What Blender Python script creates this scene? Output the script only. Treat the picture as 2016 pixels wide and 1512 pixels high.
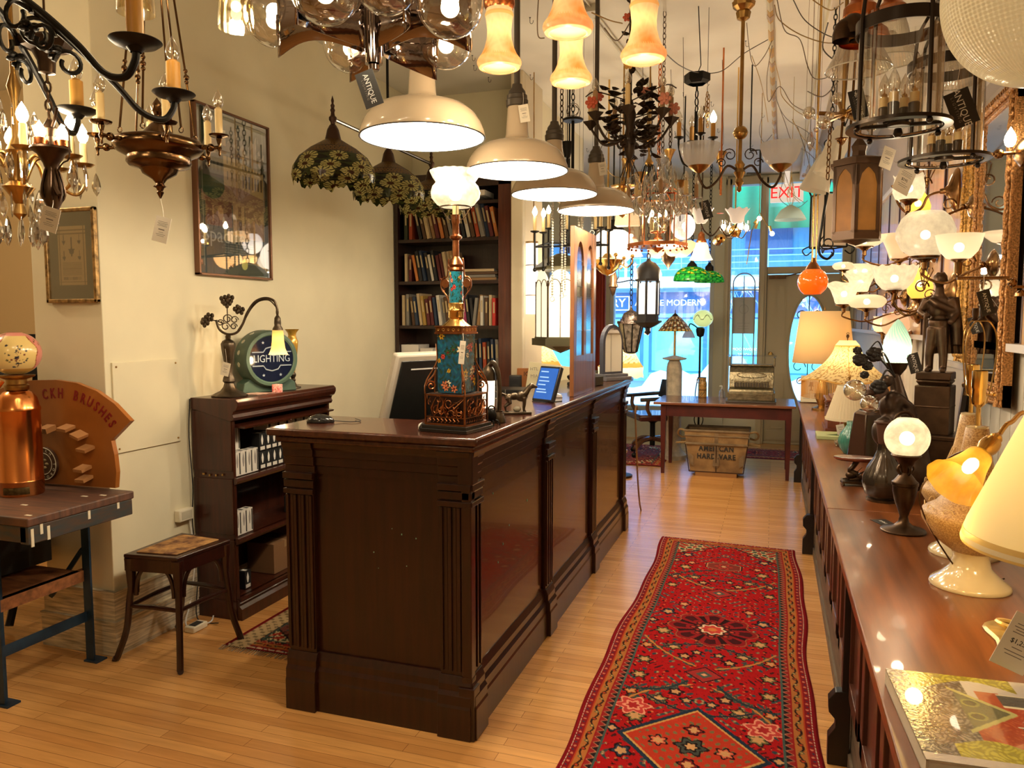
import bpy,bmesh,math,random
import numpy as np
from mathutils import Vector,Matrix
for o in list(bpy.data.objects):bpy.data.objects.remove(o)
SC=bpy.context.scene
COL=SC.collection
PI=math.pi
# camera, world, exposure
F=1514.0;H=1.55
PITCH=-math.atan(124/F);YAW=math.atan(517/math.hypot(F,124))
cd=bpy.data.cameras.new('camera');cam=bpy.data.objects.new('camera',cd);COL.objects.link(cam)
cd.sensor_width=36;cd.lens=F/2016*36;cd.clip_start=0.05;cd.clip_end=200
cam.location=(0,0,H);cam.rotation_euler=(PI/2+PITCH,0,YAW)
SC.camera=cam
SC.view_settings.view_transform='Standard';SC.view_settings.look='None'
SC.view_settings.exposure=1.2;SC.view_settings.gamma=1.0;SC.view_settings.use_curve_mapping=False
SC.cycles.max_bounces=6;SC.cycles.diffuse_bounces=3;SC.cycles.glossy_bounces=3
SC.cycles.transmission_bounces=6;SC.cycles.transparent_max_bounces=12
SC.cycles.use_denoising=True;SC.cycles.caustics_reflective=False;SC.cycles.caustics_refractive=False
SC.cycles.sample_clamp_indirect=4.0
w=bpy.data.worlds.new('winter_sky');SC.world=w;w.use_nodes=True
w.node_tree.nodes['Background'].inputs[0].default_value=(0.33,0.62,1.0,1)
w.node_tree.nodes['Background'].inputs[1].default_value=3.4
WARM=(1.0,0.79,0.51)
def light(name,loc,power,color=WARM,radius=0.03,parent=None):
 l=bpy.data.lights.new(name,'POINT');l.energy=power;l.color=color;l.shadow_soft_size=radius
 o=bpy.data.objects.new(name,l);COL.objects.link(o);o.location=loc
 if parent:o.parent=parent
 return o
# measured rays of the view (2016x1512)
def ray(u,v):
 x=(u-1008)/F;y=-(v-756)/F
 c,s=math.cos(PITCH),math.sin(PITCH);fy=c-y*s;fz=s+y*c
 c,s=math.cos(YAW),math.sin(YAW)
 return Vector((x*c-fy*s,x*s+fy*c,fz))
O=Vector((0,0,H))
def at(u,v,d):return O+ray(u,v)*d
def onz(u,v,z):r=ray(u,v);return O+r*((z-H)/r.z)
def onx(u,v,x):r=ray(u,v);return O+r*(x/r.x)
def ony(u,v,y):r=ray(u,v);return O+r*(y/r.y)
# helpers
def lerp(a,b,t):return a+(b-a)*t
class MB:
 def __init__(s):s.v=[];s.f=[];s.T=Matrix();s.mi=[];s.m=0
 def add(s,vs,fs):
  n=len(s.v);s.v+=[tuple(s.T@Vector(p))for p in vs]
  s.f+=[tuple(i+n for i in f)for f in fs];s.mi+=[s.m]*len(fs);return s
 def box(s,x0,x1,y0,y1,z0,z1):
  return s.add([(x0,y0,z0),(x1,y0,z0),(x1,y1,z0),(x0,y1,z0),(x0,y0,z1),(x1,y0,z1),(x1,y1,z1),(x0,y1,z1)],[(3,2,1,0),(4,5,6,7),(0,1,5,4),(1,2,6,5),(2,3,7,6),(3,0,4,7)])
 def cbox(s,c,d):return s.box(c[0]-d[0]/2,c[0]+d[0]/2,c[1]-d[1]/2,c[1]+d[1]/2,c[2]-d[2]/2,c[2]+d[2]/2)
 def lathe(s,pr,n=24,c=(0,0,0),rf=None,a0=0,a1=2*PI):
  full=abs(a1-a0-2*PI)<1e-6;k=n if full else n+1;vs=[]
  for j,(r,z)in enumerate(pr):
   for i in range(k):
    a=a0+(a1-a0)*i/n
    if rf:rr,zz=rf(a,j,r,z)
    else:rr,zz=r,z
    vs.append((c[0]+rr*math.cos(a),c[1]+rr*math.sin(a),c[2]+zz))
  fs=[]
  for j in range(len(pr)-1):
   for i in range(n):
    b=(i+1)%k if full else i+1
    fs.append((j*k+i,j*k+b,(j+1)*k+b,(j+1)*k+i))
  if full and pr[0][0]>1e-4 and not rf and getattr(s,'cap',1):fs.append(tuple(range(k))[::-1])if s.cap0 else None
  if full and pr[-1][0]>1e-4 and s.cap1:fs.append(tuple((len(pr)-1)*k+i for i in range(k)))
  return s.add(vs,fs)
 cap0=False;cap1=False
 def caps(s,a=True,b=True):s.cap0=a;s.cap1=b;return s
 def sph(s,c,r,n=16,m=10,sc=(1,1,1)):
  vs=[(c[0],c[1],c[2]-r*sc[2])]
  for j in range(1,m):
   t=-PI/2+PI*j/m
   for i in range(n):
    a=2*PI*i/n;vs.append((c[0]+r*sc[0]*math.cos(t)*math.cos(a),c[1]+r*sc[1]*math.cos(t)*math.sin(a),c[2]+r*sc[2]*math.sin(t)))
  vs.append((c[0],c[1],c[2]+r*sc[2]));fs=[]
  for i in range(n):fs.append((0,1+(i+1)%n,1+i))
  for j in range(m-2):
   for i in range(n):fs.append((1+j*n+i,1+j*n+(i+1)%n,1+(j+1)*n+(i+1)%n,1+(j+1)*n+i))
  L=len(vs)-1
  for i in range(n):fs.append((L,1+(m-2)*n+i,1+(m-2)*n+(i+1)%n))
  return s.add(vs,fs)
 def tube(s,pts,r,n=8,cl=False):
  P=[Vector(p)for p in pts];k=len(P);vs=[];up=Vector((0.13,0.21,0.97)).normalized();prev=None
  for i,p in enumerate(P):
   t=(P[min(i+1,k-1)]-P[max(i-1,0)])
   if cl:t=P[(i+1)%k]-P[i-1]
   t=t.normalized()if t.length>1e-9 else Vector((0,0,1))
   if prev is None:
    a=t.cross(up)
    if a.length<.1:a=t.cross(Vector((1,0,0)))
   else:a=prev-t*prev.dot(t)
   a.normalize();prev=a;b=t.cross(a)
   rr=r[i]if isinstance(r,(list,tuple))else r
   for j in range(n):
    q=2*PI*j/n;vs.append(tuple(p+a*(rr*math.cos(q))+b*(rr*math.sin(q))))
  fs=[]
  for i in range(k if cl else k-1):
   for j in range(n):
    fs.append((i*n+j,i*n+(j+1)%n,((i+1)%k)*n+(j+1)%n,((i+1)%k)*n+j))
  if not cl:fs.append(tuple(range(n))[::-1]);fs.append(tuple((k-1)*n+j for j in range(n)))
  return s.add(vs,fs)
 def ring(s,c,R,r,n=32,m=8,ax='z',sc=(1,1)):
  pts=[]
  for i in range(n):
   a=2*PI*i/n;x,y=R*sc[0]*math.cos(a),R*sc[1]*math.sin(a)
   pts.append((c[0]+x,c[1]+y,c[2])if ax=='z' else(c[0]+x,c[1],c[2]+y)if ax=='y' else(c[0],c[1]+x,c[2]+y))
  return s.tube(pts,r,m,True)
 def prism(s,poly,a,b,ax='z'):
  k=len(poly)
  def q(p,t):return(p[0],p[1],t)if ax=='z' else(p[0],t,p[1])if ax=='y' else(t,p[0],p[1])
  vs=[q(p,a)for p in poly]+[q(p,b)for p in poly]
  fs=[tuple(range(k))[::-1],tuple(range(k,2*k))]+[(i,(i+1)%k,k+(i+1)%k,k+i)for i in range(k)]
  return s.add(vs,fs)
 def rod(s,a,b,r,n=8):return s.tube([a,b],r,n)
 def chain(s,a,b,L=0.028,r=0.0022,wd=0.5):
  a=Vector(a);b=Vector(b);d=b-a;k=max(1,int(d.length/(L*0.78)));dn=d.normalized()
  e=dn.orthogonal().normalized();g=dn.cross(e)
  for i in range(k):
   c=a+d*((i+.5)/k);x=e if i%2 else g
   s.tube([c+dn*(L/2*math.sin(t))+x*(L*wd/2*math.cos(t))for t in[2*PI*j/10 for j in range(10)]],r,5,True)
  return s
def bez(p,n=16):
 P=[Vector(q)for q in p];out=[]
 for i in range(n+1):
  t=i/n;Q=list(P)
  while len(Q)>1:Q=[Q[j].lerp(Q[j+1],t)for j in range(len(Q)-1)]
  out.append(Q[0])
 return out
def spline(p,n=6):
 P=[Vector(q)for q in p];out=[]
 for i in range(len(P)-1):
  a=P[max(i-1,0)];b=P[i];c=P[i+1];d=P[min(i+2,len(P)-1)]
  for j in range(n):
   t=j/n;out.append(0.5*((2*b)+(c-a)*t+(2*a-5*b+4*c-d)*t*t+(3*b-3*c+d-a)*t**3))
 out.append(P[-1]);return out
def fix(o,mats):
 for m in mats if isinstance(mats,(list,tuple))else[mats]:o.data.materials.append(m)
def obj(name,mb,mat,parent=None,smooth=True,bevel=0,ang=0.6,label=None,sub=0,solid=0):
 me=bpy.data.meshes.new(name);me.from_pydata(mb.v,[],mb.f);me.update()
 bm=bmesh.new();bm.from_mesh(me);bmesh.ops.recalc_face_normals(bm,faces=bm.faces);bm.to_mesh(me);bm.free()
 o=bpy.data.objects.new(name,me);COL.objects.link(o);fix(o,mat)
 if isinstance(mat,(list,tuple))and len(mat)>1:me.polygons.foreach_set('material_index',mb.mi)
 if smooth:
  me.polygons.foreach_set('use_smooth',[True]*len(me.polygons));me.set_sharp_from_angle(angle=ang)
 if bevel:
  b=o.modifiers.new('b','BEVEL');b.width=bevel;b.segments=2;b.limit_method='ANGLE';b.angle_limit=0.7
 if solid:
  b=o.modifiers.new('s','SOLIDIFY');b.thickness=solid;b.offset=0
 if sub:
  b=o.modifiers.new('u','SUBSURF');b.levels=sub;b.render_levels=sub
 if parent:o.parent=parent
 if label:o['label']=label
 return o
def tag(o,label,cat=None,group=None,kind=None):
 if label:o['label']=label
 if cat:o['category']=cat
 if group:o['group']=group
 if kind:o['kind']=kind
 return o
def thing(name,label,cat,loc=(0,0,0),rz=0,group=None,rot=None):
 o=bpy.data.objects.new(name,None);COL.objects.link(o);o.empty_display_size=.05
 o.location=loc;o.rotation_euler=rot if rot else(0,0,rz)
 return tag(o,label,cat,group)
def struct(name,mb,mat,**k):return tag(obj(name,mb,mat,**k),None,kind='structure')
def copy_tree(o,loc=None,rz=None,label=None,group=None,parent=None,rot=None):
 c=o.copy();COL.objects.link(c);c.parent=parent
 for ch in list(o.children):copy_tree(ch,parent=c)
 if loc is not None:c.location=loc
 if rz is not None:c.rotation_euler=(0,0,rz)
 if rot is not None:c.rotation_euler=rot
 if label:c['label']=label
 if group:c['group']=group
 return c
def grid(name,nu,nv,pos,col,mat,parent=None,smooth=True,label=None,back=0.0):
 U,V=np.meshgrid(np.linspace(0,1,nu+1),np.linspace(0,1,nv+1))
 U=U.ravel();V=V.ravel();X,Y_,Z_=pos(U,V)
 vs=np.stack([X*np.ones_like(U),Y_*np.ones_like(U),Z_*np.ones_like(U)],1)
 i=np.arange(nu)[None,:]+(nu+1)*np.arange(nv)[:,None];i=i.ravel()
 fs=np.stack([i,i+1,i+nu+2,i+nu+1],1)
 me=bpy.data.meshes.new(name);me.from_pydata(vs.tolist(),[],fs.tolist());me.update()
 ca=me.color_attributes.new('col','FLOAT_COLOR','POINT')
 c=np.ones((len(U),4));c[:,:3]=np.clip(col(U,V),0,1);ca.data.foreach_set('color',c.ravel())
 o=bpy.data.objects.new(name,me);COL.objects.link(o);fix(o,mat)
 if smooth:me.polygons.foreach_set('use_smooth',[True]*len(me.polygons))
 if back:
  b=o.modifiers.new('s','SOLIDIFY');b.thickness=back;b.offset=0
 if parent:o.parent=parent
 if label:o['label']=label
 return o
_fc={}
def text(name,s,size,mat,parent=None,loc=(0,0,0),rot=(0,0,0),ext=0.0008,align='CENTER',sx=1,space=1,bold=0):
 key=(s,size,ext,align,space,bold)
 if key not in _fc:
  cu=bpy.data.curves.new(name,'FONT');cu.body=s;cu.size=size;cu.extrude=ext;cu.align_x=align;cu.align_y='CENTER'
  cu.resolution_u=2;cu.offset=bold;cu.space_character=space
  t=bpy.data.objects.new('t',cu);COL.objects.link(t);dg=bpy.context.evaluated_depsgraph_get()
  _fc[key]=bpy.data.meshes.new_from_object(t.evaluated_get(dg));bpy.data.objects.remove(t)
 me=_fc[key].copy();me.materials.clear();me.materials.append(mat)
 o=bpy.data.objects.new(name,me);COL.objects.link(o);o.location=loc;o.rotation_euler=rot;o.scale=(sx,1,1)
 if parent:o.parent=parent
 return o
# materials
def srgb(r,g,b):return tuple(((c/255)/12.92 if c<=10 else((c/255+.055)/1.055)**2.4)for c in(r,g,b))
_m={}
def mat(name,col,rough=.5,metal=0,noise=0,ns=8,bump=0,bs=40,stretch=None,trans=0,coat=0,emit=None,es=0,alpha=1,ior=1.45,spec=None,col2=None,sss=0):
 if name in _m:return _m[name]
 m=bpy.data.materials.new(name);m.use_nodes=True;nt=m.node_tree;b=nt.nodes['Principled BSDF']
 b.inputs['Base Color'].default_value=(*col,1);b.inputs['Roughness'].default_value=rough;b.inputs['Metallic'].default_value=metal
 b.inputs['Transmission Weight'].default_value=trans;b.inputs['Coat Weight'].default_value=coat;b.inputs['IOR'].default_value=ior
 b.inputs['Alpha'].default_value=alpha
 if spec is not None:b.inputs['Specular IOR Level'].default_value=spec
 if emit:b.inputs['Emission Color'].default_value=(*emit,1);b.inputs['Emission Strength'].default_value=es
 if noise or bump:
  tc=nt.nodes.new('ShaderNodeTexCoord');mp=nt.nodes.new('ShaderNodeMapping');nt.links.new(tc.outputs['Object'],mp.inputs[0])
  if stretch:mp.inputs['Scale'].default_value=stretch
 if noise:
  n=nt.nodes.new('ShaderNodeTexNoise');n.inputs['Scale'].default_value=ns;n.inputs['Detail'].default_value=5
  nt.links.new(mp.outputs[0],n.inputs['Vector'])
  mx=nt.nodes.new('ShaderNodeMix');mx.data_type='RGBA'
  c2=col2 if col2 else tuple(c*(1-noise)for c in col)
  c1=col if col2 else tuple(min(1,c*(1+noise*.6))for c in col)
  mx.inputs[6].default_value=(*c1,1);mx.inputs[7].default_value=(*c2,1)
  mr=nt.nodes.new('ShaderNodeMapRange');mr.inputs[1].default_value=.32;mr.inputs[2].default_value=.68
  nt.links.new(n.outputs[0],mr.inputs[0]);nt.links.new(mr.outputs[0],mx.inputs[0]);nt.links.new(mx.outputs[2],b.inputs['Base Color'])
 if bump:
  n2=nt.nodes.new('ShaderNodeTexNoise');n2.inputs['Scale'].default_value=bs;n2.inputs['Detail'].default_value=3
  nt.links.new(mp.outputs[0],n2.inputs['Vector'])
  bp=nt.nodes.new('ShaderNodeBump');bp.inputs['Strength'].default_value=bump;bp.inputs['Distance'].default_value=.004
  nt.links.new(n2.outputs[0],bp.inputs['Height']);nt.links.new(bp.outputs[0],b.inputs['Normal'])
 _m[name]=m;return m
def paint(name,rough=.6,metal=0,coat=0,emit=0,bump=0,bs=60,translucent=0,trans=0):
 if name in _m:return _m[name]
 m=mat(name,(.5,.5,.5),rough,metal,coat=coat,bump=bump,bs=bs,trans=trans);nt=m.node_tree;b=nt.nodes['Principled BSDF']
 a=nt.nodes.new('ShaderNodeAttribute');a.attribute_name='col';nt.links.new(a.outputs['Color'],b.inputs['Base Color'])
 if emit:nt.links.new(a.outputs['Color'],b.inputs['Emission Color']);b.inputs['Emission Strength'].default_value=emit
 if translucent:
  t=nt.nodes.new('ShaderNodeBsdfTranslucent');nt.links.new(a.outputs['Color'],t.inputs[0])
  mx=nt.nodes.new('ShaderNodeMixShader');mx.inputs[0].default_value=translucent
  nt.links.new(b.outputs[0],mx.inputs[1]);nt.links.new(t.outputs[0],mx.inputs[2]);nt.links.new(mx.outputs[0],nt.nodes['Material Output'].inputs[0])
 return m
def glow(name,col,s,rough=.4,base=None):
 return mat(name,base or tuple(min(1,c*.9)for c in col),rough,emit=col,es=s)
def shade_mat(name,col,tr=.55,rough=.35,emit=0,ecol=None,noise=0,ns=10,col2=None,clear=0):
 if name in _m:return _m[name]
 m=mat(name,col,rough,noise=noise,ns=ns,emit=ecol or col,es=emit,col2=col2);nt=m.node_tree;b=nt.nodes['Principled BSDF']
 t=nt.nodes.new('ShaderNodeBsdfTranslucent');t.inputs[0].default_value=(*col,1)
 if b.inputs['Base Color'].is_linked:nt.links.new(b.inputs['Base Color'].links[0].from_socket,t.inputs[0])
 mx=nt.nodes.new('ShaderNodeMixShader');mx.inputs[0].default_value=tr
 nt.links.new(b.outputs[0],mx.inputs[1]);nt.links.new(t.outputs[0],mx.inputs[2]);nt.links.new(mx.outputs[0],nt.nodes['Material Output'].inputs[0])
 if clear:
  tp=nt.nodes.new('ShaderNodeBsdfTransparent');m2=nt.nodes.new('ShaderNodeMixShader');m2.inputs[0].default_value=clear
  nt.links.new(mx.outputs[0],m2.inputs[1]);nt.links.new(tp.outputs[0],m2.inputs[2]);nt.links.new(m2.outputs[0],nt.nodes['Material Output'].inputs[0])
 return m
def clear_glass(name,col=(1,1,1),op=.12,rough=.03):
 if name in _m:return _m[name]
 m=bpy.data.materials.new(name);m.use_nodes=True;nt=m.node_tree;nt.nodes.remove(nt.nodes['Principled BSDF'])
 tr=nt.nodes.new('ShaderNodeBsdfTransparent');tr.inputs[0].default_value=(*col,1)
 g=nt.nodes.new('ShaderNodeBsdfGlossy');g.inputs['Roughness'].default_value=rough
 lw=nt.nodes.new('ShaderNodeLayerWeight');lw.inputs[0].default_value=.35
 ad=nt.nodes.new('ShaderNodeMath');ad.operation='MULTIPLY_ADD';ad.inputs[1].default_value=.75;ad.inputs[2].default_value=op
 nt.links.new(lw.outputs['Facing'],ad.inputs[0]);ad.use_clamp=True
 mx=nt.nodes.new('ShaderNodeMixShader');nt.links.new(ad.outputs[0],mx.inputs[0]);nt.links.new(tr.outputs[0],mx.inputs[1]);nt.links.new(g.outputs[0],mx.inputs[2])
 nt.links.new(mx.outputs[0],nt.nodes['Material Output'].inputs[0]);_m[name]=m;return m
def wood(name,c1,c2,rough=.35,stretch=(1,1,1),sc=6,coat=.3,bump=.05):
 if name in _m:return _m[name]
 return mat(name,c1,rough,noise=1,ns=sc,col2=c2,stretch=stretch,coat=coat,bump=bump,bs=sc*3)
MAHOG=wood('mahogany',(.034,.0078,.0042),(.016,.004,.0026),.3,(9,9,.7),5)
MAHOGX=wood('mahogany_top',(.085,.024,.011),(.04,.012,.007),.22,(9,.9,9),5)
DARKW=wood('dark_walnut',(.030,.010,.006),(.014,.005,.004),.35,(8,8,.8),5)
BLACKM=mat('black_iron',(.012,.011,.010),.42,.6)
BLACKP=mat('black_plastic',(.015,.015,.016),.35)
BRONZE=mat('dark_bronze',(.07,.04,.022),.36,.85,noise=.4,ns=20)
BRASS=mat('aged_brass',(.42,.25,.08),.28,1,noise=.3,ns=14)
BRASSL=mat('polished_brass',(.75,.48,.16),.2,1)
COPPER=mat('copper',(.62,.21,.07),.26,1,noise=.35,ns=9)
CHROME=mat('smoked_chrome',(.30,.25,.23),.08,1)
CREAMW=mat('cream_white',(.82,.76,.6),.5)
PAPER=mat('tag_paper',(.80,.74,.62),.8)
INK=mat('black_ink',(.02,.018,.016),.7)
WHITEP=mat('white_paint',(.8,.8,.78),.5)
GLASS=clear_glass('clear_glass');GLASSA=clear_glass('amber_clear_glass',(1,.86,.5),.15)
BULB=mat('lit_bulb',(1,.9,.7),.3,emit=(1,.86,.6),es=22)
CANDLE=mat('candle_sleeve_ivory',(.78,.58,.28),.5)
CANDLEA=mat('candle_sleeve_amber',(.62,.31,.06),.45,noise=.35,ns=30,stretch=(1,1,.15))
CRYSTAL=mat('crystal_glass',(.98,.98,.98),.02,trans=.85,ior=1.5,emit=(1,.9,.75),es=.0)
# the room
CZ=3.36
WALL=mat('cream_wall',(.79,.725,.52),.75,noise=.05,ns=3,bump=.08,bs=25)
CEIL=mat('ceiling_paint',(.74,.70,.60),.8,noise=.08,ns=2,bump=.1,bs=18)
TRIM=mat('cream_trim',(.66,.57,.40),.5)
TRIMG=mat('olive_grey_trim',(.50,.43,.28),.45)
MAUVE=mat('mauve_grey_wall',(.50,.42,.36),.7,noise=.05,ns=3)
fm=bpy.data.materials.new('maple_strip_floor');fm.use_nodes=True;nt=fm.node_tree;b=nt.nodes['Principled BSDF']
tc=nt.nodes.new('ShaderNodeTexCoord');br=nt.nodes.new('ShaderNodeTexBrick');nt.links.new(tc.outputs['Object'],br.inputs[0])
br.inputs['Scale'].default_value=1;br.inputs['Brick Width'].default_value=.9;br.inputs['Row Height'].default_value=.052
br.inputs['Mortar Size'].default_value=.0011;br.inputs['Mortar Smooth'].default_value=.3;br.offset=.37;br.inputs['Bias'].default_value=-.1
br.inputs['Color1'].default_value=(.72,.37,.12,1);br.inputs['Color2'].default_value=(.58,.27,.08,1);br.inputs['Mortar'].default_value=(.20,.085,.028,1)
no=nt.nodes.new('ShaderNodeTexNoise');mp=nt.nodes.new('ShaderNodeMapping');mp.inputs['Scale'].default_value=(1.2,14,1)
nt.links.new(tc.outputs['Object'],mp.inputs[0]);nt.links.new(mp.outputs[0],no.inputs['Vector']);no.inputs['Scale'].default_value=3;no.inputs['Detail'].default_value=6
hs=nt.nodes.new('ShaderNodeHueSaturation');mr=nt.nodes.new('ShaderNodeMapRange');mr.inputs[3].default_value=.72;mr.inputs[4].default_value=1.3
nt.links.new(no.outputs[0],mr.inputs[0]);nt.links.new(mr.outputs[0],hs.inputs['Value']);nt.links.new(br.outputs[0],hs.inputs['Color'])
nt.links.new(hs.outputs[0],b.inputs['Base Color']);b.inputs['Roughness'].default_value=.27;b.inputs['Coat Weight'].default_value=.25;b.inputs['Coat Roughness'].default_value=.18
n2=nt.nodes.new('ShaderNodeTexNoise');n2.inputs['Scale'].default_value=9;nt.links.new(mp.outputs[0],n2.inputs['Vector'])
bp=nt.nodes.new('ShaderNodeBump');bp.inputs['Strength'].default_value=.12;bp.inputs['Distance'].default_value=.004
nt.links.new(n2.outputs[0],bp.inputs['Height']);nt.links.new(bp.outputs[0],b.inputs['Normal'])
struct('floor',MB().box(-6.2,1.0,-3.0,10.2,-.1,0),fm,smooth=False)
struct('ceiling',MB().box(-6.2,1.0,-3.0,10.3,CZ,CZ+.1),CEIL,smooth=False)
struct('wall_back',MB().box(-6.2,1.0,-3.1,-3.0,0,CZ),WALL,smooth=False)
struct('wall_right',MB().box(.90,1.0,-3.0,10.2,0,CZ),MAUVE,smooth=False)
struct('wall_far_left',MB().box(-6.3,-6.2,-3.0,6.0,0,CZ),WALL,smooth=False)
mb=MB().box(-3.27,-2.86,2.69,5.85,0,CZ)
struct('wall_left',mb,WALL,smooth=False,bevel=.004)
struct('wall_left_room',MB().box(-6.2,-3.27,4.6,4.7,0,CZ),mat('tan_wall',(.60,.44,.24),.75),smooth=False)
struct('wall_left_alcove',MB().box(-3.27,-1.86,5.85,5.95,0,CZ),WALL,smooth=False)
struct('wall_left_front',MB().box(-2.02,-1.86,5.95,7.7,0,CZ).box(-2.35,-2.25,7.7,10.2,0,CZ).box(-2.35,-2.02,7.6,7.7,0,CZ),WALL,smooth=False)
struct('trim_1',MB().box(-1.86,-1.77,5.44,5.5,0,CZ).box(-1.86,-1.77,5.5,5.95,0,CZ),TRIM,smooth=False,bevel=.006)
bb=MB()
for(a,z0,z1)in((.022,0,.15),(.026,.15,.165),(.012,.165,.29),(.018,.29,.305)):
 bb.box(-2.86,-2.86+a,2.69-a,5.6,z0,z1);bb.box(-3.27-a,-2.86,2.69-a,2.69,z0,z1)
struct('baseboard_left',bb,mat('cream_baseboard',(.66,.58,.42),.5,noise=.5,ns=8,stretch=(1,1,14)),smooth=False)
struct('trim_2',MB().box(.24,.36,-3.0,10.2,CZ-.10,CZ),TRIM,smooth=False,bevel=.01)
p=thing('access_panel','painted rectangular access panel screwed flat to the cream wall above the stool','panel',(-2.856,2.93,1.15))
obj('cover',MB().box(-.004,.006,-.205,.205,-.21,.21),WALL,p,bevel=.002)
for y in(-.185,.185):
 for z in(-.19,.19):obj('screw',MB().caps().lathe([(.005,0),(.005,.0085)],8).T and MB().sph((.007,y,z),.005,8,6),BRASS,p)
FY=10.2
fw=MB()
fw.box(-6,-2.35,FY,FY+.15,0,CZ).box(-2.35,-2.06,FY,FY+.15,0,CZ)
fw.box(-2.06,-.76,FY,FY+.15,0,.40).box(-2.06,-.76,FY,FY+.15,2.62,CZ)
fw.box(-.76,-.60,FY-.03,FY+.15,0,CZ).box(-.60,-.125,FY,FY+.15,0,.44).box(-.60,.90,FY,FY+.15,3.26,CZ)
fw.box(.78,1.0,FY,FY+.15,0,CZ)
struct('wall_front',fw,mat('sage_wall',(.60,.58,.44),.7),smooth=False)
fr=MB()
def frame(m,x0,x1,z0,z1,t,y0,y1):
 m.box(x0,x0+t,y0,y1,z0,z1).box(x1-t,x1,y0,y1,z0,z1).box(x0+t,x1-t,y0,y1,z0,z0+t).box(x0+t,x1-t,y0,y1,z1-t,z1)
fr.box(-.62,-.54,FY-.06,FY+.1,.38,3.32).box(-.60,-.565,FY-.09,FY-.06,.38,3.32)
fr.box(-.20,-.105,FY-.06,FY+.1,0,3.32).box(-.18,-.13,FY-.09,FY-.06,0,3.32).box(-.62,.84,FY-.06,FY+.1,3.24,3.34)
fr.box(-.55,-.2,FY-.05,FY+.1,.38,.47).box(.755,.85,FY-.06,FY+.1,0,3.3).box(-.105,.755,FY-.04,FY+.1,2.135,2.22)
fr.box(-.2,-.092,FY+.052,FY+.12,0,2.2).box(-.2,.86,FY-.02,FY+.12,0,.022).box(.735,.8,FY+.052,FY+.12,0,2.2)
fr.box(-.58,-.16,FY-.07,FY-.05,1.93,1.945)
struct('trim_3',fr,TRIMG,smooth=False,bevel=.006)
f2=MB();frame(f2,-2.08,-.74,.38,2.64,.05,FY-.04,FY+.1)
struct('window_1',f2,mat('blue_grey_frame',(.45,.48,.46),.5),smooth=False)
struct('window_2',MB().box(-2.03,-.79,FY+.05,FY+.056,.43,2.59),GLASS,smooth=False)
struct('window_3',MB().box(-.54,-.2,FY+.05,FY+.056,.47,3.24),GLASS,smooth=False)
struct('window_4',MB().box(-.105,.755,FY+.05,FY+.056,2.22,3.24),GLASS,smooth=False)
gr=MB();cx=-.375
gr.tube([(cx-.13,FY-.03,.5)]+[(cx+.13*math.cos(a),FY-.03,2.02+.13*math.sin(a))for a in[PI*(1-i/12)for i in range(13)]]+[(cx+.13,FY-.03,.5)],.008,6)
gr.rod((cx,FY-.03,.5),(cx,FY-.03,2.12),.006)
tag(obj('window_grille',gr,mat('grey_paint',(.38,.38,.34),.5)),'grey arched metal grille in the narrow sidelight beside the door','grille')
d=MB();n=40;ocx,ocz,orx,orz=.40,1.17,.235,.70
def outer(a):
 x,z=math.cos(a),math.sin(a);hx,hz=.425,1.06
 k=min(hx/abs(x)if abs(x)>1e-6 else 9,hz/abs(z)if abs(z)>1e-6 else 9);return(.325+x*k,1.065+z*k)
an=sorted([2*PI*i/n for i in range(n)]+[math.atan2(s*1.06,t*.425)%(2*PI)for s in(1,-1)for t in(1,-1)])
m_=len(an);vs=[]
for y in(FY,FY+.05):
 for a in an:q=outer(a);vs.append((q[0],y,q[1]))
 for a in an:vs.append((ocx+orx*math.cos(a),y,ocz+orz*math.sin(a)))
fs=[]
for i in range(m_):
 j=(i+1)%m_
 fs+=[(i,j,m_+j,m_+i),(2*m_+i,3*m_+i,3*m_+j,2*m_+j),(m_+i,m_+j,3*m_+j,3*m_+i),(i,2*m_+i,2*m_+j,j)]
d.add(vs,fs)
dr=struct('door_1',d,TRIMG,smooth=False)
obj('oval_frame',MB().ring((ocx,FY-.008,ocz),1,.014,48,8,'y',(orx,orz)),TRIMG,dr)
dm=MB()
for(x0,x1,z0,z1)in((.0,.13,1.2,2.0),(-.02,.13,.2,.9)):frame(dm,x0,x1,z0,z1,.012,FY-.012,FY)
dm.box(-.08,.74,FY-.012,FY,.05,.17)
obj('moulding',dm,TRIMG,dr,smooth=False)
k=MB();k.T=Matrix.Translation((-.04,FY,1.14))@Matrix.Rotation(PI/2,4,'X');k.caps().lathe([(.026,0),(.026,.006),(.012,.01),(.012,.035),(.026,.045),(.028,.06),(.018,.07)],16)
obj('door_knob',k,BRASSL,dr)
obj('door_closer',MB().box(-.08,.12,FY-.06,FY-.01,2.07,2.11).rod((.1,FY-.05,2.1),(.3,FY-.09,2.14),.006),BRONZE,dr)
og=MB()
for s in(-1,1):
 for(zc,r)in((1.62,.07),(1.36,.055),(.98,.085),(.80,.06)):
  og.tube([(ocx+s*(.02+r)+r*math.cos(a)*(1-a/9),FY-.01,zc+r*math.sin(a)*(1-a/9))for a in[i*.45 for i in range(14)]],.006,5)
og.rod((ocx,FY-.01,ocz-orz),(ocx,FY-.01,ocz+orz),.006)
obj('scroll_grille',og,BLACKM,dr)
obj('pane',MB().prism([(ocx+orx*math.cos(a),ocz+orz*math.sin(a))for a in an],FY+.02,FY+.026,'y'),GLASS,dr,smooth=False)
p=thing('exit_sign','white EXIT sign with red letters above the front door','sign',(.10,FY-.12,3.10))
obj('sign_box',MB().box(-.19,.19,-.02,.02,-.11,.11).box(-.03,.03,-.02,.1,.11,.26),mat('exit_white',(.85,.8,.72),.5,emit=(1,.85,.7),es=.25),p,bevel=.005)
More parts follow.
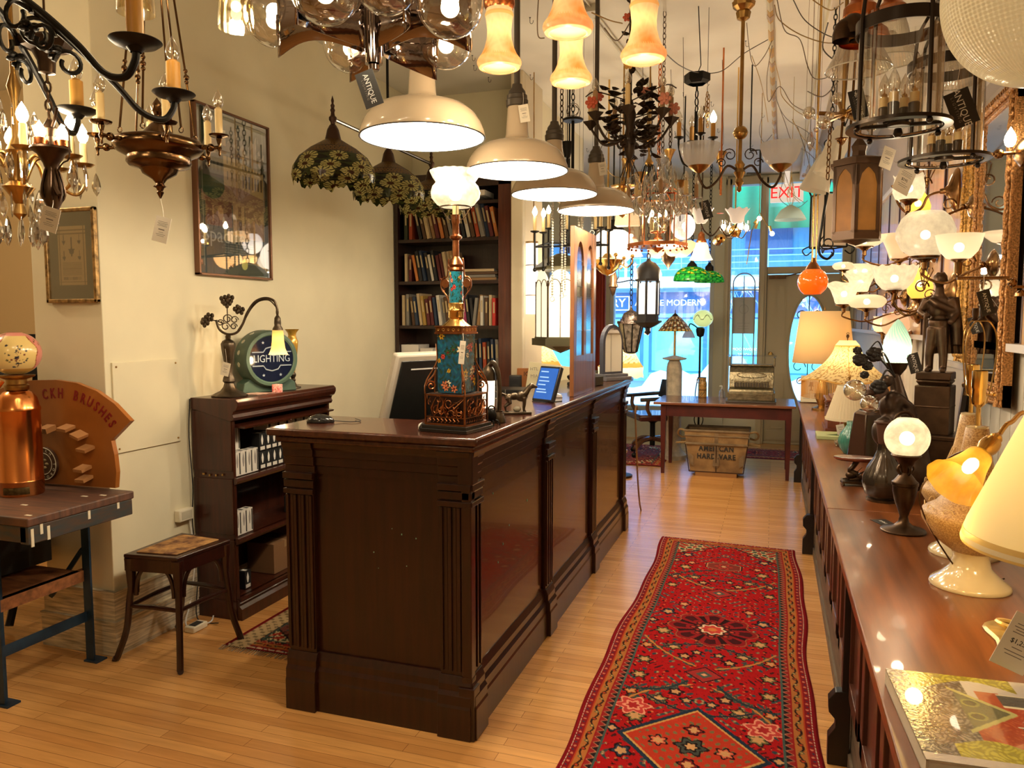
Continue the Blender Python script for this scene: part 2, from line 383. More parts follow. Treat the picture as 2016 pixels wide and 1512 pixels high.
text('lettering','EXIT',.19,mat('exit_red',(.8,.02,.02),.5,emit=(1,.02,.02),es=.6),p,(0,-.022,0),(PI/2,0,0),.002,sx=1.0)
# outside
SNOW=mat('snow',(.92,.95,1),.8,bump=.4,bs=5)
struct('street_ground',MB().box(-22,16,FY+.15,26,-.25,-.15),mat('wet_street',(.25,.27,.3),.5),smooth=False)
def snowbank(name,x0,x1,y0,y1,h,seed,label):
 rnd=np.random.RandomState(seed);ph=rnd.rand(8)*6
 def pos(U,V):
  X=x0+(x1-x0)*U;Y=y0+(y1-y0)*V
  hh=h*np.sin(PI*V)**.6*(.75+.18*np.sin(X*2.1+ph[0])+.12*np.sin(X*5.3+ph[1]+Y)+.05*np.sin(X*13+ph[2]))
  return X,Y,-.15+np.maximum(hh,0)
 return tag(grid(name,90,14,pos,lambda U,V:np.ones((len(U),3))*.9,SNOW),label,'snow',kind='stuff')
snowbank('snow_bank',-9,6,12.2,14.4,1.10,3,'white snow bank piled along the street outside the window')
bd=thing('facade_building','two storey storefront building across the street outside the window','building',(0,22,-.15))
BW=mat('facade_grey',(.10,.32,.50),.6,noise=.15,ns=2)
obj('wall',MB().box(-20,14,0,.5,0,14),BW,bd,smooth=False)
m=MB()
for i in range(14):
 x=-14+i*1.75;m.box(x,x+.14,-.14,0,0,1.9)
m.box(-20,14,-.16,0,1.8,1.92).box(-20,14,-.25,0,2.5,2.6).box(-20,14,-.12,0,0,.25).box(-20,14,-.12,0,4.4,4.6)
obj('pilasters',m,mat('facade_light',(.22,.50,.66),.5),bd,smooth=False)
m=MB()
for i in range(13):
 x=-14+i*1.75;m.box(x+.22,x+1.62,-.02,0,.3,1.75)
obj('shop_window',m,mat('shop_glass_lit',(.10,.45,.55),.15,emit=(.12,.75,.95),es=.75),bd,smooth=False)
m=MB()
for i in range(14):m.box(-16+i*1.9,-14.8+i*1.9,-.03,0,3.5,4.3).box(-16+i*1.9,-14.8+i*1.9,-.03,0,4.8,6.2)
obj('upper_window',m,mat('upper_glass',(.03,.12,.28),.1),bd,smooth=False)
obj('fascia',MB().box(-10,2.5,-.2,0,1.92,2.5),mat('fascia_blue',(.03,.14,.34),.5),bd,smooth=False)
obj('snowy_awning',MB().prism([(-.9,2.6),(0,2.6),(0,2.95),(-.7,2.85)],-20,14,'x'),mat('snow',(.9,.95,1)),bd,smooth=False)
LT=mat('sign_white',(.9,.95,1),.5,emit=(.7,.9,1),es=.8)
text('lettering','RY',.34,LT,bd,(-4.42,-.21,2.2),(PI/2,0,0),.02,'LEFT',space=1)
m=MB();frame(m,-5.2,-3.9,2.0,2.4,.025,-.23,-.2)
obj('sign_border',m,LT,bd,smooth=False)
text('lettering','AT THE MODERN',.24,LT,bd,(-3.75,-.21,2.2),(PI/2,0,0),.01,'LEFT')
m=MB()
for z in(.12,.28,.44,.60):m.rod((-20,-.9,2.95+z),(14,-.9,2.95+z),.014,5)
for i in range(30):m.rod((-20+i*1.1,-.9,2.9),(-20+i*1.1,-.9,3.56),.018,4)
obj('balcony_rail',m,mat('rail_white',(.45,.68,.85),.5),bd,smooth=False)
g=thing('construction_hoarding','green netted scaffold screen above the shop across the street','scaffold',(3.5,20.5,0))
def gw(U,V):
 X=U;c=.75+.25*np.sin(U*90);return np.stack([.02*c,.34*c,.14*c],1)
grid('netting',120,2,lambda U,V:(-5+7.3*U,0*U,3.85+3*V),gw,paint('green_netting',.7),g,back=.02)
obj('scaffold_pole',MB().rod((-4.9,.1,-.15),(-4.9,.1,6.9),.04).rod((2.2,.1,-.15),(2.2,.1,6.9),.04),mat('rail_white',(.75,.82,.9)),g)
def tree(x,y,seed):
 R=random.Random(seed);m=MB()
 def br_(p,d,L,r,k):
  q=p+d*L;m.tube([p,q],[r,r*.7],5)
  if k:
   for _ in range(3):
    e=(d+Vector((R.uniform(-.8,.8),R.uniform(-.8,.8),R.uniform(-.1,.5)))).normalized();br_(q,e,L*.72,r*.62,k-1)
 br_(Vector((x,y,-.15)),Vector((0,0,1)),.95,.032,4)
 return m
for i,(x,y)in enumerate(((.9,15.5),(2.9,17.0),(-.4,17.5))):
 tag(obj('street_tree',tree(x,y,i+3),mat('frosted_bark',(.35,.5,.6),.7)),['bare snowy tree outside behind the oval door glass','bare snowy tree outside to the side of the door','bare snowy tree outside behind the narrow sidelight'][i],'tree','bare street trees outside')
# sales counter
cn=thing('sales_counter','long mahogany panelled shop counter with fluted pilasters beside the red runner','counter',(-1.02,2.54,0))
CW,CL,CH=.80,3.14,1.10
obj('body',MB().box(-CW,-.035,.035,.36,0,CH-.02).box(-.36,-.035,.36,CL,0,CH-.02).box(-CW,-CW+.03,.36,1.9,0,.74).box(-CW,-.36,1.87,1.9,0,.74),MAHOG,cn,smooth=False)
obj('corner_post',MB().box(-.04,-.002,.002,.04,0,CH-.01).box(-.05,.012,-.012,.05,0,.2).box(-.05,.008,-.008,.05,.96,1.08),MAHOG,cn,smooth=False,bevel=.003)
obj('work_surface',MB().box(-CW,-.36,.36,1.9,.74,.77),MAHOGX,cn,smooth=False)
def slab(m,x0,x1,y0,y1,z0,z1,r=.014):
 m.box(x0+.0,x1,y0,y1,z0+r,z1)
obj('countertop',MB().prism([(-CW-.05,-.035),(.035,-.035),(.035,CL+.03),(-.39,CL+.03),(-.39,.39),(-CW-.05,.39)],CH+.005,CH+.035).prism([(-CW-.02,-.018),(.018,-.018),(.018,CL+.015),(-.375,CL+.015),(-.375,.375),(-CW-.02,.375)],CH-.02,CH+.005),MAHOGX,cn,bevel=.008)
def molding(m,prof,off=0,y0=0,y1=None,face='x',x0=None,x1=None):
 pts=[(o+off,z)for(o,z)in prof]
 if face=='x':m.prism([(o,z)for(o,z)in pts],y0,y1,'y')
 else:m.prism([(-o,z)for(o,z)in pts],x0,x1,'x')
PL=[(-.04,0),(0,0),(0,.12),(-.004,.13),(-.004,.165),(-.014,.18),(-.014,.205),(-.022,.225),(-.026,.235),(-.04,.235)]
CO=[(-.04,.955),(-.028,.955),(-.028,.985),(-.02,.99),(-.02,1.02),(-.014,1.025),(-.014,1.05),(-.006,1.06),(-.002,1.08),(-.04,1.08)]
def side(face,L,stations,pw):
 def bx(f,o0,o1,u0,u1,z0,z1):
  if face=='x':f.box(o0,o1,u0,u1,z0,z1)
  else:f.box(u0,u1,-o1,-o0,z0,z1)
 for nm,prof in(('plinth_moulding',PL),('cornice_moulding',CO)):
  m=MB()
  if face=='x':molding(m,prof,0,0,L)
  else:molding(m,prof,0,face='y',x0=-L,x1=0)
  obj(nm,m,MAHOG,cn,smooth=False)
 for s in stations:
  a,b=s-pw/2,s+pw/2
  for nm,prof in(('pilaster_base',[(q[0]+.018,q[1])for q in PL]),('pilaster_capital',[(q[0]+.014,q[1])for q in CO[:-1]]+[(-.04,1.08)])):
   q=[(x,z)for x,z in prof];q[0]=(-.04,q[0][1]);q[-1]=(-.04,q[-1][1]);p=MB()
   if face=='x':molding(p,q,0,a,b)
   else:molding(p,q,0,face='y',x0=a,x1=b)
   if nm=='pilaster_capital':bx(p,-.012,.003,a,b,.875,.895);bx(p,-.012,-.002,a,b,.9,.93);bx(p,-.012,.006,a,b,.935,.96)
   obj(nm,p,MAHOG,cn,smooth=False,bevel=.003)
  f=MB();bx(f,-.04,-.012,a+.006,b-.006,.23,.96);w=(b-a-.012)/7
  for i in range(7):bx(f,-.013,-.004 if i%2==0 else-.010,a+.006+i*w,a+.006+(i+.72)*w,.25,.87)
  obj('pilaster',f,MAHOG,cn,smooth=False,bevel=.002)
side('x',CL,(.063,1.06,2.06,CL-.07),.125)
side('y',CW,(-.068,-CW+.07),.135)
for(a,b)in((.17,.98),(1.14,1.98),(2.14,3.0)):obj('inset_panel',MB().box(-.04,-.028,a,b,.235,.955),wood('mahogany_panel',(.075,.022,.010),(.035,.011,.005),.25,(7,7,.6),4),cn,smooth=False)
R=random.Random(4);m=MB()
for(y,z)in((.42,.62),(.36,.56),(.75,.73),(.3,.86),(.5,.68)):
 s=R.uniform(.003,.009);m.box(-.0285,-.0265,y,y+s,z,z+s*1.8)
for(x,z)in((-.34,.76),(-.30,.74),(-.24,.73),(-.42,.66),(-.4,.6),(-.28,.62)):
 s=R.uniform(.001,.004);m.box(x,x+s,.033,.036,z,z+s*1.5)
obj('paint_chips',m,mat('chip_green',(.25,.55,.42),.6),cn,smooth=False)
BULBIN=mat('lit_bulb_in_glass',(1,.9,.7),.3,emit=(1,.86,.6),es=5)
# shared lamp pieces
def flame(m,c,r,h,n=12):
 return m.lathe([(r*.45,0),(r*.8,h*.12),(r,h*.34),(r*.85,h*.55),(r*.5,h*.76),(r*.2,h*.9),(.0005,h)],n,c)
BULBU=clear_glass('unlit_bulb_glass',(1,.97,.9),.22,.02)
FIL=mat('bulb_filament',(.5,.4,.3),.4,1)
FILLIT=mat('lit_filament',(1,.8,.4),.5,emit=(1,.72,.35),es=60)
def candle(parent,p,h,r,m,lit=False,bs=1.0):
 o=obj('candle_sleeve',MB().caps().lathe([(r,0),(r,h),(r*.6,h+.003),(r*.6,h+.006)],14,p),m,parent)
 br=.0165*bs;bh=.058*bs
 b=obj('bulb',flame(MB(),(p[0],p[1],p[2]+h+.004),br,bh),BULB if lit else BULBU,o,ang=1.5)
 if not lit:obj('filament',MB().caps().lathe([(.003,0),(.003,bh*.25),(.001,bh*.3),(.001,bh*.55)],6,(p[0],p[1],p[2]+h+.004)),FIL,o)
 return o
def drop(kind=0):
 m=MB()
 if kind==0:pr=[(.0005,0),(.008,.012),(.0125,.026),(.010,.042),(.005,.058),(.0005,.066)];sx=.45
 elif kind==1:pr=[(.0005,0),(.004,.01),(.004,.06),(.0005,.075)];sx=.8
 else:pr=[(.0005,-.0075),(.0055,-.005),(.0075,0),(.0055,.005),(.0005,.0075)];sx=1
 m.lathe(pr,8);m.v=[(x,y*sx,z)for x,y,z in m.v]
 me=bpy.data.meshes.new('crystal');me.from_pydata(m.v,[],m.f);me.update();me.materials.append(CRY);return me
CRY=clear_glass('crystal_facet',(1,.98,.94),.42,.02)
DROPS=[drop(0),drop(1),drop(2)]
def crystal(parent,p,kind=0,s=1.0,rz=0):
 o=bpy.data.objects.new('crystal_drop' if kind<2 else 'crystal_bead',DROPS[kind]);COL.objects.link(o)
 o.location=p;o.scale=(s,s,s);o.rotation_euler=(0,0,rz);o.parent=parent;return o
TAGBLK=mat('black_card',(.022,.019,.017),.45)
SILV=mat('silver_print',(.75,.73,.7),.5);GREYP=mat('grey_print',(.2,.17,.14),.6)
def tagcard(parent,p,w=.045,h=.075,roll=0.3,yaw=None,black=False,top=None,price=None):
 """p: centre in the parent's frame; the card hangs turned by roll in its own plane"""
 e=bpy.data.objects.new('price_tag',None)
 c=MB();c.box(-w/2,w/2,-.0006,.0006,-h/2,h/2)
 o=obj('price_tag',c,TAGBLK if black else PAPER,parent,smooth=False,label='black swing tag' if black else 'cream paper price tag')
 bpy.data.objects.remove(e)
 o.location=p;o.rotation_euler=(0,roll,YAW*.6 if yaw is None else yaw)
 if black:
  text('lettering','ANTIQUE',w*.40,SILV,o,(w*.02,-.001,0),(PI/2,PI/2,0),.0002,sx=.9)
  text('lettering','LIGHTING',w*.17,GREYP,o,(-w*.22,-.001,0),(PI/2,PI/2,0),.0002,sx=1.0,space=1.5)
 else:
  l=MB();k=0
  for z in(.30,.24,.19,.14,-.12,-.2,-.26):
   ww=(.62,.7,.55,.66,.3,.62,.5)[k];l.box(-w*ww/2,w*ww/2,-.0009,-.0006,h*z,h*z+h*.014);k+=1
  l.box(-w*.2,w*.2,-.0009,-.0006,-h*.02,h*.02)if not price else None
  obj('ink_lines',l,GREYP,o,smooth=False)
  if price:text('lettering',price,w*.2,INK,o,(0,-.0008,0),(PI/2,0,0),.0002)
 hp=Vector(p)+Matrix.Rotation(o.rotation_euler[2],3,'Z')@Matrix.Rotation(roll,3,'Y')@Vector((0,0,h*.46))
 t=Vector(top)if top else hp+Vector((0,0,.05))
 s=MB().tube([hp,hp.lerp(t,.5)+Vector((.002,0,0)),t],.0007,4);obj('tag_string',s,PAPER,parent)
 return o
# four enamel barn pendants over the counter
ENO=mat('putty_enamel',(.56,.45,.32),.22,coat=.5);ENI=mat('white_enamel_inside',(.96,.96,.94),.35)
def barn():
 t=thing('barn_pendant','x','pendant lamp')
 pr=[(.210,0),(.2115,.004),(.208,.022),(.198,.048),(.178,.078),(.148,.101),(.105,.116),(.068,.124),(.052,.132),(.047,.145),(.043,.2),(.038,.262)]
 obj('shade',MB().lathe(pr,64),ENO,t,ang=1.2)
 obj('reflector',MB().lathe([(max(.02,r-.0035),z+.0005)for r,z in pr[:-2]]+[(.02,.18)],48),ENI,t,ang=1.2)
 obj('rim',MB().ring((0,0,.001),.2105,.0022,64,6),BLACKM,t,label='black rim')
 obj('socket_cap',MB().lathe([(.038,.258),(.045,.262),(.046,.285),(.042,.29),(.042,.305),(.036,.309),(.034,.322),(.022,.338),(.02,.35),(.013,.353)],28),mat('gunmetal',(.10,.085,.07),.4,.6),t)
 obj('stem',MB().rod((0,0,.345),(0,0,1.2),.0125,12),mat('gunmetal',(.10,.085,.07)),t)
 obj('canopy',MB().caps().lathe([(.012,1.14),(.05,1.165),(.06,1.198)],24),mat('gunmetal',(.10,.085,.07)),t)
 obj('bulb',MB().lathe([(.001,.035),(.022,.045),(.031,.065),(.026,.09),(.014,.115),(.013,.14)],20),BULB,t)
 return t
labs=['nearest and largest looking putty enamel barn pendant above the counter corner','second putty enamel barn pendant from the counter corner, paper tag on its neck','third putty enamel barn pendant, between the two tagged ones','farthest putty enamel barn pendant, with a square tag on its neck']
b0=barn()
for i,(u,v)in enumerate(((832,272),(1018,338),(1091,384),(1173,416))):
 p=onz(u,v,2.165-(i==3)*.01)
 o=b0 if i==0 else copy_tree(b0)
 o.location=p;o['label']=labs[i];o['group']='enamel barn pendants over the counter'
 light('barn_light',p+Vector((0,0,.02)),13 if i==0 else 11,(1,.83,.60),.03)
 if i in(1,3):tagcard(o,(.045,-.045,.22),.04,.07,-.15)
# copper fixture with four amber bell glasses
AMB=shade_mat('marbled_amber_glass',(.90,.66,.40),.5,.35,emit=.13,ecol=(1,.62,.30),noise=1,ns=13,col2=(.86,.40,.12))
AMB2=shade_mat('pale_amber_glass',(.80,.68,.46),.5,.35,emit=.10,ecol=(1,.80,.52))
f=thing('amber_bell_chandelier','copper chandelier with four lit marbled amber bell glasses hanging at the top centre','chandelier',at(1122,92,2.25))
ax=ray(1122,92);ax.z=0;ax.normalize();bx=Vector((ax.y,-ax.x,0))
for k,(u,v,dd)in enumerate(((983,128,2.31),(1118,84,2.03),(1124,166,2.46),(1267,116,2.24))):
 q=at(u,v,dd)-Vector(f.location);q.z=at(1122,100,2.25).z+.0-f.location.z-.02
 fl=lambda a,j,r,z:(r*(1+.012*math.cos(28*a))if 5<=j<=7 else r,z)
 pr=[(.038,.165),(.040,.150),(.043,.143),(.040,.132),(.036,.10),(.037,.075),(.044,.048),(.054,.026),(.0645,.012),(.067,.002),(.062,-.010),(.052,-.014)]
 pa=np.array(pr)
 def bpos(U,V,q=q):
  t=V*(len(pa)-1);r=np.interp(t,range(len(pa)),pa[:,0]);z=np.interp(t,range(len(pa)),pa[:,1]);r=r*(1+.012*np.cos(28*2*PI*U)*((z>.0)&(z<.03)))
  return q.x+r*np.cos(2*PI*U),q.y+r*np.sin(2*PI*U),q.z+z
 def bcol(U,V,k=k):
  t=V*(len(pa)-1);z=np.interp(t,range(len(pa)),pa[:,1]);N=np.sin(U*22+k+3*np.sin(z*60))*np.sin(z*70+2*np.sin(U*31+k));s=np.clip((.085-z)/.06,0,1)*(.55+.45*np.cos(U*6*PI+k+z*20));s=np.where(z<.018,.5,s)
  s=np.clip(s+.18*np.abs(N),0,1)[:,None];C=(1-s)*np.array([.86,.70,.44])+s*np.array([.74,.30,.08]);C[(z>.136)&(z<.147)]=(.86,.52,.2);C[(z<.022)&(z>.004)&(np.sin(U*2*PI*56)>.2)]=(.86,.50,.22);return C
 s=grid('bell_glass',168,60,bpos,bcol,paint('painted_marble_glass',.3,translucent=.5,emit=.16),f,label='lit amber bell glass')
 obj('inner_glass',MB().lathe([(r-.004,z+.001)for r,z in pr],40,q),AMB2,s,ang=1.6)
 obj('bulb',MB().sph((q.x,q.y,q.z+.10),.02,14,10),BULBIN,s)
 obj('socket',MB().lathe([(.040,.158),(.047,.17),(.046,.19),(.036,.205),(.032,.215),(.030,.34),(.012,.36)],24,q),COPPER,f)
 light('bell_light',Vector(f.location)+q+Vector((0,0,-.07)),1.3,(1,.76,.46),.02)
m=MB()
for ch in[c for c in f.children if c.name.startswith('socket')]:
 pass
obj('arm_cross',MB().rod((-.21,0,.38),(.21,0,.38),.012).rod((0,-.21,.38),(0,.21,.38),.012),COPPER,f)
obj('stem',MB().rod((0,0,.38),(0,0,CZ-f.location.z),.014),COPPER,f)
# chrome chandelier with clear globes
cc=at(735,60,1.92);f=thing('chrome_globe_chandelier','smoked chrome chandelier of curved plates with clear glass globes, black swing tag hanging below','chandelier',cc)
obj('centre_tube',MB().caps(True,True).lathe([(.0215,-.082),(.0215,.10)],28),CHROME,f)
obj('knob',MB().caps(True,True).lathe([(.012,-.098),(.014,-.096),(.014,-.084),(.01,-.082)],20),CHROME,f)
obj('stem',MB().rod((0,0,.1),(0,0,CZ-cc.z),.01),CHROME,f)
vx=Vector((math.cos(YAW),math.sin(YAW),0));vy=Vector((-math.sin(YAW),math.cos(YAW),0))
for k in range(6):
 a=.25+k*PI/3;d_=Vector((math.cos(a),math.sin(a),0));nrm=Vector((-d_.y,d_.x,0))
 rows=16;vs=[]
 for i in range(rows+1):
  t=i/rows;r=.03+.215*t;bend=.045*math.sin(PI*t)*(1 if k%2 else-1)
  lo=-.052+.02*math.sin(PI*t)-.008*t;hi=.085-.03*math.sin(PI*t)
  for z in(lo,hi):
   q=d_*r+nrm*bend;vs.append((q.x,q.y,z))
 pl=MB().add(vs,[(2*i,2*i+2,2*i+3,2*i+1)for i in range(rows)])
 p_=obj('chrome_plate',pl,CHROME,f,solid=.003,ang=1)
 q=d_*.245
 s_=MB();s_.cbox((q.x,q.y,.02),(.006,.006,.05));obj('end_cap',s_.sph((q.x-.004*d_.x,q.y-.004*d_.y,.0),.007,10,8),CHROME,f)
CLG=clear_glass('clear_globe_glass',(1,.98,.93),.10,.01)
for k,(u,v,dd,r)in enumerate(((540,32,1.98,.077),(640,-22,1.72,.078),(886,6,1.72,.076),(690,88,2.12,.075),(878,82,2.08,.072),(760,-40,1.7,.075))):
 q=at(u,v,dd)-cc
 g=obj('globe',MB().sph(q,r,36,24),CLG,f,ang=3,label='clear glass globe')
 obj('bulb',MB().sph(q+Vector((0,0,.012)),.020,14,10),BULB,g)
 e=q.copy();e.z=0;e=e.normalized()*.03
 sgn=1 if q.z>.0 else-1
 top=Vector((q.x*.86,q.y*.86,q.z+r*.9))
 obj('globe_cup',MB().lathe([(.016,.0),(.03,-.006),(.032,.012),(.014,.02),(.012,.05)],20,(q.x,q.y,q.z+r-.012)),CHROME,g)
 a_=MB().tube(bez([(0,0,.06),(q.x*.5,q.y*.5,.1),(q.x,q.y,q.z+r+.05)],8),.006,8);obj('arm',a_,CHROME,f)
 light('globe_light',cc+q,1.5,(1,.84,.6),.02)
tagcard(f,tuple(at(727,175,1.88)-cc),.047,.088,-.33,black=True,top=(0,0,-.09))
# wrought iron candle chandelier, mostly out to the left
cc=Vector((-1.818,1.373,2.16));f=thing('iron_candle_chandelier','black wrought iron chandelier with thick amber drip candles reaching in from the top left','chandelier',cc)
for k,a in enumerate((4.6,58,110,162,214,266,318)):
 a=math.radians(a);d_=Vector((math.cos(a),math.sin(a),0))
 L=[(0.02,.17),(.10,.165),(.20,.10),(.30,.015),(.365,-.05),(.42,-.062),(.448,-.03),(.4515,.0)]
 obj('arm',MB().tube(spline([(d_.x*r,d_.y*r,z)for r,z in L],6),.0085,10),BLACKM,f)
 sc=MB();
 for(r0,z0,R0,s)in((.13,.10,.042,1),(.20,.04,.035,-1)):
  sc.tube([(d_.x*(r0+s*R0*(1-i/30)*math.cos(i*.42)),d_.y*(r0+s*R0*(1-i/30)*math.cos(i*.42)),z0+R0*(1-i/30)*math.sin(i*.42))for i in range(17)],.0055,6)
 for i in range(5):
  b_=i*1.25;sc.sph((d_.x*.165+.012*math.cos(b_),d_.y*.165+.012*math.sin(b_),.065+.012*math.sin(b_*1.7)),.012,8,6,(1,1,.6))
 obj('scroll',sc,BLACKM,f)
 e=d_*.4515
 obj('drip_pan',MB().lathe([(.012,-.012),(.02,-.002),(.045,.004),(.056,.013),(.055,.015),(.04,.008),(.01,.004)],32,e),BLACKM,f)
 c=candle(f,(e.x,e.y,.006),.105 if k==0 else .09,.0185,CANDLEA,False,1.15)
obj('stem',MB().rod((0,0,-.05),(0,0,1.2),.012).lathe([(.001,-.1),(.03,-.06),(.015,-.02),(.03,.16),(.012,.2)],16),BLACKM,f)
# bronze pan chandelier with ivory candles
cc=at(312,282,2.42);f=thing('bronze_pan_chandelier','antique bronze pan chandelier with ivory candle sleeves and unlit bulbs beside the house poster','chandelier',cc)
PAN=mat('antique_bronze_gloss',(.13,.07,.03),.22,1,noise=.4,ns=6)
obj('pan',MB().lathe([(.001,.012),(.05,.02),(.10,.014),(.128,.006),(.1335,0),(.132,-.018),(.12,-.03),(.10,-.040),(.094,-.045),(.096,-.062),(.088,-.072),(.06,-.080),(.055,-.084),(.05,-.095),(.022,-.112),(.012,-.125),(.014,-.13),(.021,-.135),(.012,-.139),(.008,-.148),(.011,-.153),(.0005,-.175)],48),PAN,f,ang=.9)
obj('centre_finial',MB().lathe([(.06,.012),(.045,.03),(.025,.055),(.012,.065),(.018,.075),(.012,.085),(.017,.095),(.012,.11),(.014,.12),(.0005,.14)],20),PAN,f)
for k in range(6):
 a=math.radians(20+60*k);d_=Vector((math.cos(a),math.sin(a),0));e=d_*.19
 arm=MB().tube([d_*.125+Vector((0,0,-.012)),d_*.15+Vector((0,0,-.014)),e+Vector((0,0,-.012))],.006,8)
 arm.sph(tuple(d_*.163+Vector((0,0,-.013))),.0125,12,8).sph(tuple(d_*.137+Vector((0,0,-.012))),.008,10,6)
 arm.lathe([(.0005,-.04),(.004,-.035),(.0035,-.025),(.008,-.015),(.005,-.005),(.008,.005),(.010,.014),(.006,.018)],12,e)
 obj('arm',arm,PAN,f)
 obj('drip_pan',MB().lathe([(.006,.016),(.028,.021),(.031,.026),(.02,.022),(.006,.02)],20,e),PAN,f)
 candle(f,(e.x,e.y,.02),.085,.0115,CANDLE)
for k in range(6):
 a=math.radians(50+60*k);d_=Vector((math.cos(a),math.sin(a),0));q=d_*.108
 m=MB().ring((q.x,q.y,.028),.008,.002,12,5,'y').rod((q.x,q.y,.036),(q.x*.82,q.y*.82,.20),.0035)
 m.sph((q.x*.82,q.y*.82,.215),.009,10,8).sph((q.x*.8,q.y*.8,.235),.007,10,8).sph((q.x*.82,q.y*.82,.200),.007,10,8)
 m.rod((q.x*.82,q.y*.82,.21),(q.x*.25,q.y*.25,.72),.0035)
 obj('hanging_rod',m,PAN,f)
obj('stem',MB().rod((0,0,.70),(0,0,CZ-cc.z),.008).lathe([(.03,.70),(.034,.715),(.02,.73),(.008,.75)],16),PAN,f)
tagcard(f,tuple(at(318,452,2.36)-cc),.05,.078,.26,top=(0,-.0,-.17))
# brass fixture with amber cup glasses at the very top
cc=at(368,-60,2.0);f=thing('amber_cup_chandelier','brass fixture at the top edge with lit pale amber cup glasses','chandelier',cc)
AC=shade_mat('pale_amber_cup',(.98,.86,.55),.6,.2,emit=.35,ecol=(1,.8,.45))
AC=clear_glass('amber_cup_glass',(1,.86,.52),.22,.08)
for(u,v,dd)in((268,27,1.95),(466,57,1.95),(370,-60,2.3)):
 q=at(u,v,dd)-cc
 g=obj('cup_glass',MB().lathe([(.0455,0),(.046,.003),(.045,.03),(.042,.06),(.036,.085),(.02,.10)],32,q),AC,f,ang=1.5)
 obj('bulb',MB().sph(q+Vector((0,0,.055)),.013,12,8),BULBIN,g)
 obj('arm',MB().tube(bez([(0,0,.1),(q.x*.6,q.y*.6,.03),(q.x,q.y,q.z+.2),(q.x,q.y,q.z+.1)],10),.006,8),BRASS,f)
 light('cup_light',cc+q+Vector((0,0,.03)),.5,WARM,.02)
obj('stem',MB().rod((0,0,.05),(0,0,CZ-cc.z),.008),BRASS,f)
# crystal chandelier at the left edge
cc=at(35,330,2.35);f=thing('crystal_chandelier','brass and crystal chandelier with lit candles and hanging prisms at the left edge','chandelier',cc)
m=MB().lathe([(.001,-.16),(.02,-.14),(.012,-.11),(.03,-.08),(.045,-.06),(.02,-.04),(.015,.02),(.03,.05),(.012,.09),(.01,.2),(.02,.24),(.008,.28),(.006,1.0)],20)
obj('stem',m,BRASS,f)
R=random.Random(8)
for k in range(8):
 a=2*PI*k/8+.2;d_=Vector((math.cos(a),math.sin(a),0))
 obj('arm',MB().tube(spline([(d_.x*r,d_.y*r,z)for r,z in((.02,-.04),(.05,.03),(.09,.02),(.12,-.05),(.16,-.065),(.185,-.02),(.18,.02))],5),.0055,6),BRASS,f)
 e=d_*.18
 obj('drip_pan',MB().lathe([(.006,.02),(.02,.022),(.032,.032),(.02,.026),(.006,.024)],16,e),BRASS,f)
 candle(f,(e.x,e.y,.026),.07,.0105,CANDLE,True)
 for j in range(4):
  b=a+R.uniform(-.3,.3);rr=.18+.03*math.cos(j*1.6);crystal(f,(rr*math.cos(b)+.0*j,rr*math.sin(b),-.055-R.uniform(0,.02)),j%2,1.1,R.uniform(0,6))
for k in range(52):
 a=R.uniform(0,2*PI);z=R.uniform(-.22,.2);rr=.05+.07*max(0,.1-abs(z))/.1;crystal(f,(rr*math.cos(a),rr*math.sin(a),z-.05),R.choice((0,0,1)),R.uniform(.9,1.25),a)
for k in range(10):
 a=2*PI*k/10;crystal(f,(.06*math.cos(a),.06*math.sin(a),-.235),0,1.25,a)
for k in range(5):light('candle_light',cc+Vector((.18*math.cos(k*1.257),.18*math.sin(k*1.257),.13)),.9,WARM,.02)
cc=at(100,300,2.05);f=thing('bronze_torch_pendant','dark bronze torch pendant with lit flame bulbs above the small framed print','pendant lamp',cc)
obj('canopy',MB().lathe([(.0005,.20),(.02,.205),(.022,.235),(.035,.26),(.055,.268),(.065,.285),(.06,.292),(.02,.295)],24,rf=lambda a,j,r,z:(r*(1+.06*math.cos(9*a))if j>3 else r,z)),BRONZE,f)
m=MB().chain((0,0,.205),(0,0,.085),.03,.003).rod((0,0,.29),(0,0,CZ-cc.z),.003)
obj('chain',m,BRONZE,f)
obj('body',MB().lathe([(.001,-.20),(.012,-.19),(.008,-.16),(.022,-.13),(.026,-.09),(.014,-.05),(.02,-.03),(.034,-.005),(.05,.006),(.048,.012),(.02,.008),(.012,.04),(.02,.06),(.004,.09)],20),BRONZE,f)
for k in range(3):
 a=.5+k*2*PI/3;q=(.03*math.cos(a),.03*math.sin(a),.012)
 s=obj('socket',MB().lathe([(.010,0),(.015,.004),(.015,.02),(.012,.022)],12,q),COPPER,f)
 obj('bulb',flame(MB(),(q[0],q[1],q[2]+.02),.0145,.045),BULB,s,ang=1.5)
m=MB()
for k in range(7):
 a=k*.9;m.tube(spline([(.01*math.cos(a),.01*math.sin(a),-.03),(.02*math.cos(a),.02*math.sin(a),-.06),(.028*math.cos(a),.028*math.sin(a),-.11),(.01*math.cos(a),.01*math.sin(a),-.14)],4),.0035,5)
obj('leaf_work',m,BRONZE,f)
obj('branch_arm',MB().tube(spline([(.02,0,-.05),(.04,0,-.03),(.075,-.01,-.02),(.075,-.01,.05),(.04,0,.075),(.02,0,.10)],3),.0022,5).tube(spline([(.0,0,.05),(.03,-.01,.08),(.04,-.01,.11)],4),.004,6).tube(spline([(.01,0,-.05),(.02,-.01,-.09),(.034,-.01,-.115)],4),.006,6),BRONZE,f)
light('torch_light',cc+Vector((.0,-.05,.05)),1.6,WARM,.02)
tagcard(f,tuple(at(98,432,1.98)-cc),.05,.062,.3,top=(0,0,-.12))
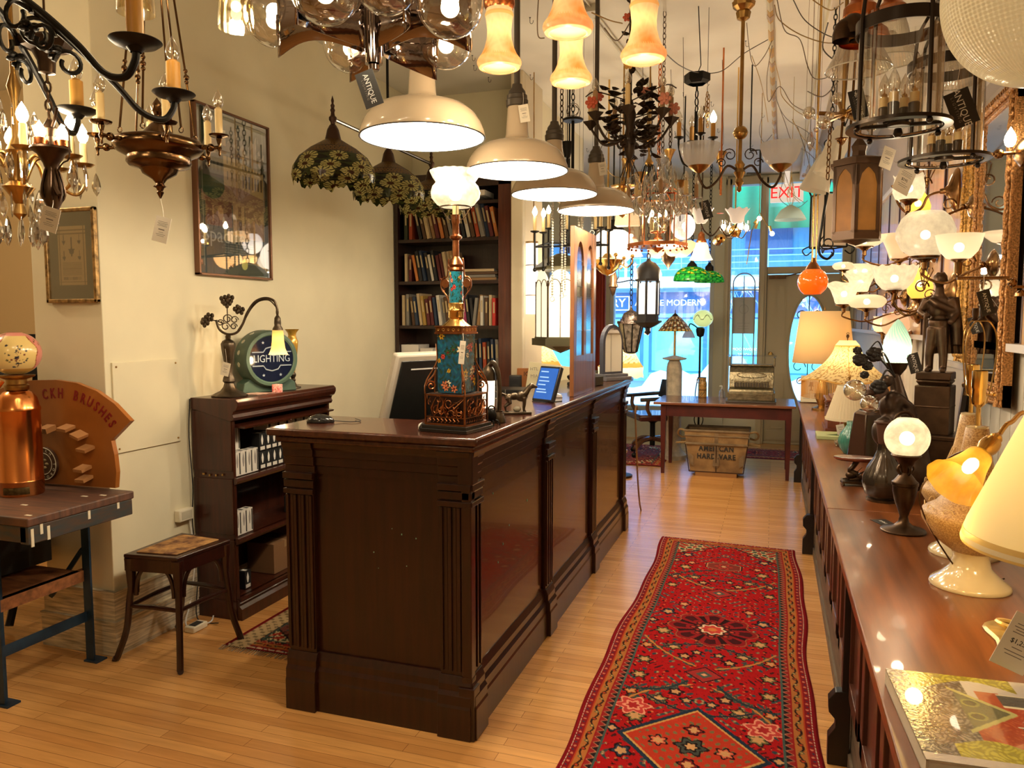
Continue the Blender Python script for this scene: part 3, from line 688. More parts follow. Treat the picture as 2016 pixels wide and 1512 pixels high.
# billiard light with three daisy shades
def daisy_col(seed):
 R=np.random.RandomState(seed);fl=[]
 for row,vv,n_ in((0,.10,9),(1,.27,9),(2,.42,7)):
  for k in range(n_):fl.append(((k+.5*row+R.uniform(-.15,.15))/n_,vv+R.uniform(-.02,.02),R.uniform(.85,1.15)*(.128-row*.014)))
 def col(U,V):
  C=np.zeros((len(U),3));circ=2.9*(1-V*.62)
  br_=(np.abs(((V*26)%1)-.5)<.38)&(np.abs(((U*48+(np.floor(V*26)%2)*.5)%1)-.5)<.42)
  C[:]=np.where(br_[:,None],np.array([.16,.085,.02]),np.array([.02,.012,.006]))
  low=V<.52;g=(np.sin(U*70)+np.sin(V*60+U*31))>-.2
  C[low]=np.where(g[low][:,None],np.array([.035,.045,.012]),np.array([.01,.009,.004]))
  best=np.full(len(U),9.)
  for(u0,v0,r0)in fl:
   du=((U-u0+.5)%1-.5)*circ;dv=(V-v0)*1.0;r=np.hypot(du,dv)/r0*1.0;th=np.arctan2(dv,du)
   m_=(r<1)&(r<best);best[m_]=r[m_]
   pet=np.abs(np.sin(th*6+u0*9))>.5
   cc_=np.where((r<.34)[:,None],np.array([.05,.016,.004]),np.where((pet&(r<.96))[:,None],np.array([.46,.42,.15]),np.array([.01,.008,.003])))
   C[m_]=cc_[m_]
  return C
 return col
DAISY=paint('daisy_leaded_glass',.25,translucent=.4,bump=.1,bs=200)
bl=thing('daisy_billiard_light','billiard light with three leaded daisy glass shades on one bar against the left wall','ceiling light',(-2.172,4.13,2.265))
prf=np.array([(.205,.0),(.212,.03),(.205,.07),(.175,.12),(.12,.165),(.07,.195),(.042,.212)])
SH_BR=mat('shade_cap_bronze',(.05,.025,.015),.4,.7)
for i,y in enumerate((3.53,4.13,4.73)):
 R_=np.random.RandomState(i);ph=R_.rand(4)*6;dy=y-4.13
 def pos(U,V,ph=ph,dy=dy):
  t=V*(len(prf)-1);r=np.interp(t,range(len(prf)),prf[:,0]);z=np.interp(t,range(len(prf)),prf[:,1])
  w=np.clip(1-V*7,0,1);z=z+w*(.012*np.sin(U*2*PI*9+ph[0])+.008*np.sin(U*2*PI*23+ph[1])+.005*np.sin(U*2*PI*41+ph[2]))
  return r*np.cos(2*PI*U),r*np.sin(2*PI*U)+dy,z
 s=grid('daisy_shade',420,140,pos,daisy_col(i+1),DAISY,bl,label='leaded glass shade with yellow daisies')
 obj('cap',MB().lathe([(.052,.205),(.042,.212),(.036,.235),(.030,.262),(.018,.285),(.012,.29),(.012,.30),(.02,.312),(.02,.325),(.011,.335),(.009,.35),(.013,.362),(.008,.372),(.011,.385),(.005,.395),(.0075,.41),(.0005,.435)],20,(0,dy,0)),SH_BR,s)
obj('bar',MB().rod((0,-.6,.318),(0,.6,.318),.0095,10),mat('black_chrome',(.08,.07,.06),.15,1),bl)
for y in(-.0,):
 obj('hanging_rod',MB().rod((0,y,.33),(0,y,CZ-2.265),.008),BLACKM,bl)
obj('canopy',MB().caps(True,True).lathe([(.01,CZ-2.265-.05),(.06,CZ-2.265-.02),(.065,CZ-2.265-.002)],24),BLACKM,bl)
# framed house poster on the left wall
pc=Vector((-2.86,3.592,2.233));PW,PH=.615,.885
f=thing('framed_poster','tall framed poster of an old house with script title on the left cream wall','poster',pc)
FRB=mat('poster_frame_bronze',(.20,.10,.06),.3,.7)
m=MB();
for(y0,y1,z0,z1)in((-PW/2,PW/2,PH/2-.012,PH/2),(-PW/2,PW/2,-PH/2,-PH/2+.012),(-PW/2,-PW/2+.012,-PH/2,PH/2),(PW/2-.012,PW/2,-PH/2,PH/2)):m.box(0,.035,y0,y1,z0,z1)
obj('frame',m,FRB,f,smooth=False,bevel=.002)
def poster_col(U,V):return np.clip(poster_base(U,V)*1.7+.012,0,.9)
def poster_base(U,V):
 x,z=U,V;C=np.zeros((len(U),3));C[:]=srgb(60,70,60)
 R=np.random.RandomState(3);N=np.sin(x*37+3*np.sin(z*19))*np.sin(z*41+2*np.sin(x*23))
 inn=(x>.06)&(x<.95)&(z>.045)&(z<.96);C[inn]=srgb(56,66,62)
 top=inn&(z>.44);sky=top
 C[sky]=np.array(srgb(150,148,136));C[sky&(N>.35)]=srgb(178,176,160)
 tree=top&((z>.86+.05*np.sin(x*25)+.03*np.sin(x*61))|((x>.84)&(z>.66+.05*np.sin(x*80))&(N>-.3)));C[tree]=srgb(48,66,44)
 C[top&(x<.2)&(z>.80+.03*np.sin(x*60))]=srgb(52,70,50)
 lawn=top&(z<.62-.10*(x-.1));C[lawn]=srgb(150,120,96);C[lawn&(x<.4)&(np.hypot((x-.2)*1.2,(z-.56)*2)<.2)]=srgb(50,78,50)
 def rect(x0,x1,z0,z1,c,sl=0):q=inn&(x>x0)&(x<x1)&(z>z0+sl*(x-x0))&(z<z1+sl*(x-x0));C[q]=srgb(*c)
 rect(.08,.36,.60,.74,(92,92,84));rect(.36,.58,.56,.80,(188,166,116));rect(.58,.93,.56,.73,(198,172,118),-.12)
 roof=inn&(z>.74)&(z<.74+.10*np.clip(1-np.abs(x-.45)/.22,0,1));C[roof]=srgb(120,110,98)
 rect(.34,.40,.80,.90,(196,178,140));rect(.62,.66,.72,.82,(190,170,130));rect(.20,.26,.74,.82,(170,150,120))
 for i in range(5):rect(.12+i*.05,.14+i*.05,.63,.70,(60,62,58))
 for i in range(3):rect(.40+i*.06,.42+i*.06,.70,.75,(84,74,56));rect(.40+i*.06,.42+i*.06,.60,.65,(90,80,60))
 for i in range(7):rect(.62+i*.045,.64+i*.045,.57,.65,(70,62,48));rect(.62+i*.045,.64+i*.045,.685,.71,(96,84,60),-.12)
 rect(.10,.46,.30,.46,(118,78,56));q=inn&(np.hypot((x-.30)*1.2,(z-.38))<.045);C[q]=srgb(182,140,96);q=inn&(np.abs(x-.20)<.012)&(z>.32)&(z<.42);C[q]=srgb(170,130,90)
 q=inn&(np.hypot((x-.34)*1.2,(z-.34))<.02);C[q]=srgb(190,180,150)
 rect(.47,.64,.25,.47,(176,146,108));rect(.52,.60,.27,.36,(110,84,60));rect(.54,.59,.37,.44,(132,102,74));rect(.64,.93,.24,.46,(158,128,96))
 q=inn&(x>.66)&(x<.92)&(z>.26)&(z<.45)&(N>.2);C[q]=srgb(186,156,120)
 line=inn&((np.abs(x-.075)<.003)|(np.abs(x-.935)<.003)|(np.abs(z-.055)<.002)|(np.abs(z-.95)<.002));C[line]=srgb(150,150,130)
 for i in range(9):
  zz=.20-i*.015;wd=.2+.06*((i*7)%3)/3;q=inn&(np.abs(z-zz)<.0035)&(np.abs(x-.55)<wd)&(np.sin(x*300+i)>-.3);C[q]=srgb(130,132,118)
 q=np.hypot((x-.62)*.8,(z-.075))<.035;C[q]=srgb(190,190,110)
 return C
grid('print',150,210,lambda U,V:(.020+0*U,-PW/2+.012+(PW-.024)*U,-PH/2+.012+(PH-.024)*V),poster_col,paint('poster_print',.5),f,smooth=False)
text('lettering','Spadina',.115,mat('poster_white',(.6,.6,.52),.6),f,(.0215,-.09,-.225),(PI/2,0,PI/2),.0003,sx=1.0)
obj('glass',MB().box(.024,.026,-PW/2+.01,PW/2-.01,-PH/2+.01,PH/2-.01),clear_glass('picture_glass',(1,1,1),.06,.02),f,smooth=False)
# framed chandelier print on the pier
p0=ony(94,413,2.69);f=thing('framed_print','small framed chandelier engraving with green mat on the end of the pier','picture',(-3.012,2.688,1.844))
w,h=.150,.212
m=MB()
for(x0,x1,z0,z1)in((-w,w,h-.018,h),(-w,w,-h,-h+.018),(-w,-w+.018,-h,h),(w-.018,w,-h,h)):m.box(x0,x1,-.022,0,z0,z1)
obj('frame',m,mat('gilt_black_frame',(.36,.22,.08),.35,.6,noise=.7,ns=40),f,smooth=False,bevel=.004)
def pr_col(U,V):
 C=np.zeros((len(U),3));C[:]=srgb(74,76,50);x,z=U,V
 q=(x>.21)&(x<.82)&(z>.16)&(z<.84);C[q]=srgb(196,168,112)
 b=q&((np.abs(x-.25)<.008)|(np.abs(x-.78)<.008)|(np.abs(z-.2)<.006)|(np.abs(z-.79)<.004)|(np.abs(z-.75)<.004));C[b]=srgb(110,86,34)
 for(cx,cz,s)in((.34,.68,.8),(.68,.68,.8),(.34,.50,.8),(.68,.50,.8),(.51,.60,1.5)):
  d1=(np.abs(x-cx)<.008*s)&(np.abs(z-cz)<.075*s);d2=(np.hypot((x-cx)*.7,(z-cz+.035*s))<.024*s);d3=(np.abs(z-cz+.02*s)<.006)&(np.abs(x-cx)<.045*s)
  C[q&(d1|d2|d3)]=srgb(58,48,34)
 for i in range(11):
  zz=.42-i*.014;C[q&(np.abs(z-zz)<.0035)&(np.abs(x-.51)<.21)]=srgb(140,118,76)
 C[q&(z>.225)&(z<.255)&(np.abs(x-.51)<.2)&(np.sin(x*220)>0)]=srgb(90,74,44)
 return C
grid('print',110,150,lambda U,V:(-w+.016+(2*w-.032)*U,-.010+0*U,-h+.016+(2*h-.032)*V),pr_col,paint('print_paper',.6),f,smooth=False)
obj('glass',MB().box(-w+.01,w-.01,-.014,-.0125,-h+.01,h-.01),clear_glass('picture_glass'),f,smooth=False)
# steel and wood workbench at the left
wb=thing('workbench','old workbench with paint-stained wooden top and blue steel legs at the left edge','workbench',(-3.30,2.38,0))
BLUE=mat('navy_steel',(.018,.045,.085),.45,.3,noise=.4,ns=12)
obj('bench_top',MB().box(-.75,.63,-.255,.262,.765,.80),mat('worn_bench_top',(.16,.075,.045),.5,noise=.7,ns=9,stretch=(.6,6,1),col2=(.06,.035,.028)),wb,smooth=False,bevel=.006)
obj('apron',MB().box(-.75,.615,-.25,-.215,.70,.765).box(.58,.625,-.25,.255,.695,.765),mat('blue_grey_wood',(.035,.05,.055),.5,noise=.6,ns=14,stretch=(1,1,5),col2=(.08,.05,.035)),wb,smooth=False,bevel=.004)
m=MB()
for(x,y,z,a,b)in((.627,-.24,.735,.003,.05),(.627,-.20,.745,.003,.02),(.627,-.17,.73,.003,.035),(.627,.02,.75,.003,.02),(.627,.17,.757,.003,.018)):m.box(x-a,x,y,y+.012,z-b,z+.02)
for(x,y)in((.5,.1),(.4,-.1),(.56,.14),(.57,-.22)):m.box(x,x+.03,y,y+.012,.800,.8012)
obj('paint_drips',m,CREAMW,wb,smooth=False)
for(x,y)in((.385,-.195),(.385,.235),(-.60,-.195),(-.60,.235)):
 m=MB().prism([(x-.022,y-.022),(x+.022,y-.022),(x+.022,y-.016),(x-.016,y-.016),(x-.016,y+.022),(x-.022,y+.022)],.0,.70);m.box(x-.03,x+.045,y-.03,y+.03,0,.008)
 obj('leg',m,BLUE,wb,smooth=False)
for x in(.37,-.6):obj('side_rail',MB().box(x,x+.008,-.195,.235,.19,.235),BLUE,wb,smooth=False)
obj('brace',MB().tube([(.36,-.21,.42),(.20,-.2,.69)],.014,4),BLUE,wb,smooth=False);obj('brace',MB().tube([(.36,.22,.52),(.16,.22,.28)],.014,4),BLUE,wb,smooth=False)
obj('lower_shelf',MB().box(-.6,.365,-.19,.2,.41,.425).box(.335,.37,-.22,.235,.375,.425),mat('raw_pine',(.26,.10,.035),.6,noise=.5,ns=7,stretch=(1,5,5)),wb,smooth=False)
obj('drawer_box',MB().box(-.5,.14,-.15,.25,.44,.60),mat('black_box_wood',(.02,.02,.018),.5),wb,smooth=False,bevel=.003)
p=onz(44,972,.80);ex=thing('extinguisher_lamp','copper fire extinguisher made into a lamp with a painted pink globe on the workbench','lamp',p)
EC=mat('polished_copper',(.80,.30,.09),.2,1,bump=.05,bs=8)
obj('cylinder',MB().caps(True).lathe([(.083,0),(.086,.006),(.086,.06),(.088,.064),(.086,.068),(.084,.36),(.0865,.368),(.0865,.376),(.082,.385),(.074,.42),(.055,.445),(.034,.455),(.030,.462)],48),EC,ex,ang=.9)
obj('collar',MB().lathe([(.045,.455),(.047,.46),(.047,.475),(.040,.48),(.040,.50),(.07,.512),(.072,.518),(.03,.52)],32),BRASS,ex)
obj('name_plate',MB().lathe([(.0875,.012),(.0885,.014),(.0885,.040),(.0875,.042)],20,a0=-1.55,a1=-.35),mat('brass_dark_plate',(.12,.08,.03),.4,.8,noise=.6,ns=60),ex)
def glob(U,V):
 C=np.zeros((len(U),3));C[:]=srgb(214,130,112);u=((U-.905+.5)%1-.5)*2*PI;v=(V-.5)*2
 top=.55*np.cos(np.clip(u*1.5,-PI/2,PI/2))**.5*1.1;q=(np.abs(u)<.85-.25*np.clip(v,0,1)+.06*np.sin(v*9))&(v<.72);C[q]=srgb(228,196,120)
 e=(np.abs(np.abs(u)-(.85-.25*np.clip(v,0,1)+.06*np.sin(v*9)))<.03)&(v<.72);C[e]=srgb(150,70,30)
 C[v<-.62]=srgb(200,150,70)
 R=np.random.RandomState(2)
 for i in range(46):
  a=R.uniform(-.45,.45);b=R.uniform(-.55,.3)if i>14 else-.5+i*.05;a=a if i>14 else .05*math.sin(i)
  s=R.uniform(.02,.055);c=[(40,40,50),(120,60,50),(90,90,50),(60,60,70)][i%4];k=np.hypot((u-a),(v-b)*1.2)<s;C[k]=srgb(*c)
 for i in range(9):
  a=R.choice([-1,1])*R.uniform(.7,1.3);b=R.uniform(.3,.9);k=np.hypot(u-a,v-b)<.05;C[k]=srgb(120,80,50)
 return C
def gp(U,V):
 t=.32+V*(PI-.60);return .1015*np.sin(t)*np.cos(2*PI*U),.1015*np.sin(t)*np.sin(2*PI*U),.612-.093*np.cos(t)
grid('painted_globe',160,90,gp,glob,paint('painted_glass',.22,coat=.6,emit=.05),ex,label='hand painted pink and cream globe')
obj('handle_pipe',MB().tube(spline([(-.05,-.03,.36),(-.10,-.03,.37),(-.12,-.02,.42),(-.08,0,.49)],5),.008,8),EC,ex)
YB=2.60;pts=[(-20,775),(20,757),(60,749),(110,748),(150,754),(190,770),(225,795),(257,829),(219,868),(225,895),(229,930),(227,961),(-20,958)]
W=[ony(u,v,YB)for u,v in pts]
f=thing('brush_display_board','wooden paintbrush display board with red arched lettering on the workbench','display board',(W[3].x,YB,.802))
OR_=mat('varnished_ply',(.36,.12,.02),.35,noise=.2,ns=4,coat=.3)
obj('board',MB().prism([(q.x-W[3].x,max(0,q.z-.802))for q in W],0,.022,'y'),OR_,f,smooth=False)
RED=mat('sign_red',(.22,.006,.01),.5)
for i,ch in enumerate('CKH BRUSHES'):
 if ch==' ':continue
 a=math.radians(-11+i*6.9);q=ony(113+127*math.sin(a),902-127*math.cos(a),YB)
 text('lettering',ch,.064,RED,f,(q.x-W[3].x,-.001,q.z-.802),(PI/2,a,0),.0008,sx=.72,bold=.0015)
for(u,v,r_)in((102,838,0),(140,838,.1),(166,852,.35),(178,878,.1),(172,917,.05),(175,937,0)):
 q=ony(u,v,YB);m=MB();m.box(-.026,.026,-.055,0,-.008 if r_!=0 or v>900 else-.018,.006);o=obj('peg_shelf',m,mat('bare_wood_peg',(.50,.24,.09),.5),f,smooth=False);o.location=(q.x-W[3].x,0,q.z-.802);o.rotation_euler=(.25,r_,0)
q=ony(92,912,YB);m=MB();m.T=Matrix.Translation((q.x-W[3].x,0,q.z-.802))@Matrix.Rotation(PI/2,4,'X')
m.caps(True,True).lathe([(.075,0),(.075,.012),(.069,.014)],40);dk=obj('round_seal',m,mat('seal_brown',(.10,.05,.03),.5),f)
m=MB();m.ring((q.x-W[3].x,-.015,q.z-.802),.073,.002,40,5,'y').ring((q.x-W[3].x,-.015,q.z-.802),.048,.0015,40,5,'y');obj('seal_ring',m,CREAMW,dk)
for i,ch in enumerate('BOECKH TORONTO'):
 if ch==' ' or i<1:continue
 a=math.radians(-80+i*24);text('lettering',ch,.018,CREAMW,dk,(q.x-W[3].x+.061*math.sin(a),-.0145,q.z-.802+.061*math.cos(a)),(PI/2,a,0),.0005)
for k in range(5):
 a=k*1.257;obj('seal_leaf',MB().sph((q.x-W[3].x+.018*math.cos(a),-.015,q.z-.802+.018*math.sin(a)),.012,8,6,(1,.2,.5)),mat('seal_tan',(.45,.36,.2)),dk)
f=thing('black_shade_lamp','lamp with a black fabric shade behind the painted globe at the left edge','lamp',(-3.66,3.0,.82))
obj('lamp_shade',MB().lathe([(.20,.46),(.10,.66)],6),mat('black_fabric',(.012,.012,.016),.9),f,smooth=False,solid=.004)
obj('base',MB().caps(True).lathe([(.09,0),(.09,.02),(.04,.05),(.03,.10),(.075,.16),(.085,.24),(.06,.30),(.02,.34),(.012,.46)],24),BLACKM,f)
f=thing('iron_pedestal_table','dark iron pedestal table behind the workbench','table',(-3.70,3.0,0))
obj('table_top',MB().box(-.35,.35,-.3,.3,.78,.82),DARKW,f,bevel=.004)
obj('pedestal',MB().lathe([(.05,.30),(.035,.36),(.03,.6),(.06,.78)],12),BLACKM,f);m=MB()
for k in range(4):
 a=k*PI/2+.4;m.tube(spline([(0,0,.33),(.15*math.cos(a),.15*math.sin(a),.28),(.3*math.cos(a),.3*math.sin(a),.03)],5),.02,6)
obj('foot_spider',m,BLACKM,f)
# stool
st=thing('stool','dark wooden stool with worn woven leather seat in front of the bulb bookcase','stool',(-2.575,2.80,0))
q=[(-.145,-.185),(.125,-.155),(.150,.165),(-.155,.185)];SHT=.515
m=MB().prism(q,SHT-.018,SHT);obj('seat',m,MAHOG,st,bevel=.005)
m=MB().prism([(x*.985,y*.985)for x,y in q],SHT-.075,SHT-.018);obj('seat_rail',m,MAHOG,st,smooth=False)
m=MB().prism([(x*.74,y*.8)for x,y in q],SHT,SHT+.006);obj('seat_pad',m,mat('worn_tapestry',(.50,.27,.09),.8,noise=1,ns=22,col2=(.10,.035,.015),bump=.4,bs=60),st,bevel=.003)
m=MB()
feet=[(-.235,-.16),(.135,-.17),(.155,.215),(-.23,.22)]
for(x,y),(fx,fy)in zip(q,feet):
 x*=.88;y*=.88
 obj('leg',MB().tube(spline([(x,y,SHT-.02),(x+.02*(1 if x<0 else-1)*-.0,y,SHT-.14),(lerp(x,fx,.12),lerp(y,fy,.12),.30),(lerp(x,fx,.35),lerp(y,fy,.35),.16),(lerp(x,fx,.8),lerp(y,fy,.8),.05),(fx*1.0,fy*1.0,.012),(fx*1.06,fy*1.04,.012)],5),[.026,.025,.023,.021,.019,.017]+[.015]*20+[.013]*5,8),MAHOG,st)
Q=[(lerp(x*.88,fx,.14),lerp(y*.88,fy,.14))for(x,y),(fx,fy)in zip(q,feet)]
m=MB()
for i in range(4):a,b=Q[i],Q[(i+1)%4];obj('stretcher',MB().tube([(a[0],a[1],.27),(lerp(a[0],b[0],.5),lerp(a[1],b[1],.5),.275),(b[0],b[1],.27)],[.009,.012,.009],8),MAHOG,st)
for i in range(4):
 a,b=q[i],q[(i+1)%4];br_=MB()
 for(s0,s1)in((.1,.26),(.9,.74)):
  br_.tube(bez([(lerp(a[0]*.88,b[0]*.88,s0-.0*.5),lerp(a[1]*.88,b[1]*.88,s0),SHT-.19),(lerp(a[0]*.88,b[0]*.88,s0),lerp(a[1]*.88,b[1]*.88,s0),SHT-.10),(lerp(a[0]*.88,b[0]*.88,s1),lerp(a[1]*.88,b[1]*.88,s1),SHT-.07)],6),.010,6)
 obj('bracket',br_,MAHOG,st)
# stacking bookcase with light bulbs boxes
bk=thing('bulb_bookcase','dark mahogany stacking bookcase holding boxes of light bulbs against the left wall','bookcase',(-2.85,3.22,0))
D=.25;L=.90
BW_=wood('bookcase_mahogany',(.060,.014,.007),(.03,.008,.004),.3,(9,9,.8),5)
obj('end_panel',MB().box(0,D,0,.02,.03,1.10).box(.0,D-.005,-.006,.0,.05,.42).box(.0,D-.005,-.006,.0,.45,.74).box(.0,D-.005,-.006,.0,.78,1.09),BW_,bk,smooth=False,bevel=.003)
obj('end_panel',MB().box(0,D,L-.02,L,.03,1.10),BW_,bk,smooth=False)
obj('back_panel',MB().box(0,.01,.02,L-.02,.1,1.1),BW_,bk,smooth=False)
for z,nm in((.43,'shelf'),(.745,'shelf'),(.115,'shelf')):
 m=MB().box(.01,D,.02,L-.02,z-.02,z);m.prism([(D-.01,z-.035),(D+.012,z-.03),(D+.022,z-.015),(D+.018,z),(D-.01,z)],0,L,'y');obj(nm,m,BW_,bk,smooth=False)
obj('plinth',MB().prism([(D-.02,0),(D+.03,0),(D+.03,.06),(D+.015,.075),(D+.022,.09),(D+.008,.105),(D-.02,.105)],-.005,L+.005,'y').box(.0,D,-.01,.015,0,.1),BW_,bk,smooth=False)
obj('cornice',MB().prism([(0,1.10),(D-.01,1.04),(D+.012,1.045),(D+.02,1.06),(D+.012,1.075),(D+.018,1.09),(D+.035,1.10),(D+.045,1.12),(D+.045,1.14),(D+.03,1.155),(0,1.155)],-.012,L+.012,'y'),BW_,bk,smooth=False,bevel=.003)
obj('raised_door',MB().prism([(D-.03,1.005),(D+.05,1.0),(D+.055,1.01),(D-.03,1.018)],.03,L-.03,'y').sph((D+.058,.42,1.0),.006,8,6),BW_,bk,smooth=False)
obj('hinge_studs',MB().box(.06,.075,-.009,-.005,.755,.765).box(.10,.11,-.009,-.005,.75,.76).box(.14,.15,-.009,-.005,.752,.762).box(.18,.19,-.009,-.005,.757,.767),BRASS,bk,smooth=False)
CARDW=mat('white_carton',(.72,.68,.62),.6);CARDB=mat('black_carton',(.014,.014,.015),.5);KRAFT=mat('kraft_cardboard',(.22,.11,.045),.8)
def bulbbox(dx,dy,dz,black):
 b=thing('bulb_box','x','box')
 a,c=(CARDB,CARDW)if black else(CARDW,CARDB)
 obj('carton',MB().box(-dx,0,0,dy,0,dz),a,b,smooth=False)
 m=MB();m.box(.0,.0006,dy*.12,dy*.88,dz*.04,dz*.24)if black else m.box(.0,.0006,dy*.78,dy*.95,dz*.05,dz*.95)
 m.box(-dx*.8,-dx*.2,dy*.3,dy*.7,dz,dz+.0005);obj('printed_band',m,c,b,smooth=False)
 g=MB();pts_=[(dy*.45+.16*dy*w_,z_*dz)for w_,z_ in((-.4,.34),(-1,.52),(-1.1,.66),(-.6,.80),(0,.92),(.6,.80),(1.1,.66),(1,.52),(.4,.34))];g.prism(pts_,0,.0008,'x');obj('bulb_picture',g,mat('print_white',(.85,.82,.76),.5)if black else mat('print_grey',(.32,.29,.27),.5),b,smooth=False)
 return b
bb_=bulbbox(.05,.05,.095,True);bw_=bulbbox(.045,.045,.125,False)
slots=[]
for z in(0,.1):
 for i in range(8):slots.append((bb_,(-2.865+.245,3.22+.24+i*.053,.748+z),('lower' if z==0 else 'upper',i,'black')))
for i in range(4):slots.append((bw_,(-2.865+.25,3.22+.028+i*.048,.748),('lower',i,'white')))
for i in range(2):slots.append((bw_,(-2.865+.2,3.22+.04+i*.05,.874),('upper',i,'white')))
for i in range(3):slots.append((bw_,(-2.865+.245,3.22+.026+i*.047,.433),('mid',i,'white')))
slots.append((bb_,(-2.865+.22,3.22+.12,.118),('bottom',0,'black')))
for i in range(3):slots.append((bb_,(-2.865+.22,3.22+.55+i*.06,.433),('mid',i,'black')))
used=set();NTH=['nearest','second','third','fourth','fifth','sixth','seventh','eighth']
GL={'lower':'top section, bottom layer','upper':'top section, upper layer','mid':'middle section','bottom':'on the bottom shelf of the bulb bookcase, standing alone'}
for src,loc,(a,i,c)in slots:
 lab=f'{c} bulb box in the {GL[a]}, {NTH[i]} from the stool' if a!='bottom' else 'single black light bulb box alone on the bottom shelf of the bulb bookcase'
 g=f'{c} bulb boxes, {a}' if a!='bottom' else None
 if src.name not in used:used.add(src.name);o=src;o.location=loc;tag(o,lab,group=g)
 else:o=copy_tree(src,loc,label=lab,group=g)
wl=thing('bulb_box','x','box',(0,0,0));
obj('carton',MB().box(-.09,0,0,.075,0,.05),CARDW,wl,smooth=False);obj('printed_band',MB().box(0,.0006,.01,.03,.008,.044),CARDB,wl,smooth=False)
for i in range(5):
 loc=(-2.865+.23,3.22+.33+i*.082,.949);lab=f'wide white bulb box lying on the black boxes in the bookcase, {NTH[i]} along the row'
 o=copy_tree(wl,loc,label=lab,group='wide white bulb boxes on the black ones')if i else wl
 if not i:o.location=loc;tag(o,lab,group='wide white bulb boxes on the black ones')
f=thing('cardboard_box','plain brown cardboard box on the bottom shelf of the bulb bookcase','box',(-2.83,3.60,.118));obj('carton',MB().box(0,.18,0,.22,0,.17),KRAFT,f,smooth=False);obj('tape',MB().box(0,.181,.1,.12,.17,.171).box(.18,.181,.1,.12,.13,.17),mat('tape_tan',(.3,.18,.08),.4),f,smooth=False)
TZ=1.156
f=thing('gooseneck_lamp','bronze leaf-scroll desk lamp with a lit amber bell glass on the bulb bookcase','lamp',onx(452,770,-2.70));f.location.z=TZ
LB=mat('verdigris_bronze',(.085,.062,.04),.35,.8,noise=.4,ns=30)
obj('base',MB().caps(True).lathe([(.088,0),(.09,.006),(.07,.018),(.045,.03),(.03,.05),(.024,.07),(.032,.08),(.028,.10),(.018,.12),(.022,.17),(.034,.25),(.036,.275),(.028,.29),(.012,.30),(.014,.315),(.006,.325)],28,rf=lambda a,j,r,z:(r*(1+.05*math.cos(8*a)),z)),LB,f)
vx=Vector((math.cos(YAW+.35),math.sin(YAW+.35),0))
def vp(x,z):return vx*x+Vector((0,0,z))
m=MB().tube([vp(*p)for p in[(q.x,q.z)for q in spline([(-.055,0,.40),(-.04,0,.35),(0,0,.325),(.045,0,.335),(.075,0,.38),(.10,0,.44),(.14,0,.495),(.19,0,.515),(.235,0,.50),(.25,0,.455)],6)]],.0065,8)
m.tube([vp(*p)for p in[(q.x,q.z)for q in spline([(.05,0,.345),(.085,0,.40),(.12,0,.46),(.16,0,.498),(.21,0,.503),(.243,0,.47)],6)]],.0035,6)
obj('arm',m,LB,f)
m=MB()
for(cx_,cz_,r)in((-.01,.365,.022),(.03,.365,.018),(-.035,.385,.018),(.0,.405,.025),(.035,.40,.02)):m.tube([vp(cx_+r*(1-i/26)*math.cos(i*.5),cz_+r*(1-i/26)*math.sin(i*.5))for i in range(16)],.003,5)
for(cx_,cz_)in((-.105,.40),(-.085,.415),(.0,.485),(-.015,.505),(.015,.51),(.05,.455),(.065,.45),(-.11,.385)):
 for k in range(4):a=k*PI/2+cx_*30;m.sph(vp(cx_+.013*math.cos(a),cz_+.013*math.sin(a)),.0135,6,5,(1,.5,1))
m.tube([vp(-.09,.40),vp(-.05,.395),vp(-.02,.38)],.003,5).tube([vp(0,.49),vp(0,.44),vp(.0,.38)],.003,5)
obj('leaf_scroll',m,LB,f)
q=vp(.25,.0)
obj('socket',MB().lathe([(.006,.46),(.008,.44),(.006,.425),(.016,.41),(.018,.385),(.017,.37),(.026,.355),(.028,.345)],18,q),LB,f)
ab=shade_mat('painted_amber_bell',(.86,.50,.18),.5,.3,emit=.24,ecol=(1,.50,.12))
g=obj('bell_glass',MB().lathe([(.0265,.35),(.029,.335),(.031,.29),(.036,.25),(.046,.222),(.050,.216)],32,q,rf=lambda a,j,r,z:(r*(1+(.03*math.cos(8*a)if j>3 else 0)),z)),ab,f,ang=1.5,label='lit amber glass bell shade')
obj('bulb',MB().sph(q+Vector((0,0,.30)),.016,12,8),BULBIN,g)
light('desk_lamp_light',Vector(f.location)+q+Vector((0,0,.17)),1.3,(1,.70,.38),.02)
tagcard(f,tuple(vx*.015+Vector((0,-.05,.145))),.045,.07,.25,top=tuple(vx*.0+Vector((0,-.03,.28))))
f=thing('round_lighting_sign','green drum sign with dark blue glass face lettered LIGHTING on the bulb bookcase','sign',onx(520,765,-2.705));f.location.z=TZ
f.rotation_euler=(0,0,math.radians(62));f.location.y+=.02
GRN=mat('sage_green_paint',(.06,.11,.085),.5,noise=.15,ns=9)
m=MB();m.T=Matrix.Translation((0,.06,.185))@Matrix.Rotation(PI/2,4,'X');m.caps(True,False).lathe([(.150,0),(.158,.01),(.158,.12),(.154,.135),(.150,.145),(.135,.148),(.128,.138)],56)
o=obj('drum',m,GRN,f,ang=.7)
m=MB();m.T=Matrix.Translation((0,.06,.185))@Matrix.Rotation(PI/2,4,'X');m.caps(True,True).lathe([(.13,.13),(.13,.137)],48);fc=obj('glass_face',m,mat('navy_glass',(.003,.006,.022),.12),f)
obj('cradle',MB().prism([(-.16,0),(.16,0),(.15,.05),(.11,.075),(.0,.035),(-.11,.075),(-.15,.05)],-.05,.05,'y'),GRN,f,smooth=False,bevel=.004)
SB=mat('sign_silver_blue',(.20,.24,.28),.4,emit=(.5,.6,.7),es=.04)
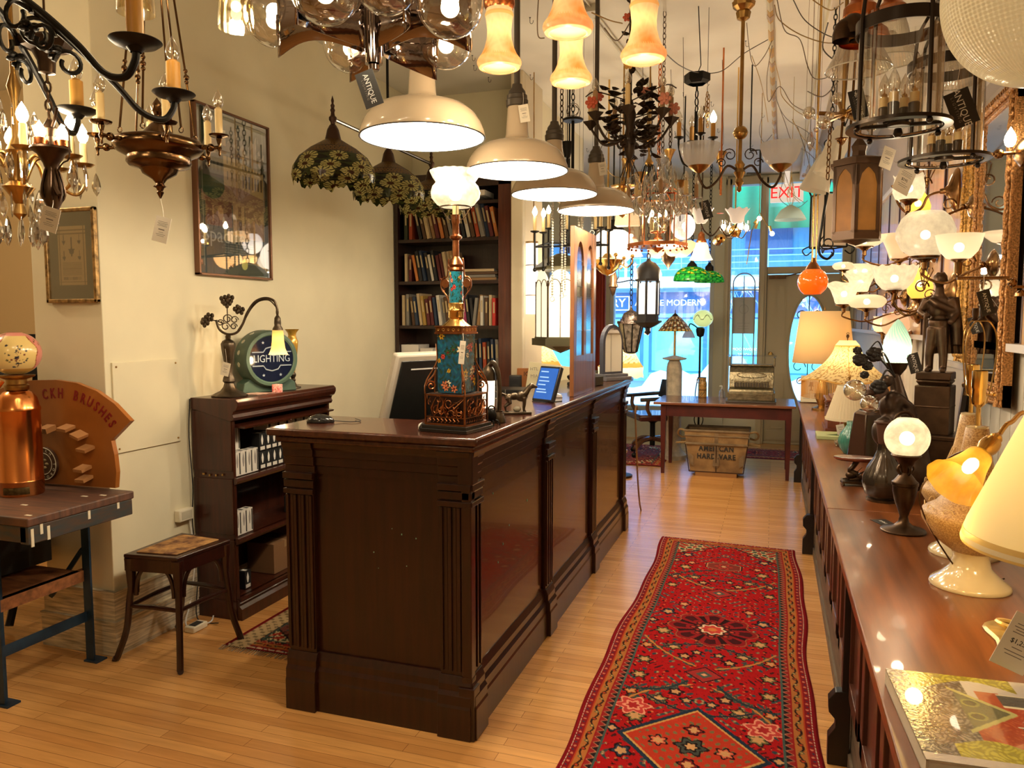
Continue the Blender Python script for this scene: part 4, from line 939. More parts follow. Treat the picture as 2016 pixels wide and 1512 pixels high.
text('lettering','LIGHTING',.058,SB,fc,(0,-.079,.185),(PI/2,0,0),.0006,sx=.82)
m=MB()
for s in(1,-1):m.tube([(x,-.078,.185+s*z)for x,z in((-.115,.038),(-.05,.038),(-.035,.058),(0,.067),(.035,.058),(.05,.038),(.115,.038))],.0035,5)
for(x,z)in((-.05,.275),(.05,.275),(-.05,.095),(.05,.095)):
 m.prism([(x+.010*(1 if i%2==0 else .4)*math.sin(i*PI/5),z+.010*(1 if i%2==0 else .4)*math.cos(i*PI/5))for i in range(10)],-.0785,-.0775,'y')
obj('sign_scroll',m,SB,fc,smooth=False)
for k in range(5):
 a=math.radians(95+k*24);ry=Matrix.Translation((.159*math.cos(a),.0,.185+.159*math.sin(a)))
 m=MB();m.T=ry@Matrix.Rotation(-(a-PI/2),4,'Y');m.ring((0,0,0),.012,.0022,18,5).caps(True,True).lathe([(.011,-.001),(.011,.0008)],16);obj('vent_ring',m,mat('vent_cream',(.5,.5,.4)),f)
f=thing('glass_vase','tall gold iridescent glass vase on a bronze foot on the bulb bookcase','vase',onx(577,750,-2.70));f.location.z=TZ
obj('vase_body',MB().lathe([(.012,.09),(.016,.11),(.026,.18),(.033,.25),(.034,.275),(.026,.295),(.022,.31),(.026,.325),(.042,.345),(.043,.346)],28),mat('gold_lustre_glass',(.62,.34,.05),.2,.4,coat=.6,noise=.6,ns=16,emit=(.8,.4,.05),es=.04),f,ang=1.3)
obj('foot',MB().caps(True).lathe([(.045,0),(.043,.006),(.022,.014),(.012,.035),(.016,.045),(.010,.055),(.018,.07),(.018,.08),(.012,.092)],24),LB,f)
f=thing('gift_box','tiny pink and white patterned box in front of the round sign','box',onx(546,765,-2.60));f.location.z=TZ
obj('carton',MB().box(-.02,.02,-.02,.02,0,.045),mat('pink_pattern_box',(.75,.55,.5),.5,noise=1,ns=90,col2=(.5,.05,.06)),f,smooth=False)
f=thing('leaflet','flat printed leaflet lying on the bulb bookcase','leaflet',(-2.66,3.50,TZ));obj('sheet',MB().prism([(-.06,-.08),(.05,-.06),(.06,.06),(-.05,.05)],0,.002),mat('leaflet_pink',(.5,.33,.28),.4,noise=.5,ns=20),f,smooth=False)
f=thing('wall_outlet','cream surface-mounted power outlet box on the left wall above the stool','outlet',(-2.86,3.13,.56));obj('outlet_box',MB().box(0,.035,-.05,.05,-.03,.03),CREAMW,f,bevel=.004);obj('socket_plate',MB().box(.035,.037,-.035,.035,-.02,.02),mat('outlet_ivory',(.6,.55,.42)),f,smooth=False)
tag(obj('power_cable',MB().tube(spline([(-2.845,3.17,.53),(-2.84,3.19,.3),(-2.84,3.15,.1),(-2.78,3.05,.012),(-2.70,3.12,.012),(-2.74,3.2,.012)],6),.004,6),WHITEP),'white power cable dropping from the outlet to the floor','cable')
tag(obj('power_cable',MB().tube(spline([(-2.845,3.20,1.15),(-2.848,3.19,.95),(-2.84,3.195,.7),(-2.845,3.19,.5),(-2.82,3.19,.25),(-2.80,3.15,.012),(-2.65,3.13,.012)],6),.003,6),BLACKP),'thin black power cable running down beside the bulb bookcase','cable')
f=thing('power_strip','small white power adapter on the floor under the stool','power adapter',(-2.72,3.05,0));obj('case',MB().box(-.03,.03,-.05,.05,0,.03),CREAMW,f,bevel=.005);obj('socket_plate',MB().box(-.02,.02,-.03,.03,.03,.032),INK,f,smooth=False)
f=thing('added_globe_light','unseen opal globe ceiling light added to brighten the side room at left','ceiling light',(-4.6,2.2,CZ));obj('globe',MB().sph((0,0,-.14),.12,20,14),glow('added_globe_glow',(1,.85,.6),3),f);obj('canopy',MB().caps(True,True).lathe([(.07,-.03),(.07,0)],20),BRASS,f);light('added_side_light',(-4.6,2.2,CZ-.36),26,WARM,.1)  # invented globe out of view, added to lift the dark side room
g=copy_tree(f,(-1.4,-1.6,CZ),label='unseen opal globe ceiling light added behind the viewpoint to brighten the back');g.name='added_globe_light';light('added_rear_light',(-1.4,-1.6,CZ-.36),10,WARM,.1)  # second invented globe, added to brighten the unlit space behind the camera
ORD=['first','second','third','fourth','fifth','sixth','seventh','eighth','ninth','tenth','eleventh','twelfth','thirteenth','fourteenth','fifteenth','sixteenth','seventeenth','eighteenth','nineteenth','twentieth','twenty-first','twenty-second','twenty-third','twenty-fourth']
# tall bookcase at the back of the counter
kb=thing('bookcase','tall dark bookcase full of catalogues against the back wall of the alcove','bookcase',(-2.85,5.50,0))
KW=.99
m=MB();m.box(0,.03,0,.34,0,2.64).box(KW-.11,KW,0,.34,0,2.64);obj('side_panel',m,DARKW,kb,smooth=False)
obj('stile',MB().box(KW-.115,KW+.0,-.02,0,0,2.66),wood('red_brown_stile',(.11,.03,.016),(.06,.018,.012),.25,(9,9,.6),5),kb,smooth=False,bevel=.004)
obj('back_panel',MB().box(.03,KW-.11,.32,.34,0,2.64),DARKW,kb,smooth=False)
obj('top_board',MB().box(-.0,KW+.0,-.02,.34,2.62,2.67).box(.0,KW,-.02,0,2.56,2.62),DARKW,kb,smooth=False,bevel=.004)
SH=(2.185,1.86,1.515,1.15,.78,.4)
for z in SH:obj('shelf',MB().box(.03,KW-.11,.01,.32,z-.025,z),DARKW,kb,smooth=False)
BOOKC={'dark green':(.03,.04,.02),'brown':(.09,.045,.02),'rust red':(.32,.05,.015),'cream':(.50,.38,.22),'black':(.015,.015,.018),'navy':(.02,.035,.07),'tan':(.30,.17,.07),'grey':(.22,.2,.17),'burgundy':(.10,.015,.015),'orange':(.50,.17,.04),'magenta':(.35,.04,.12),'ochre':(.36,.22,.05),'white':(.60,.56,.48),'scarlet':(.48,.03,.02)}
bookme={}
def book(c,w,h,d):
 key=(c,w,h,d)
 b=thing('book','x','book')
 obj('cover',MB().box(0,w,0,.003,0,h).box(0,.0025,0,d,0,h).box(w-.0025,w,0,d,0,h),mat('book_'+c.replace(' ','_'),BOOKC[c],.5),b,smooth=False)
 obj('pages',MB().box(.0025,w-.0025,.003,d-.006,.004,h-.004),PAPER,b,smooth=False)
 if h*w>.006:obj('spine_title',MB().box(w*.3,w*.7,-.0005,0,h*.45,h*.85),mat('gilt_title',(.45,.35,.18),.5),b,smooth=False)
 return b
rows=[(2.185,'top book shelf',.03,.86,.27,'dark green,rust red,black,brown,cream,tan,burgundy,orange,brown,grey,tan,burgundy,black,white,brown,rust red,grey,navy,burgundy,orange',-.22),(1.86,'second book shelf',.03,.52,.24,'cream,burgundy,orange,black,navy,black,white,black,burgundy,burgundy,cream,cream,tan',-.18),(1.515,'third book shelf',.0,.86,.25,'cream,grey,brown,navy,cream,ochre,burgundy,burgundy,navy,white,grey,brown,ochre,black,white,magenta,black,black,grey,tan,white,brown,cream,scarlet',-.12),(1.15,'fourth book shelf',.55,.86,.27,'cream,tan,black,navy,rust red,black,navy,grey',-.03)]
R=random.Random(11)
for z,nm,x0,x1,hh,cs,lean in rows:
 cs=cs.split(',');n_=len(cs);x=x0+.01;step=(x1-x0-.03-abs(lean)*hh*.9)/n_
 for i,c in enumerate(cs):
  w_=step*R.uniform(.78,.95);h_=hh*R.uniform(.82,1.0);b=book(c,round(w_,4),round(h_,4),round(R.uniform(.17,.24),3))
  ln=lean*(0 if i<2 else 1)*R.uniform(.96,1.04)
  if nm.startswith('third')and i>17:ln=.12 if i<20 else 0
  if nm.startswith('third')and i==23:ln=0;
  off=hh*math.sin(-lean)if ln<0 else 0
  b.location=(-2.85+.032+x+(0 if ln<=0 else 0),5.50+R.uniform(.01,.04),z+(w_*abs(math.sin(ln))if ln>0 else 0)+.0005)
  b.rotation_euler=(0,ln,0)
  if ln<0:
   b.location.x+=off*.9
   b.location.z+=w_*abs(math.sin(ln))*.0
  x+=step
  b['label']=f'{c} book on the {nm} of the back bookcase, {ORD[i]} from the left';b['group']=f'books on the {nm}'
for i,(zz,c,w_)in enumerate(((0,'tan',.26),(.022,'grey',.25),(.044,'brown',.27),(.066,'cream',.24))):
 f=thing('book',f'{c} book lying flat in the stack on the second book shelf, {ORD[i]} from the bottom','book',(-2.85+.58,5.53,1.861+zz),R.uniform(-.05,.05),'flat books on the second shelf')
 obj('cover',MB().box(0,w_,0,.2,0,.0025).box(0,w_,0,.2,.0185,.021).box(0,w_,.0,.003,0,.021),mat('book_'+c,BOOKC[c]),f,smooth=False);obj('pages',MB().box(.003,w_-.004,.003,.195,.0025,.0185),PAPER,f,smooth=False)
k=0
for(x,z,w_,h_)in((.035,1.15,.14,.11),(.18,1.15,.10,.10),(.285,1.15,.13,.075),(.42,1.15,.12,.075),(.035,1.262,.15,.10),(.20,1.255,.11,.08)):
 f=thing('parts_box',f'small white parts box on the fourth shelf of the back bookcase, {ORD[k]} of six','box',(-2.85+x,5.53,z+.0005),0,'white parts boxes');obj('carton',MB().box(0,w_,0,.2,0,h_),CARDW,f,smooth=False);obj('label_strip',MB().box(w_*.15,w_*.6,-.001,0,h_*.15,h_*.35),mat('print_grey',(.3,.3,.3)),f,smooth=False);k+=1
f=thing('flat_box','long pale box lying on the uppermost shelf of the back bookcase','box',(-2.6,5.53,2.50));obj('carton',MB().box(0,.5,0,.2,0,.04),PAPER,f,smooth=False);obj('rest',MB().box(.05,.45,0,.2,-.04,0),mat('book_grey',BOOKC['grey']),f,smooth=False)
obj('shelf',MB().box(.03,KW-.11,.01,.32,2.435,2.46),DARKW,kb,smooth=False)
# enamel and bronze banquet lamp on the counter corner
CT=1.1355
el=thing('enamel_lamp','tall bronze lamp with turquoise flowered enamel body and etched glass shade on the counter corner','lamp',(-1.140,2.695,CT),math.radians(-8))
obj('plinth',MB().box(-.103,.103,-.103,.103,0,.014).box(-.097,.097,-.097,.097,.014,.027),mat('ebony_base',(.012,.010,.009),.25,coat=.4),el,smooth=False,bevel=.002)
CB=mat('red_bronze',(.34,.13,.05),.28,1,noise=.4,ns=25)
obj('pierced_core',MB().box(-.072,.072,-.072,.072,.027,.142),mat('filigree_dark',(.03,.012,.008),.5,.5),el,smooth=False)
R=random.Random(5)
for k in range(4):
 m=MB();m.T=Matrix.Rotation(k*PI/2,4,'Z')
 m.box(-.088,.088,-.088,-.082,.027,.033).box(-.088,.088,-.088,-.080,.136,.142).box(-.088,-.082,-.088,-.082,.027,.142).box(-.088,.088,-.087,-.083,.055,.058)
 for i in range(15):
  cx_,cz_,r=R.uniform(-.068,.068),R.uniform(.066,.124),R.uniform(.010,.02);s=R.choice((-1,1));a0=R.uniform(0,6)
  m.tube([(cx_+s*r*(1-j/15)*math.cos(a0+j*.55),-.084,cz_+r*(1-j/15)*math.sin(a0+j*.55))for j in range(11)],.0022,4)
 for i in range(8):m.tube([(-.07+.0175*i,-.085,.038),(-.062+.0175*i,-.085,.044),(-.07+.0175*i,-.085,.052)],.0022,4)
 for i in range(6):a=R.uniform(-.06,.06);m.tube([(a,-.085,.06),(a+R.uniform(-.03,.03),-.086,.09),(a+R.uniform(-.04,.04),-.084,.13)],[.001,.004,.001],4)
 obj('filigree_panel',m,CB,el)
for k in range(4):
 m=MB();m.T=Matrix.Rotation(k*PI/2+PI/4,4,'Z')
 for s in(1,):
  m.tube(spline([(.122,0,.142),(.122,0,.17),(.112,0,.20),(.09,0,.235),(.075,0,.27),(.078,0,.33)],5),.003,6)
  m.tube([(.098+.020*(1-i/24)*math.cos(i*.5),0,.172+.020*(1-i/24)*math.sin(i*.5))for i in range(20)],.003,5)
  m.tube(spline([(.085,0,.145),(.085,0,.19),(.078,0,.25)],5),.0025,5).tube(spline([(.11,0,.19),(.09,0,.21),(.08,0,.23)],4),.004,5)
 obj('corner_scroll',m,CB,el)
def enam(seed,n_,base):
 def col(U,V):
  R=np.random.RandomState(seed);C=np.zeros((len(U),3));C[:]=srgb(*base);N=np.sin(U*60+4*np.sin(V*14))*np.sin(V*22+3*np.sin(U*40));C[N>.45]=srgb(20,60,50);C[N<-.7]=srgb(10,104,126)
  for i in range(n_):
   u0,v0,r0=R.rand(),R.rand(),R.uniform(.045,.095);du=((U-u0+.5)%1-.5)*1.9;dv=V-v0;r=np.hypot(du,dv)/r0;th=np.arctan2(dv,du)
   pal=[(226,186,40),(200,60,50),(220,130,90),(34,84,48),(34,84,48),(236,226,190)][i%6];p_=r<.75+.25*np.cos(6*th+i)
   C[p_]=srgb(*pal);C[p_&(r<.3)]=srgb(90,20,24);e=np.abs(r-(.75+.25*np.cos(6*th+i)))<.10;C[e]=srgb(20,24,20)
  return C
 return col
EN=paint('cloisonne_enamel',.15,coat=.8,bump=.05)
def sq(U,w):
 p=(U*4)%4;k=np.floor(p);t=p-k;a=-w+2*w*t
 x=np.where(k==0,a,np.where(k==1,w,np.where(k==2,-a,-w)));y=np.where(k==0,-w,np.where(k==1,a,np.where(k==2,w,-a)));return x,y
def bp_(U,V):x,y=sq(U,.052+0*V);return x,y,.145+.222*V
grid('enamel_body',160,90,bp_,enam(4,64,(8,74,104)),EN,el,smooth=False,label='turquoise enamel body with painted flowers')
obj('body_cap',MB().box(-.060,.060,-.060,.060,.366,.372).box(-.057,.057,-.057,.057,.372,.392).box(-.060,.060,-.060,.060,.392,.396),CB,el,smooth=False,bevel=.001)
m=MB()
for k in range(4):
 for i in range(5):
  m.T=Matrix.Rotation(k*PI/2,4,'Z');m.ring((-.044+.022*i,-.0575,.382),.005 if i%2 else .0035,.0012,12,4,'y')
obj('cap_rosettes',m,BRASSL,el)
obj('neck',MB().lathe([(.056,.396),(.035,.412),(.026,.422),(.030,.43),(.029,.45),(.032,.455),(.029,.46),(.030,.48),(.027,.483)],28),BRASSL,el)
grid('enamel_column',120,70,lambda U,V:(.0265*np.cos(2*PI*U),.0265*np.sin(2*PI*U),.483+.118*V),enam(9,46,(20,110,130)),EN,el,label='enamelled cylinder with pansies')
m=MB()
for s in(1,-1):
 m.tube(spline([(s*.03,0,.455),(s*.036,0,.50),(s*.062,0,.535),(s*.066,0,.56),(s*.055,0,.578),(s*.038,0,.585),(s*.032,0,.64),(s*.03,0,.648)],5),.0028,6)
 m.T=Matrix.Translation((s*.047,0,.556))@Matrix.Rotation(PI/2,4,'X');m.caps(True,True).lathe([(.016,-.003),(.016,.003)],20);m.T=Matrix()
 for j in range(5):m.tube([(s*.045,0,.556),(s*(.052+.004*j),0,.52+.014*j)],.0016,4)
obj('side_handle',m,CB,el)
obj('upper_stem',MB().lathe([(.027,.60),(.03,.606),(.026,.615),(.03,.625),(.022,.64),(.016,.65),(.0125,.655),(.0125,.715),(.022,.722),(.024,.73),(.013,.738),(.0125,.775),(.016,.782),(.014,.80),(.016,.81)],28),CB,el)
obj('candle_sleeve',MB().caps().lathe([(.012,.80),(.012,.845)],16),CANDLE,el)
m=MB()
for k in range(4):a=k*PI/2+.6;m.tube(spline([(.014*math.cos(a),.014*math.sin(a),.79),(.032*math.cos(a),.032*math.sin(a),.80),(.056*math.cos(a),.056*math.sin(a),.836)],5),.0015,5)
m.ring((0,0,.838),.058,.003,36,6)
obj('shade_holder',m,BRONZE,el)
ETCH=shade_mat('etched_frosted_glass',(.60,.58,.50),.5,.3,emit=.06,ecol=(1,.88,.62),noise=.35,ns=45,clear=.25)
s=obj('glass_shade',MB().lathe([(.05,.838),(.07,.848),(.090,.872),(.0925,.892),(.086,.914),(.075,.926),(.074,.932),(.085,.947),(.092,.962),(.096,.968)],72,rf=lambda a,j,r,z:(r,z+(.003*abs(math.sin(10*a))if j==9 else 0))),ETCH,el,ang=1.6,label='etched frosted glass shade with a scalloped rim')
obj('bulb',MB().sph((0,0,.885),.024,16,10),BULBIN,s)
light('banquet_lamp_light',Vector(el.location)+Vector((0,0,1.08)),.7,WARM,.02)
tagcard(el,(.075,-.085,.30),.022,.085,.1,top=(.07,-.07,.37))
f=thing('computer_mouse','black computer mouse lying on the left end of the counter','computer mouse',onz(631,832,CT),.3)
obj('shell',MB().sph((0,0,.004),1,22,12,(.058,.031,.030)),mat('glossy_black',(.012,.012,.013),.15,coat=.5),f);
for ob in(f.children[0],):
 for v in ob.data.vertices:
  if v.co.z<0:v.co.z=0
obj('buttons',MB().tube([(-.02,0,.0335),(.0,0,.0345),(.045,0,.022)],.0015,5),INK,f)
obj('cable',MB().tube(spline([(.055,0,.008),(.09,.01,.004),(.13,.0,.004),(.16,.03,.004),(.12,.10,.004)],5),.0018,5),BLACKP,f)
f=thing('suction_hook','small clear suction cup lying beside the enamel lamp base','suction cup',onz(826,846,CT));m=MB();m.T=Matrix.Translation((0,0,.018))@Matrix.Rotation(-1.1,4,'Y');m.lathe([(.002,.004),(.010,.0),(.018,-.008)],20);obj('cup',m,mat('milky_plastic',(.6,.6,.55),.2),f);obj('hook_stem',MB().tube([(0,0,.018),(.015,0,.010),(.03,-.005,.003)],.0028,6),mat('milky_plastic',(.6,.6,.55)),f)
f=thing('banker_lamp','small bronze arched desk lamp glowing behind the enamel lamp','lamp',onz(982,832,CT))
obj('base',MB().caps(True).lathe([(.028,0),(.03,.01),(.022,.03),(.016,.045),(.018,.05)],20),LB,f)
obj('arched_arm',MB().tube(spline([(0,0,.05),(.002,0,.14),(-.005,0,.21),(-.025,0,.245),(-.045,0,.225)],6),.011,10),LB,f)
obj('hood',MB().lathe([(.008,.235),(.022,.22),(.030,.20),(.031,.175),(.028,.172)],20,(-.045,0,0)),LB,f)
obj('opal_liner',MB().lathe([(.027,.175),(.026,.10),(.024,.06)],20,(-.045,0,0)),glow('opal_lit',(1,.85,.62),.8),f)
obj('key_switch',MB().tube([(-.07,0,.205),(-.085,0,.205)],.003,5).sph((-.088,0,.205),.006,8,6),BRASSL,f)
f=thing('iron_insect_stand','small black cast iron ornament beside the enamel lamp','ornament',onz(968,838,CT));m=MB().sph((0,0,.04),.026,12,8,(.8,.5,1.1))
for k in range(6):a=k*1.05;m.tube(spline([(0,0,.02),(.025*math.cos(a),.02*math.sin(a),.022),(.036*math.cos(a),.03*math.sin(a),.002)],4),.003,5)
m.ring((0,0,.065),.014,.003,16,5,'y');obj('casting',m,BLACKM,f)
def remeshed(name,m,vox,mt,parent,label=None,sm=2):
 o=obj(name,m,mt,parent,smooth=True,ang=3.2,label=label)
 r=o.modifiers.new('r','REMESH');r.mode='VOXEL';r.voxel_size=vox;r.use_smooth_shade=True
 if sm:s=o.modifiers.new('c','SMOOTH');s.factor=.5;s.iterations=sm
 return o
f=thing('dog_statue','bronze pointer dog statue standing on a small base on the counter','statue',onz(1018,815,CT),.42)
obj('base',MB().box(-.058,.058,-.022,.022,0,.010),LB,f,bevel=.002)
m=MB();m.sph((.018,0,.072),.022,14,10,(1.2,.75,1)).sph((-.012,0,.072),.018,14,10,(1.5,.7,.85)).sph((-.036,0,.068),.017,12,8,(.9,.8,.95))
m.tube([(.03,0,.08),(.046,0,.102),(.052,0,.112)],[.016,.011,.011],10).sph((.058,0,.114),.012,10,8).tube([(.058,0,.114),(.078,0,.110),(.083,0,.109)],[.010,.006,.005],8)
for s in(1,-1):
 m.tube([(.028,s*.010,.068),(.030,s*.011,.04),(.027,s*.011,.024),(.028,s*.011,.011)],[.010,.006,.0048,.004],8).tube([(.028,s*.011,.013),(.036,s*.011,.012)],.004,6)
 m.tube([(-.038,s*.010,.068),(-.030,s*.012,.046),(-.050,s*.012,.030),(-.044,s*.012,.011)],[.013,.009,.005,.004],8).tube([(-.044,s*.012,.013),(-.036,s*.012,.012)],.004,6)
 m.sph((.054,s*.011,.108),.007,8,6,(.6,.35,1.3))
m.tube([(-.048,0,.078),(-.072,0,.088),(-.098,0,.094)],[.006,.004,.0015],6)
remeshed('dog',m,.0022,LB,f)
f.scale=(1.1,1.1,1.1)
obj('rock',MB().sph((0,0,.02),.012,8,6,(1.4,1,1)),mat('stone_grey',(.3,.26,.18),.7),f)
f=thing('desktop_computer','large white and black desktop computer seen from behind at the counter','computer',(-1.685,3.44,.77),math.radians(66))
m=MB();T_=Matrix.Translation((0,0,.20))@Matrix.Rotation(math.radians(20),4,'X');m.T=T_;m.box(-.24,.24,-.022,.022,-.08,.46)
obj('bezel_shell',m,mat('ivory_plastic',(.55,.50,.41),.35),f,bevel=.012)
m=MB();m.T=T_;m.box(-.212,.212,-.030,-.022,-.05,.43);bkp=obj('back_cover',m,mat('matte_black_shell',(.008,.009,.008),.42),f,bevel=.006)
m=MB();m.T=T_;m.box(-.15,.19,-.032,-.030,.385,.391);obj('vent_slot',m,WHITEP,bkp,smooth=False)
m=MB();m.box(-.09,.09,-.09,.09,0,.008).tube([(0,-.04,.008),(0,-.05,.12),(0,-.02,.2)],.03,8);obj('foot',m,CHROME,f)
f=thing('payment_terminal','tilted touch screen showing a blue page behind the dog statue','touch screen',at(1066,790,3.95),math.radians(-30))
m=MB();m.T=Matrix.Rotation(-.35,4,'X');m.box(-.075,.075,0,.025,0,.19);obj('case',m,BLACKP,f,bevel=.005)
m=MB();m.T=Matrix.Rotation(-.35,4,'X');m.box(-.066,.066,-.002,.0,.012,.178);sc=obj('screen',m,mat('blue_screen',(.01,.04,.15),.2,emit=(.03,.14,.55),es=.35),f,smooth=False)
m=MB();m.T=Matrix.Rotation(-.35,4,'X')
for i,z in enumerate((.155,.125,.105,.085,.06,.045)):m.box(-.055,.0+.01*(i%3),-.003,-.002,z,z+.006)
obj('screen_text',m,mat('screen_text',(.3,.5,.8),.5,emit=(.3,.5,.9),es=.25),sc,smooth=False)
obj('stand',MB().box(-.05,.05,-.02,.10,-.02,.0).tube([(0,.05,0),(0,.05,.08)],.015,8),BLACKP,f)
b=at(1030,757,5.0)
f=thing('office_desk','dark desk behind the counter carrying the speakers and amplifier','desk',(-1.68,5.05,0));obj('desk_top',MB().box(-.16,.24,-.35,.42,.985,1.01),DARKW,f,smooth=False);obj('side_panel',MB().box(-.16,-.13,-.35,.42,0,.985).box(.21,.24,-.35,.42,0,.985),DARKW,f,smooth=False)
f=thing('desktop_speaker','small black box speaker on the back desk beside the bookcase','speaker',(-1.76,5.25,1.01),.3);obj('cabinet',MB().box(-.045,.045,-.05,.05,0,.15),BLACKP,f,bevel=.004);m=MB();m.T=Matrix.Translation((0,-.05,.06))@Matrix.Rotation(PI/2,4,'X');m.caps(True,True).lathe([(.032,0),(.03,.004),(.012,.001)],20);obj('speaker_cone',m,INK,f)
f=thing('amplifier','black receiver box on the back desk under the speaker','amplifier',(-1.66,4.88,1.01),.1);obj('case',MB().box(-.17,.17,-.12,.12,0,.09),BLACKP,f,bevel=.004);obj('knobs',MB().box(-.02,-.016,-.122,-.12,.0,.09).sph((-.12,-.122,.03),.008,8,6).sph((-.08,-.122,.03),.006,8,6),mat('silver_knob',(.6,.6,.6),.3,1),f,smooth=False)
f=thing('carton_sign','orange printed carton on the back desk by the mirror','box',(-1.70,5.40,1.012),.15);obj('carton',MB().box(-.09,.09,-.03,.03,0,.19),mat('orange_carton',(.42,.15,.04),.6),f,smooth=False);text('lettering','ION',.045,INK,f,(0,-.031,.15),(PI/2,0,0))
f=thing('price_board','tilted cream price board with faint lettering behind the blue screen','sign',(-1.52,5.20,1.012),.2);m=MB();m.T=Matrix.Rotation(-.25,4,'X')@Matrix.Rotation(.12,4,'Y');m.box(-.15,.15,0,.006,0,.24);obj('board',m,mat('cream_board',(.62,.56,.36),.6),f,smooth=False)
for(s_,x,z)in(('HTL',-.08,.20),('MIA',-.08,.15),('BALL',.06,.15),('500K',.07,.20)):text('lettering',s_,.032,GREYP,f,(x,-.004+z*math.sin(.0),z),(PI/2-.25,0,0))
dx=-1.045;A=onx(1125,788,dx);B=onx(1186,765,dx);T1=onx(1125,443,dx)
HD=T1.z-CT;y0=A.y;y1=4.62
f=thing('leaded_glass_door','wooden cupboard door with two arched leaded lights standing on the counter','cupboard door',(dx,y0,CT))
Wd=y1-y0
OAK=wood('warm_oak',(.30,.12,.045),(.19,.07,.025),.35,(6,6,.7),5)
m=MB()
def arch(yc,w_,z0,z1,n_=10):return[(yc-w_,z0)]+[(yc+w_*math.cos(a),z1+w_*math.sin(a)*1.3)for a in[PI-PI*i/n_ for i in range(n_+1)]]+[(yc+w_,z0)]
st_=.06;pw=(Wd-3*st_)/2
obj('stile',MB().box(-.012,.012,0,st_,0,HD),OAK,f,smooth=False,bevel=.002);obj('stile',MB().box(-.012,.012,Wd-st_,Wd,0,HD),OAK,f,smooth=False,bevel=.002);obj('stile',MB().box(-.010,.010,st_+pw,2*st_+pw,.0,HD),OAK,f,smooth=False,bevel=.002)
m=MB()
for k in(0,1):
 a,b=st_+k*(pw+st_),st_+k*(pw+st_)+pw;yc=(a+b)/2;w_=pw/2-.008
 m.box(-.010,.010,a,b,0,.22).box(-.010,.010,a,b,HD-.05,HD)
 pts_=[(yc-w_,HD-.20)]+[(yc+w_*math.cos(t),HD-.20+.13*math.sin(t))for t in[PI-PI*i/12 for i in range(13)]]
 m.prism([(a,HD-.05),(a,HD-.20)]+[(yc+w_*math.cos(t),HD-.20+.13*math.sin(t))for t in[PI-PI*i/12 for i in range(7)]]+[(yc,HD-.05)],-.010,.010,'x')
 m.prism([(b,HD-.20),(b,HD-.05),(yc,HD-.05)]+[(yc+w_*math.cos(t),HD-.20+.13*math.sin(t))for t in[PI/2-PI*i/12 for i in range(7)]],-.010,.010,'x')
obj('rail',m,OAK,f,smooth=False)
for k in(0,1):
 a,b=st_+k*(pw+st_),st_+k*(pw+st_)+pw;yc=(a+b)/2
 g=obj('leaded_pane',MB().box(-.003,.003,a,b,.22,HD-.1),clear_glass('ripple_glass',(.92,.95,.92),.25,.12),f,smooth=False)
 l=MB()
 for z in(.36,.55,.75,HD-.32):l.tube([(0,a,z),(0,b,z)],.004,4)
 for t in(.3,.5,.7):l.tube([(0,lerp(a,b,t),.3),(0,lerp(a,b,t),HD-.35)],.003,4)
 l.tube(bez([(0,a,HD-.4),(0,yc,HD-.3),(0,yc,HD-.14)],8),.003,4).tube(bez([(0,b,HD-.4),(0,yc,HD-.3),(0,yc,HD-.14)],8),.003,4)
 obj('lead_came',l,mat('lead',(.12,.12,.12),.4,.8),g)
f=thing('desk_phone','black desk phone on the counter behind the leaded door','telephone',(-1.15,4.85,CT),-.3)
obj('body',MB().prism([(-.09,0),(.09,0),(.09,.06),(-.09,.02)],-.08,.08,'y'),BLACKP,f,bevel=.004);obj('handset',MB().tube(spline([(-.06,-.1,.05),(-.04,-.06,.075),(.02,-.06,.095),(.07,-.1,.09)],5),[.02]*5+[.013]*6+[.02]*5,8),BLACKP,f)
obj('keypad',MB().box(-.04,.04,-.02,.06,.03,.045),GREYP,f,smooth=False)
f=thing('tape_dispenser','white tape dispenser on the counter at the foot of the leaded door','tape dispenser',(-1.13,4.02,CT));obj('body',MB().prism([(-.03,0),(.05,0),(.045,.015),(0,.03),(-.03,.02)],-.012,.012,'y'),WHITEP,f,bevel=.003);m=MB();m.T=Matrix.Translation((0,.006,.022))@Matrix.Rotation(PI/2,4,'X');m.caps(True,True).lathe([(.018,0),(.018,.012)],18);obj('tape_roll',m,mat('tape_roll',(.5,.4,.25),.3),f)
f=thing('arched_mirror','small arched mirror in a dark frame at the far end of the counter','mirror',(-1.08,5.35,CT),math.radians(58))
obj('base',MB().box(-.13,.13,-.075,.075,0,.025).box(-.115,.115,-.055,.055,.025,.045),mat('grey_painted_base',(.13,.13,.15),.35),f,smooth=False,bevel=.003)
ap=arch(0,.10,.045,.26,14);ai=arch(0,.082,.06,.26,14)
m=MB();m.prism(ap,-.015,.02,'y');obj('frame',m,mat('slate_frame',(.05,.055,.08),.3),f,smooth=False)
m=MB();m.prism(ai,-.018,-.0155,'y');obj('mirror_glass',m,mat('silvered_glass',(.85,.87,.9),.03,1),f,smooth=False)
f=thing('wall_mirror','large frameless mirror on the left wall beyond the bookcase','mirror',(-1.855,6.0,1.05));obj('mirror_glass',MB().box(0,.006,.02,1.58,0,1.55),mat('silvered_glass',(.85,.87,.9)),f,smooth=False);obj('edge_trim',MB().box(0,.012,0,.02,-.02,1.57).box(0,.012,1.58,1.6,-.02,1.57).box(0,.012,0,1.6,-.02,0),TRIM,f,smooth=False)
BULBIN=mat('lit_bulb_in_glass',(1,.9,.7),.3,emit=(1,.86,.6),es=5)
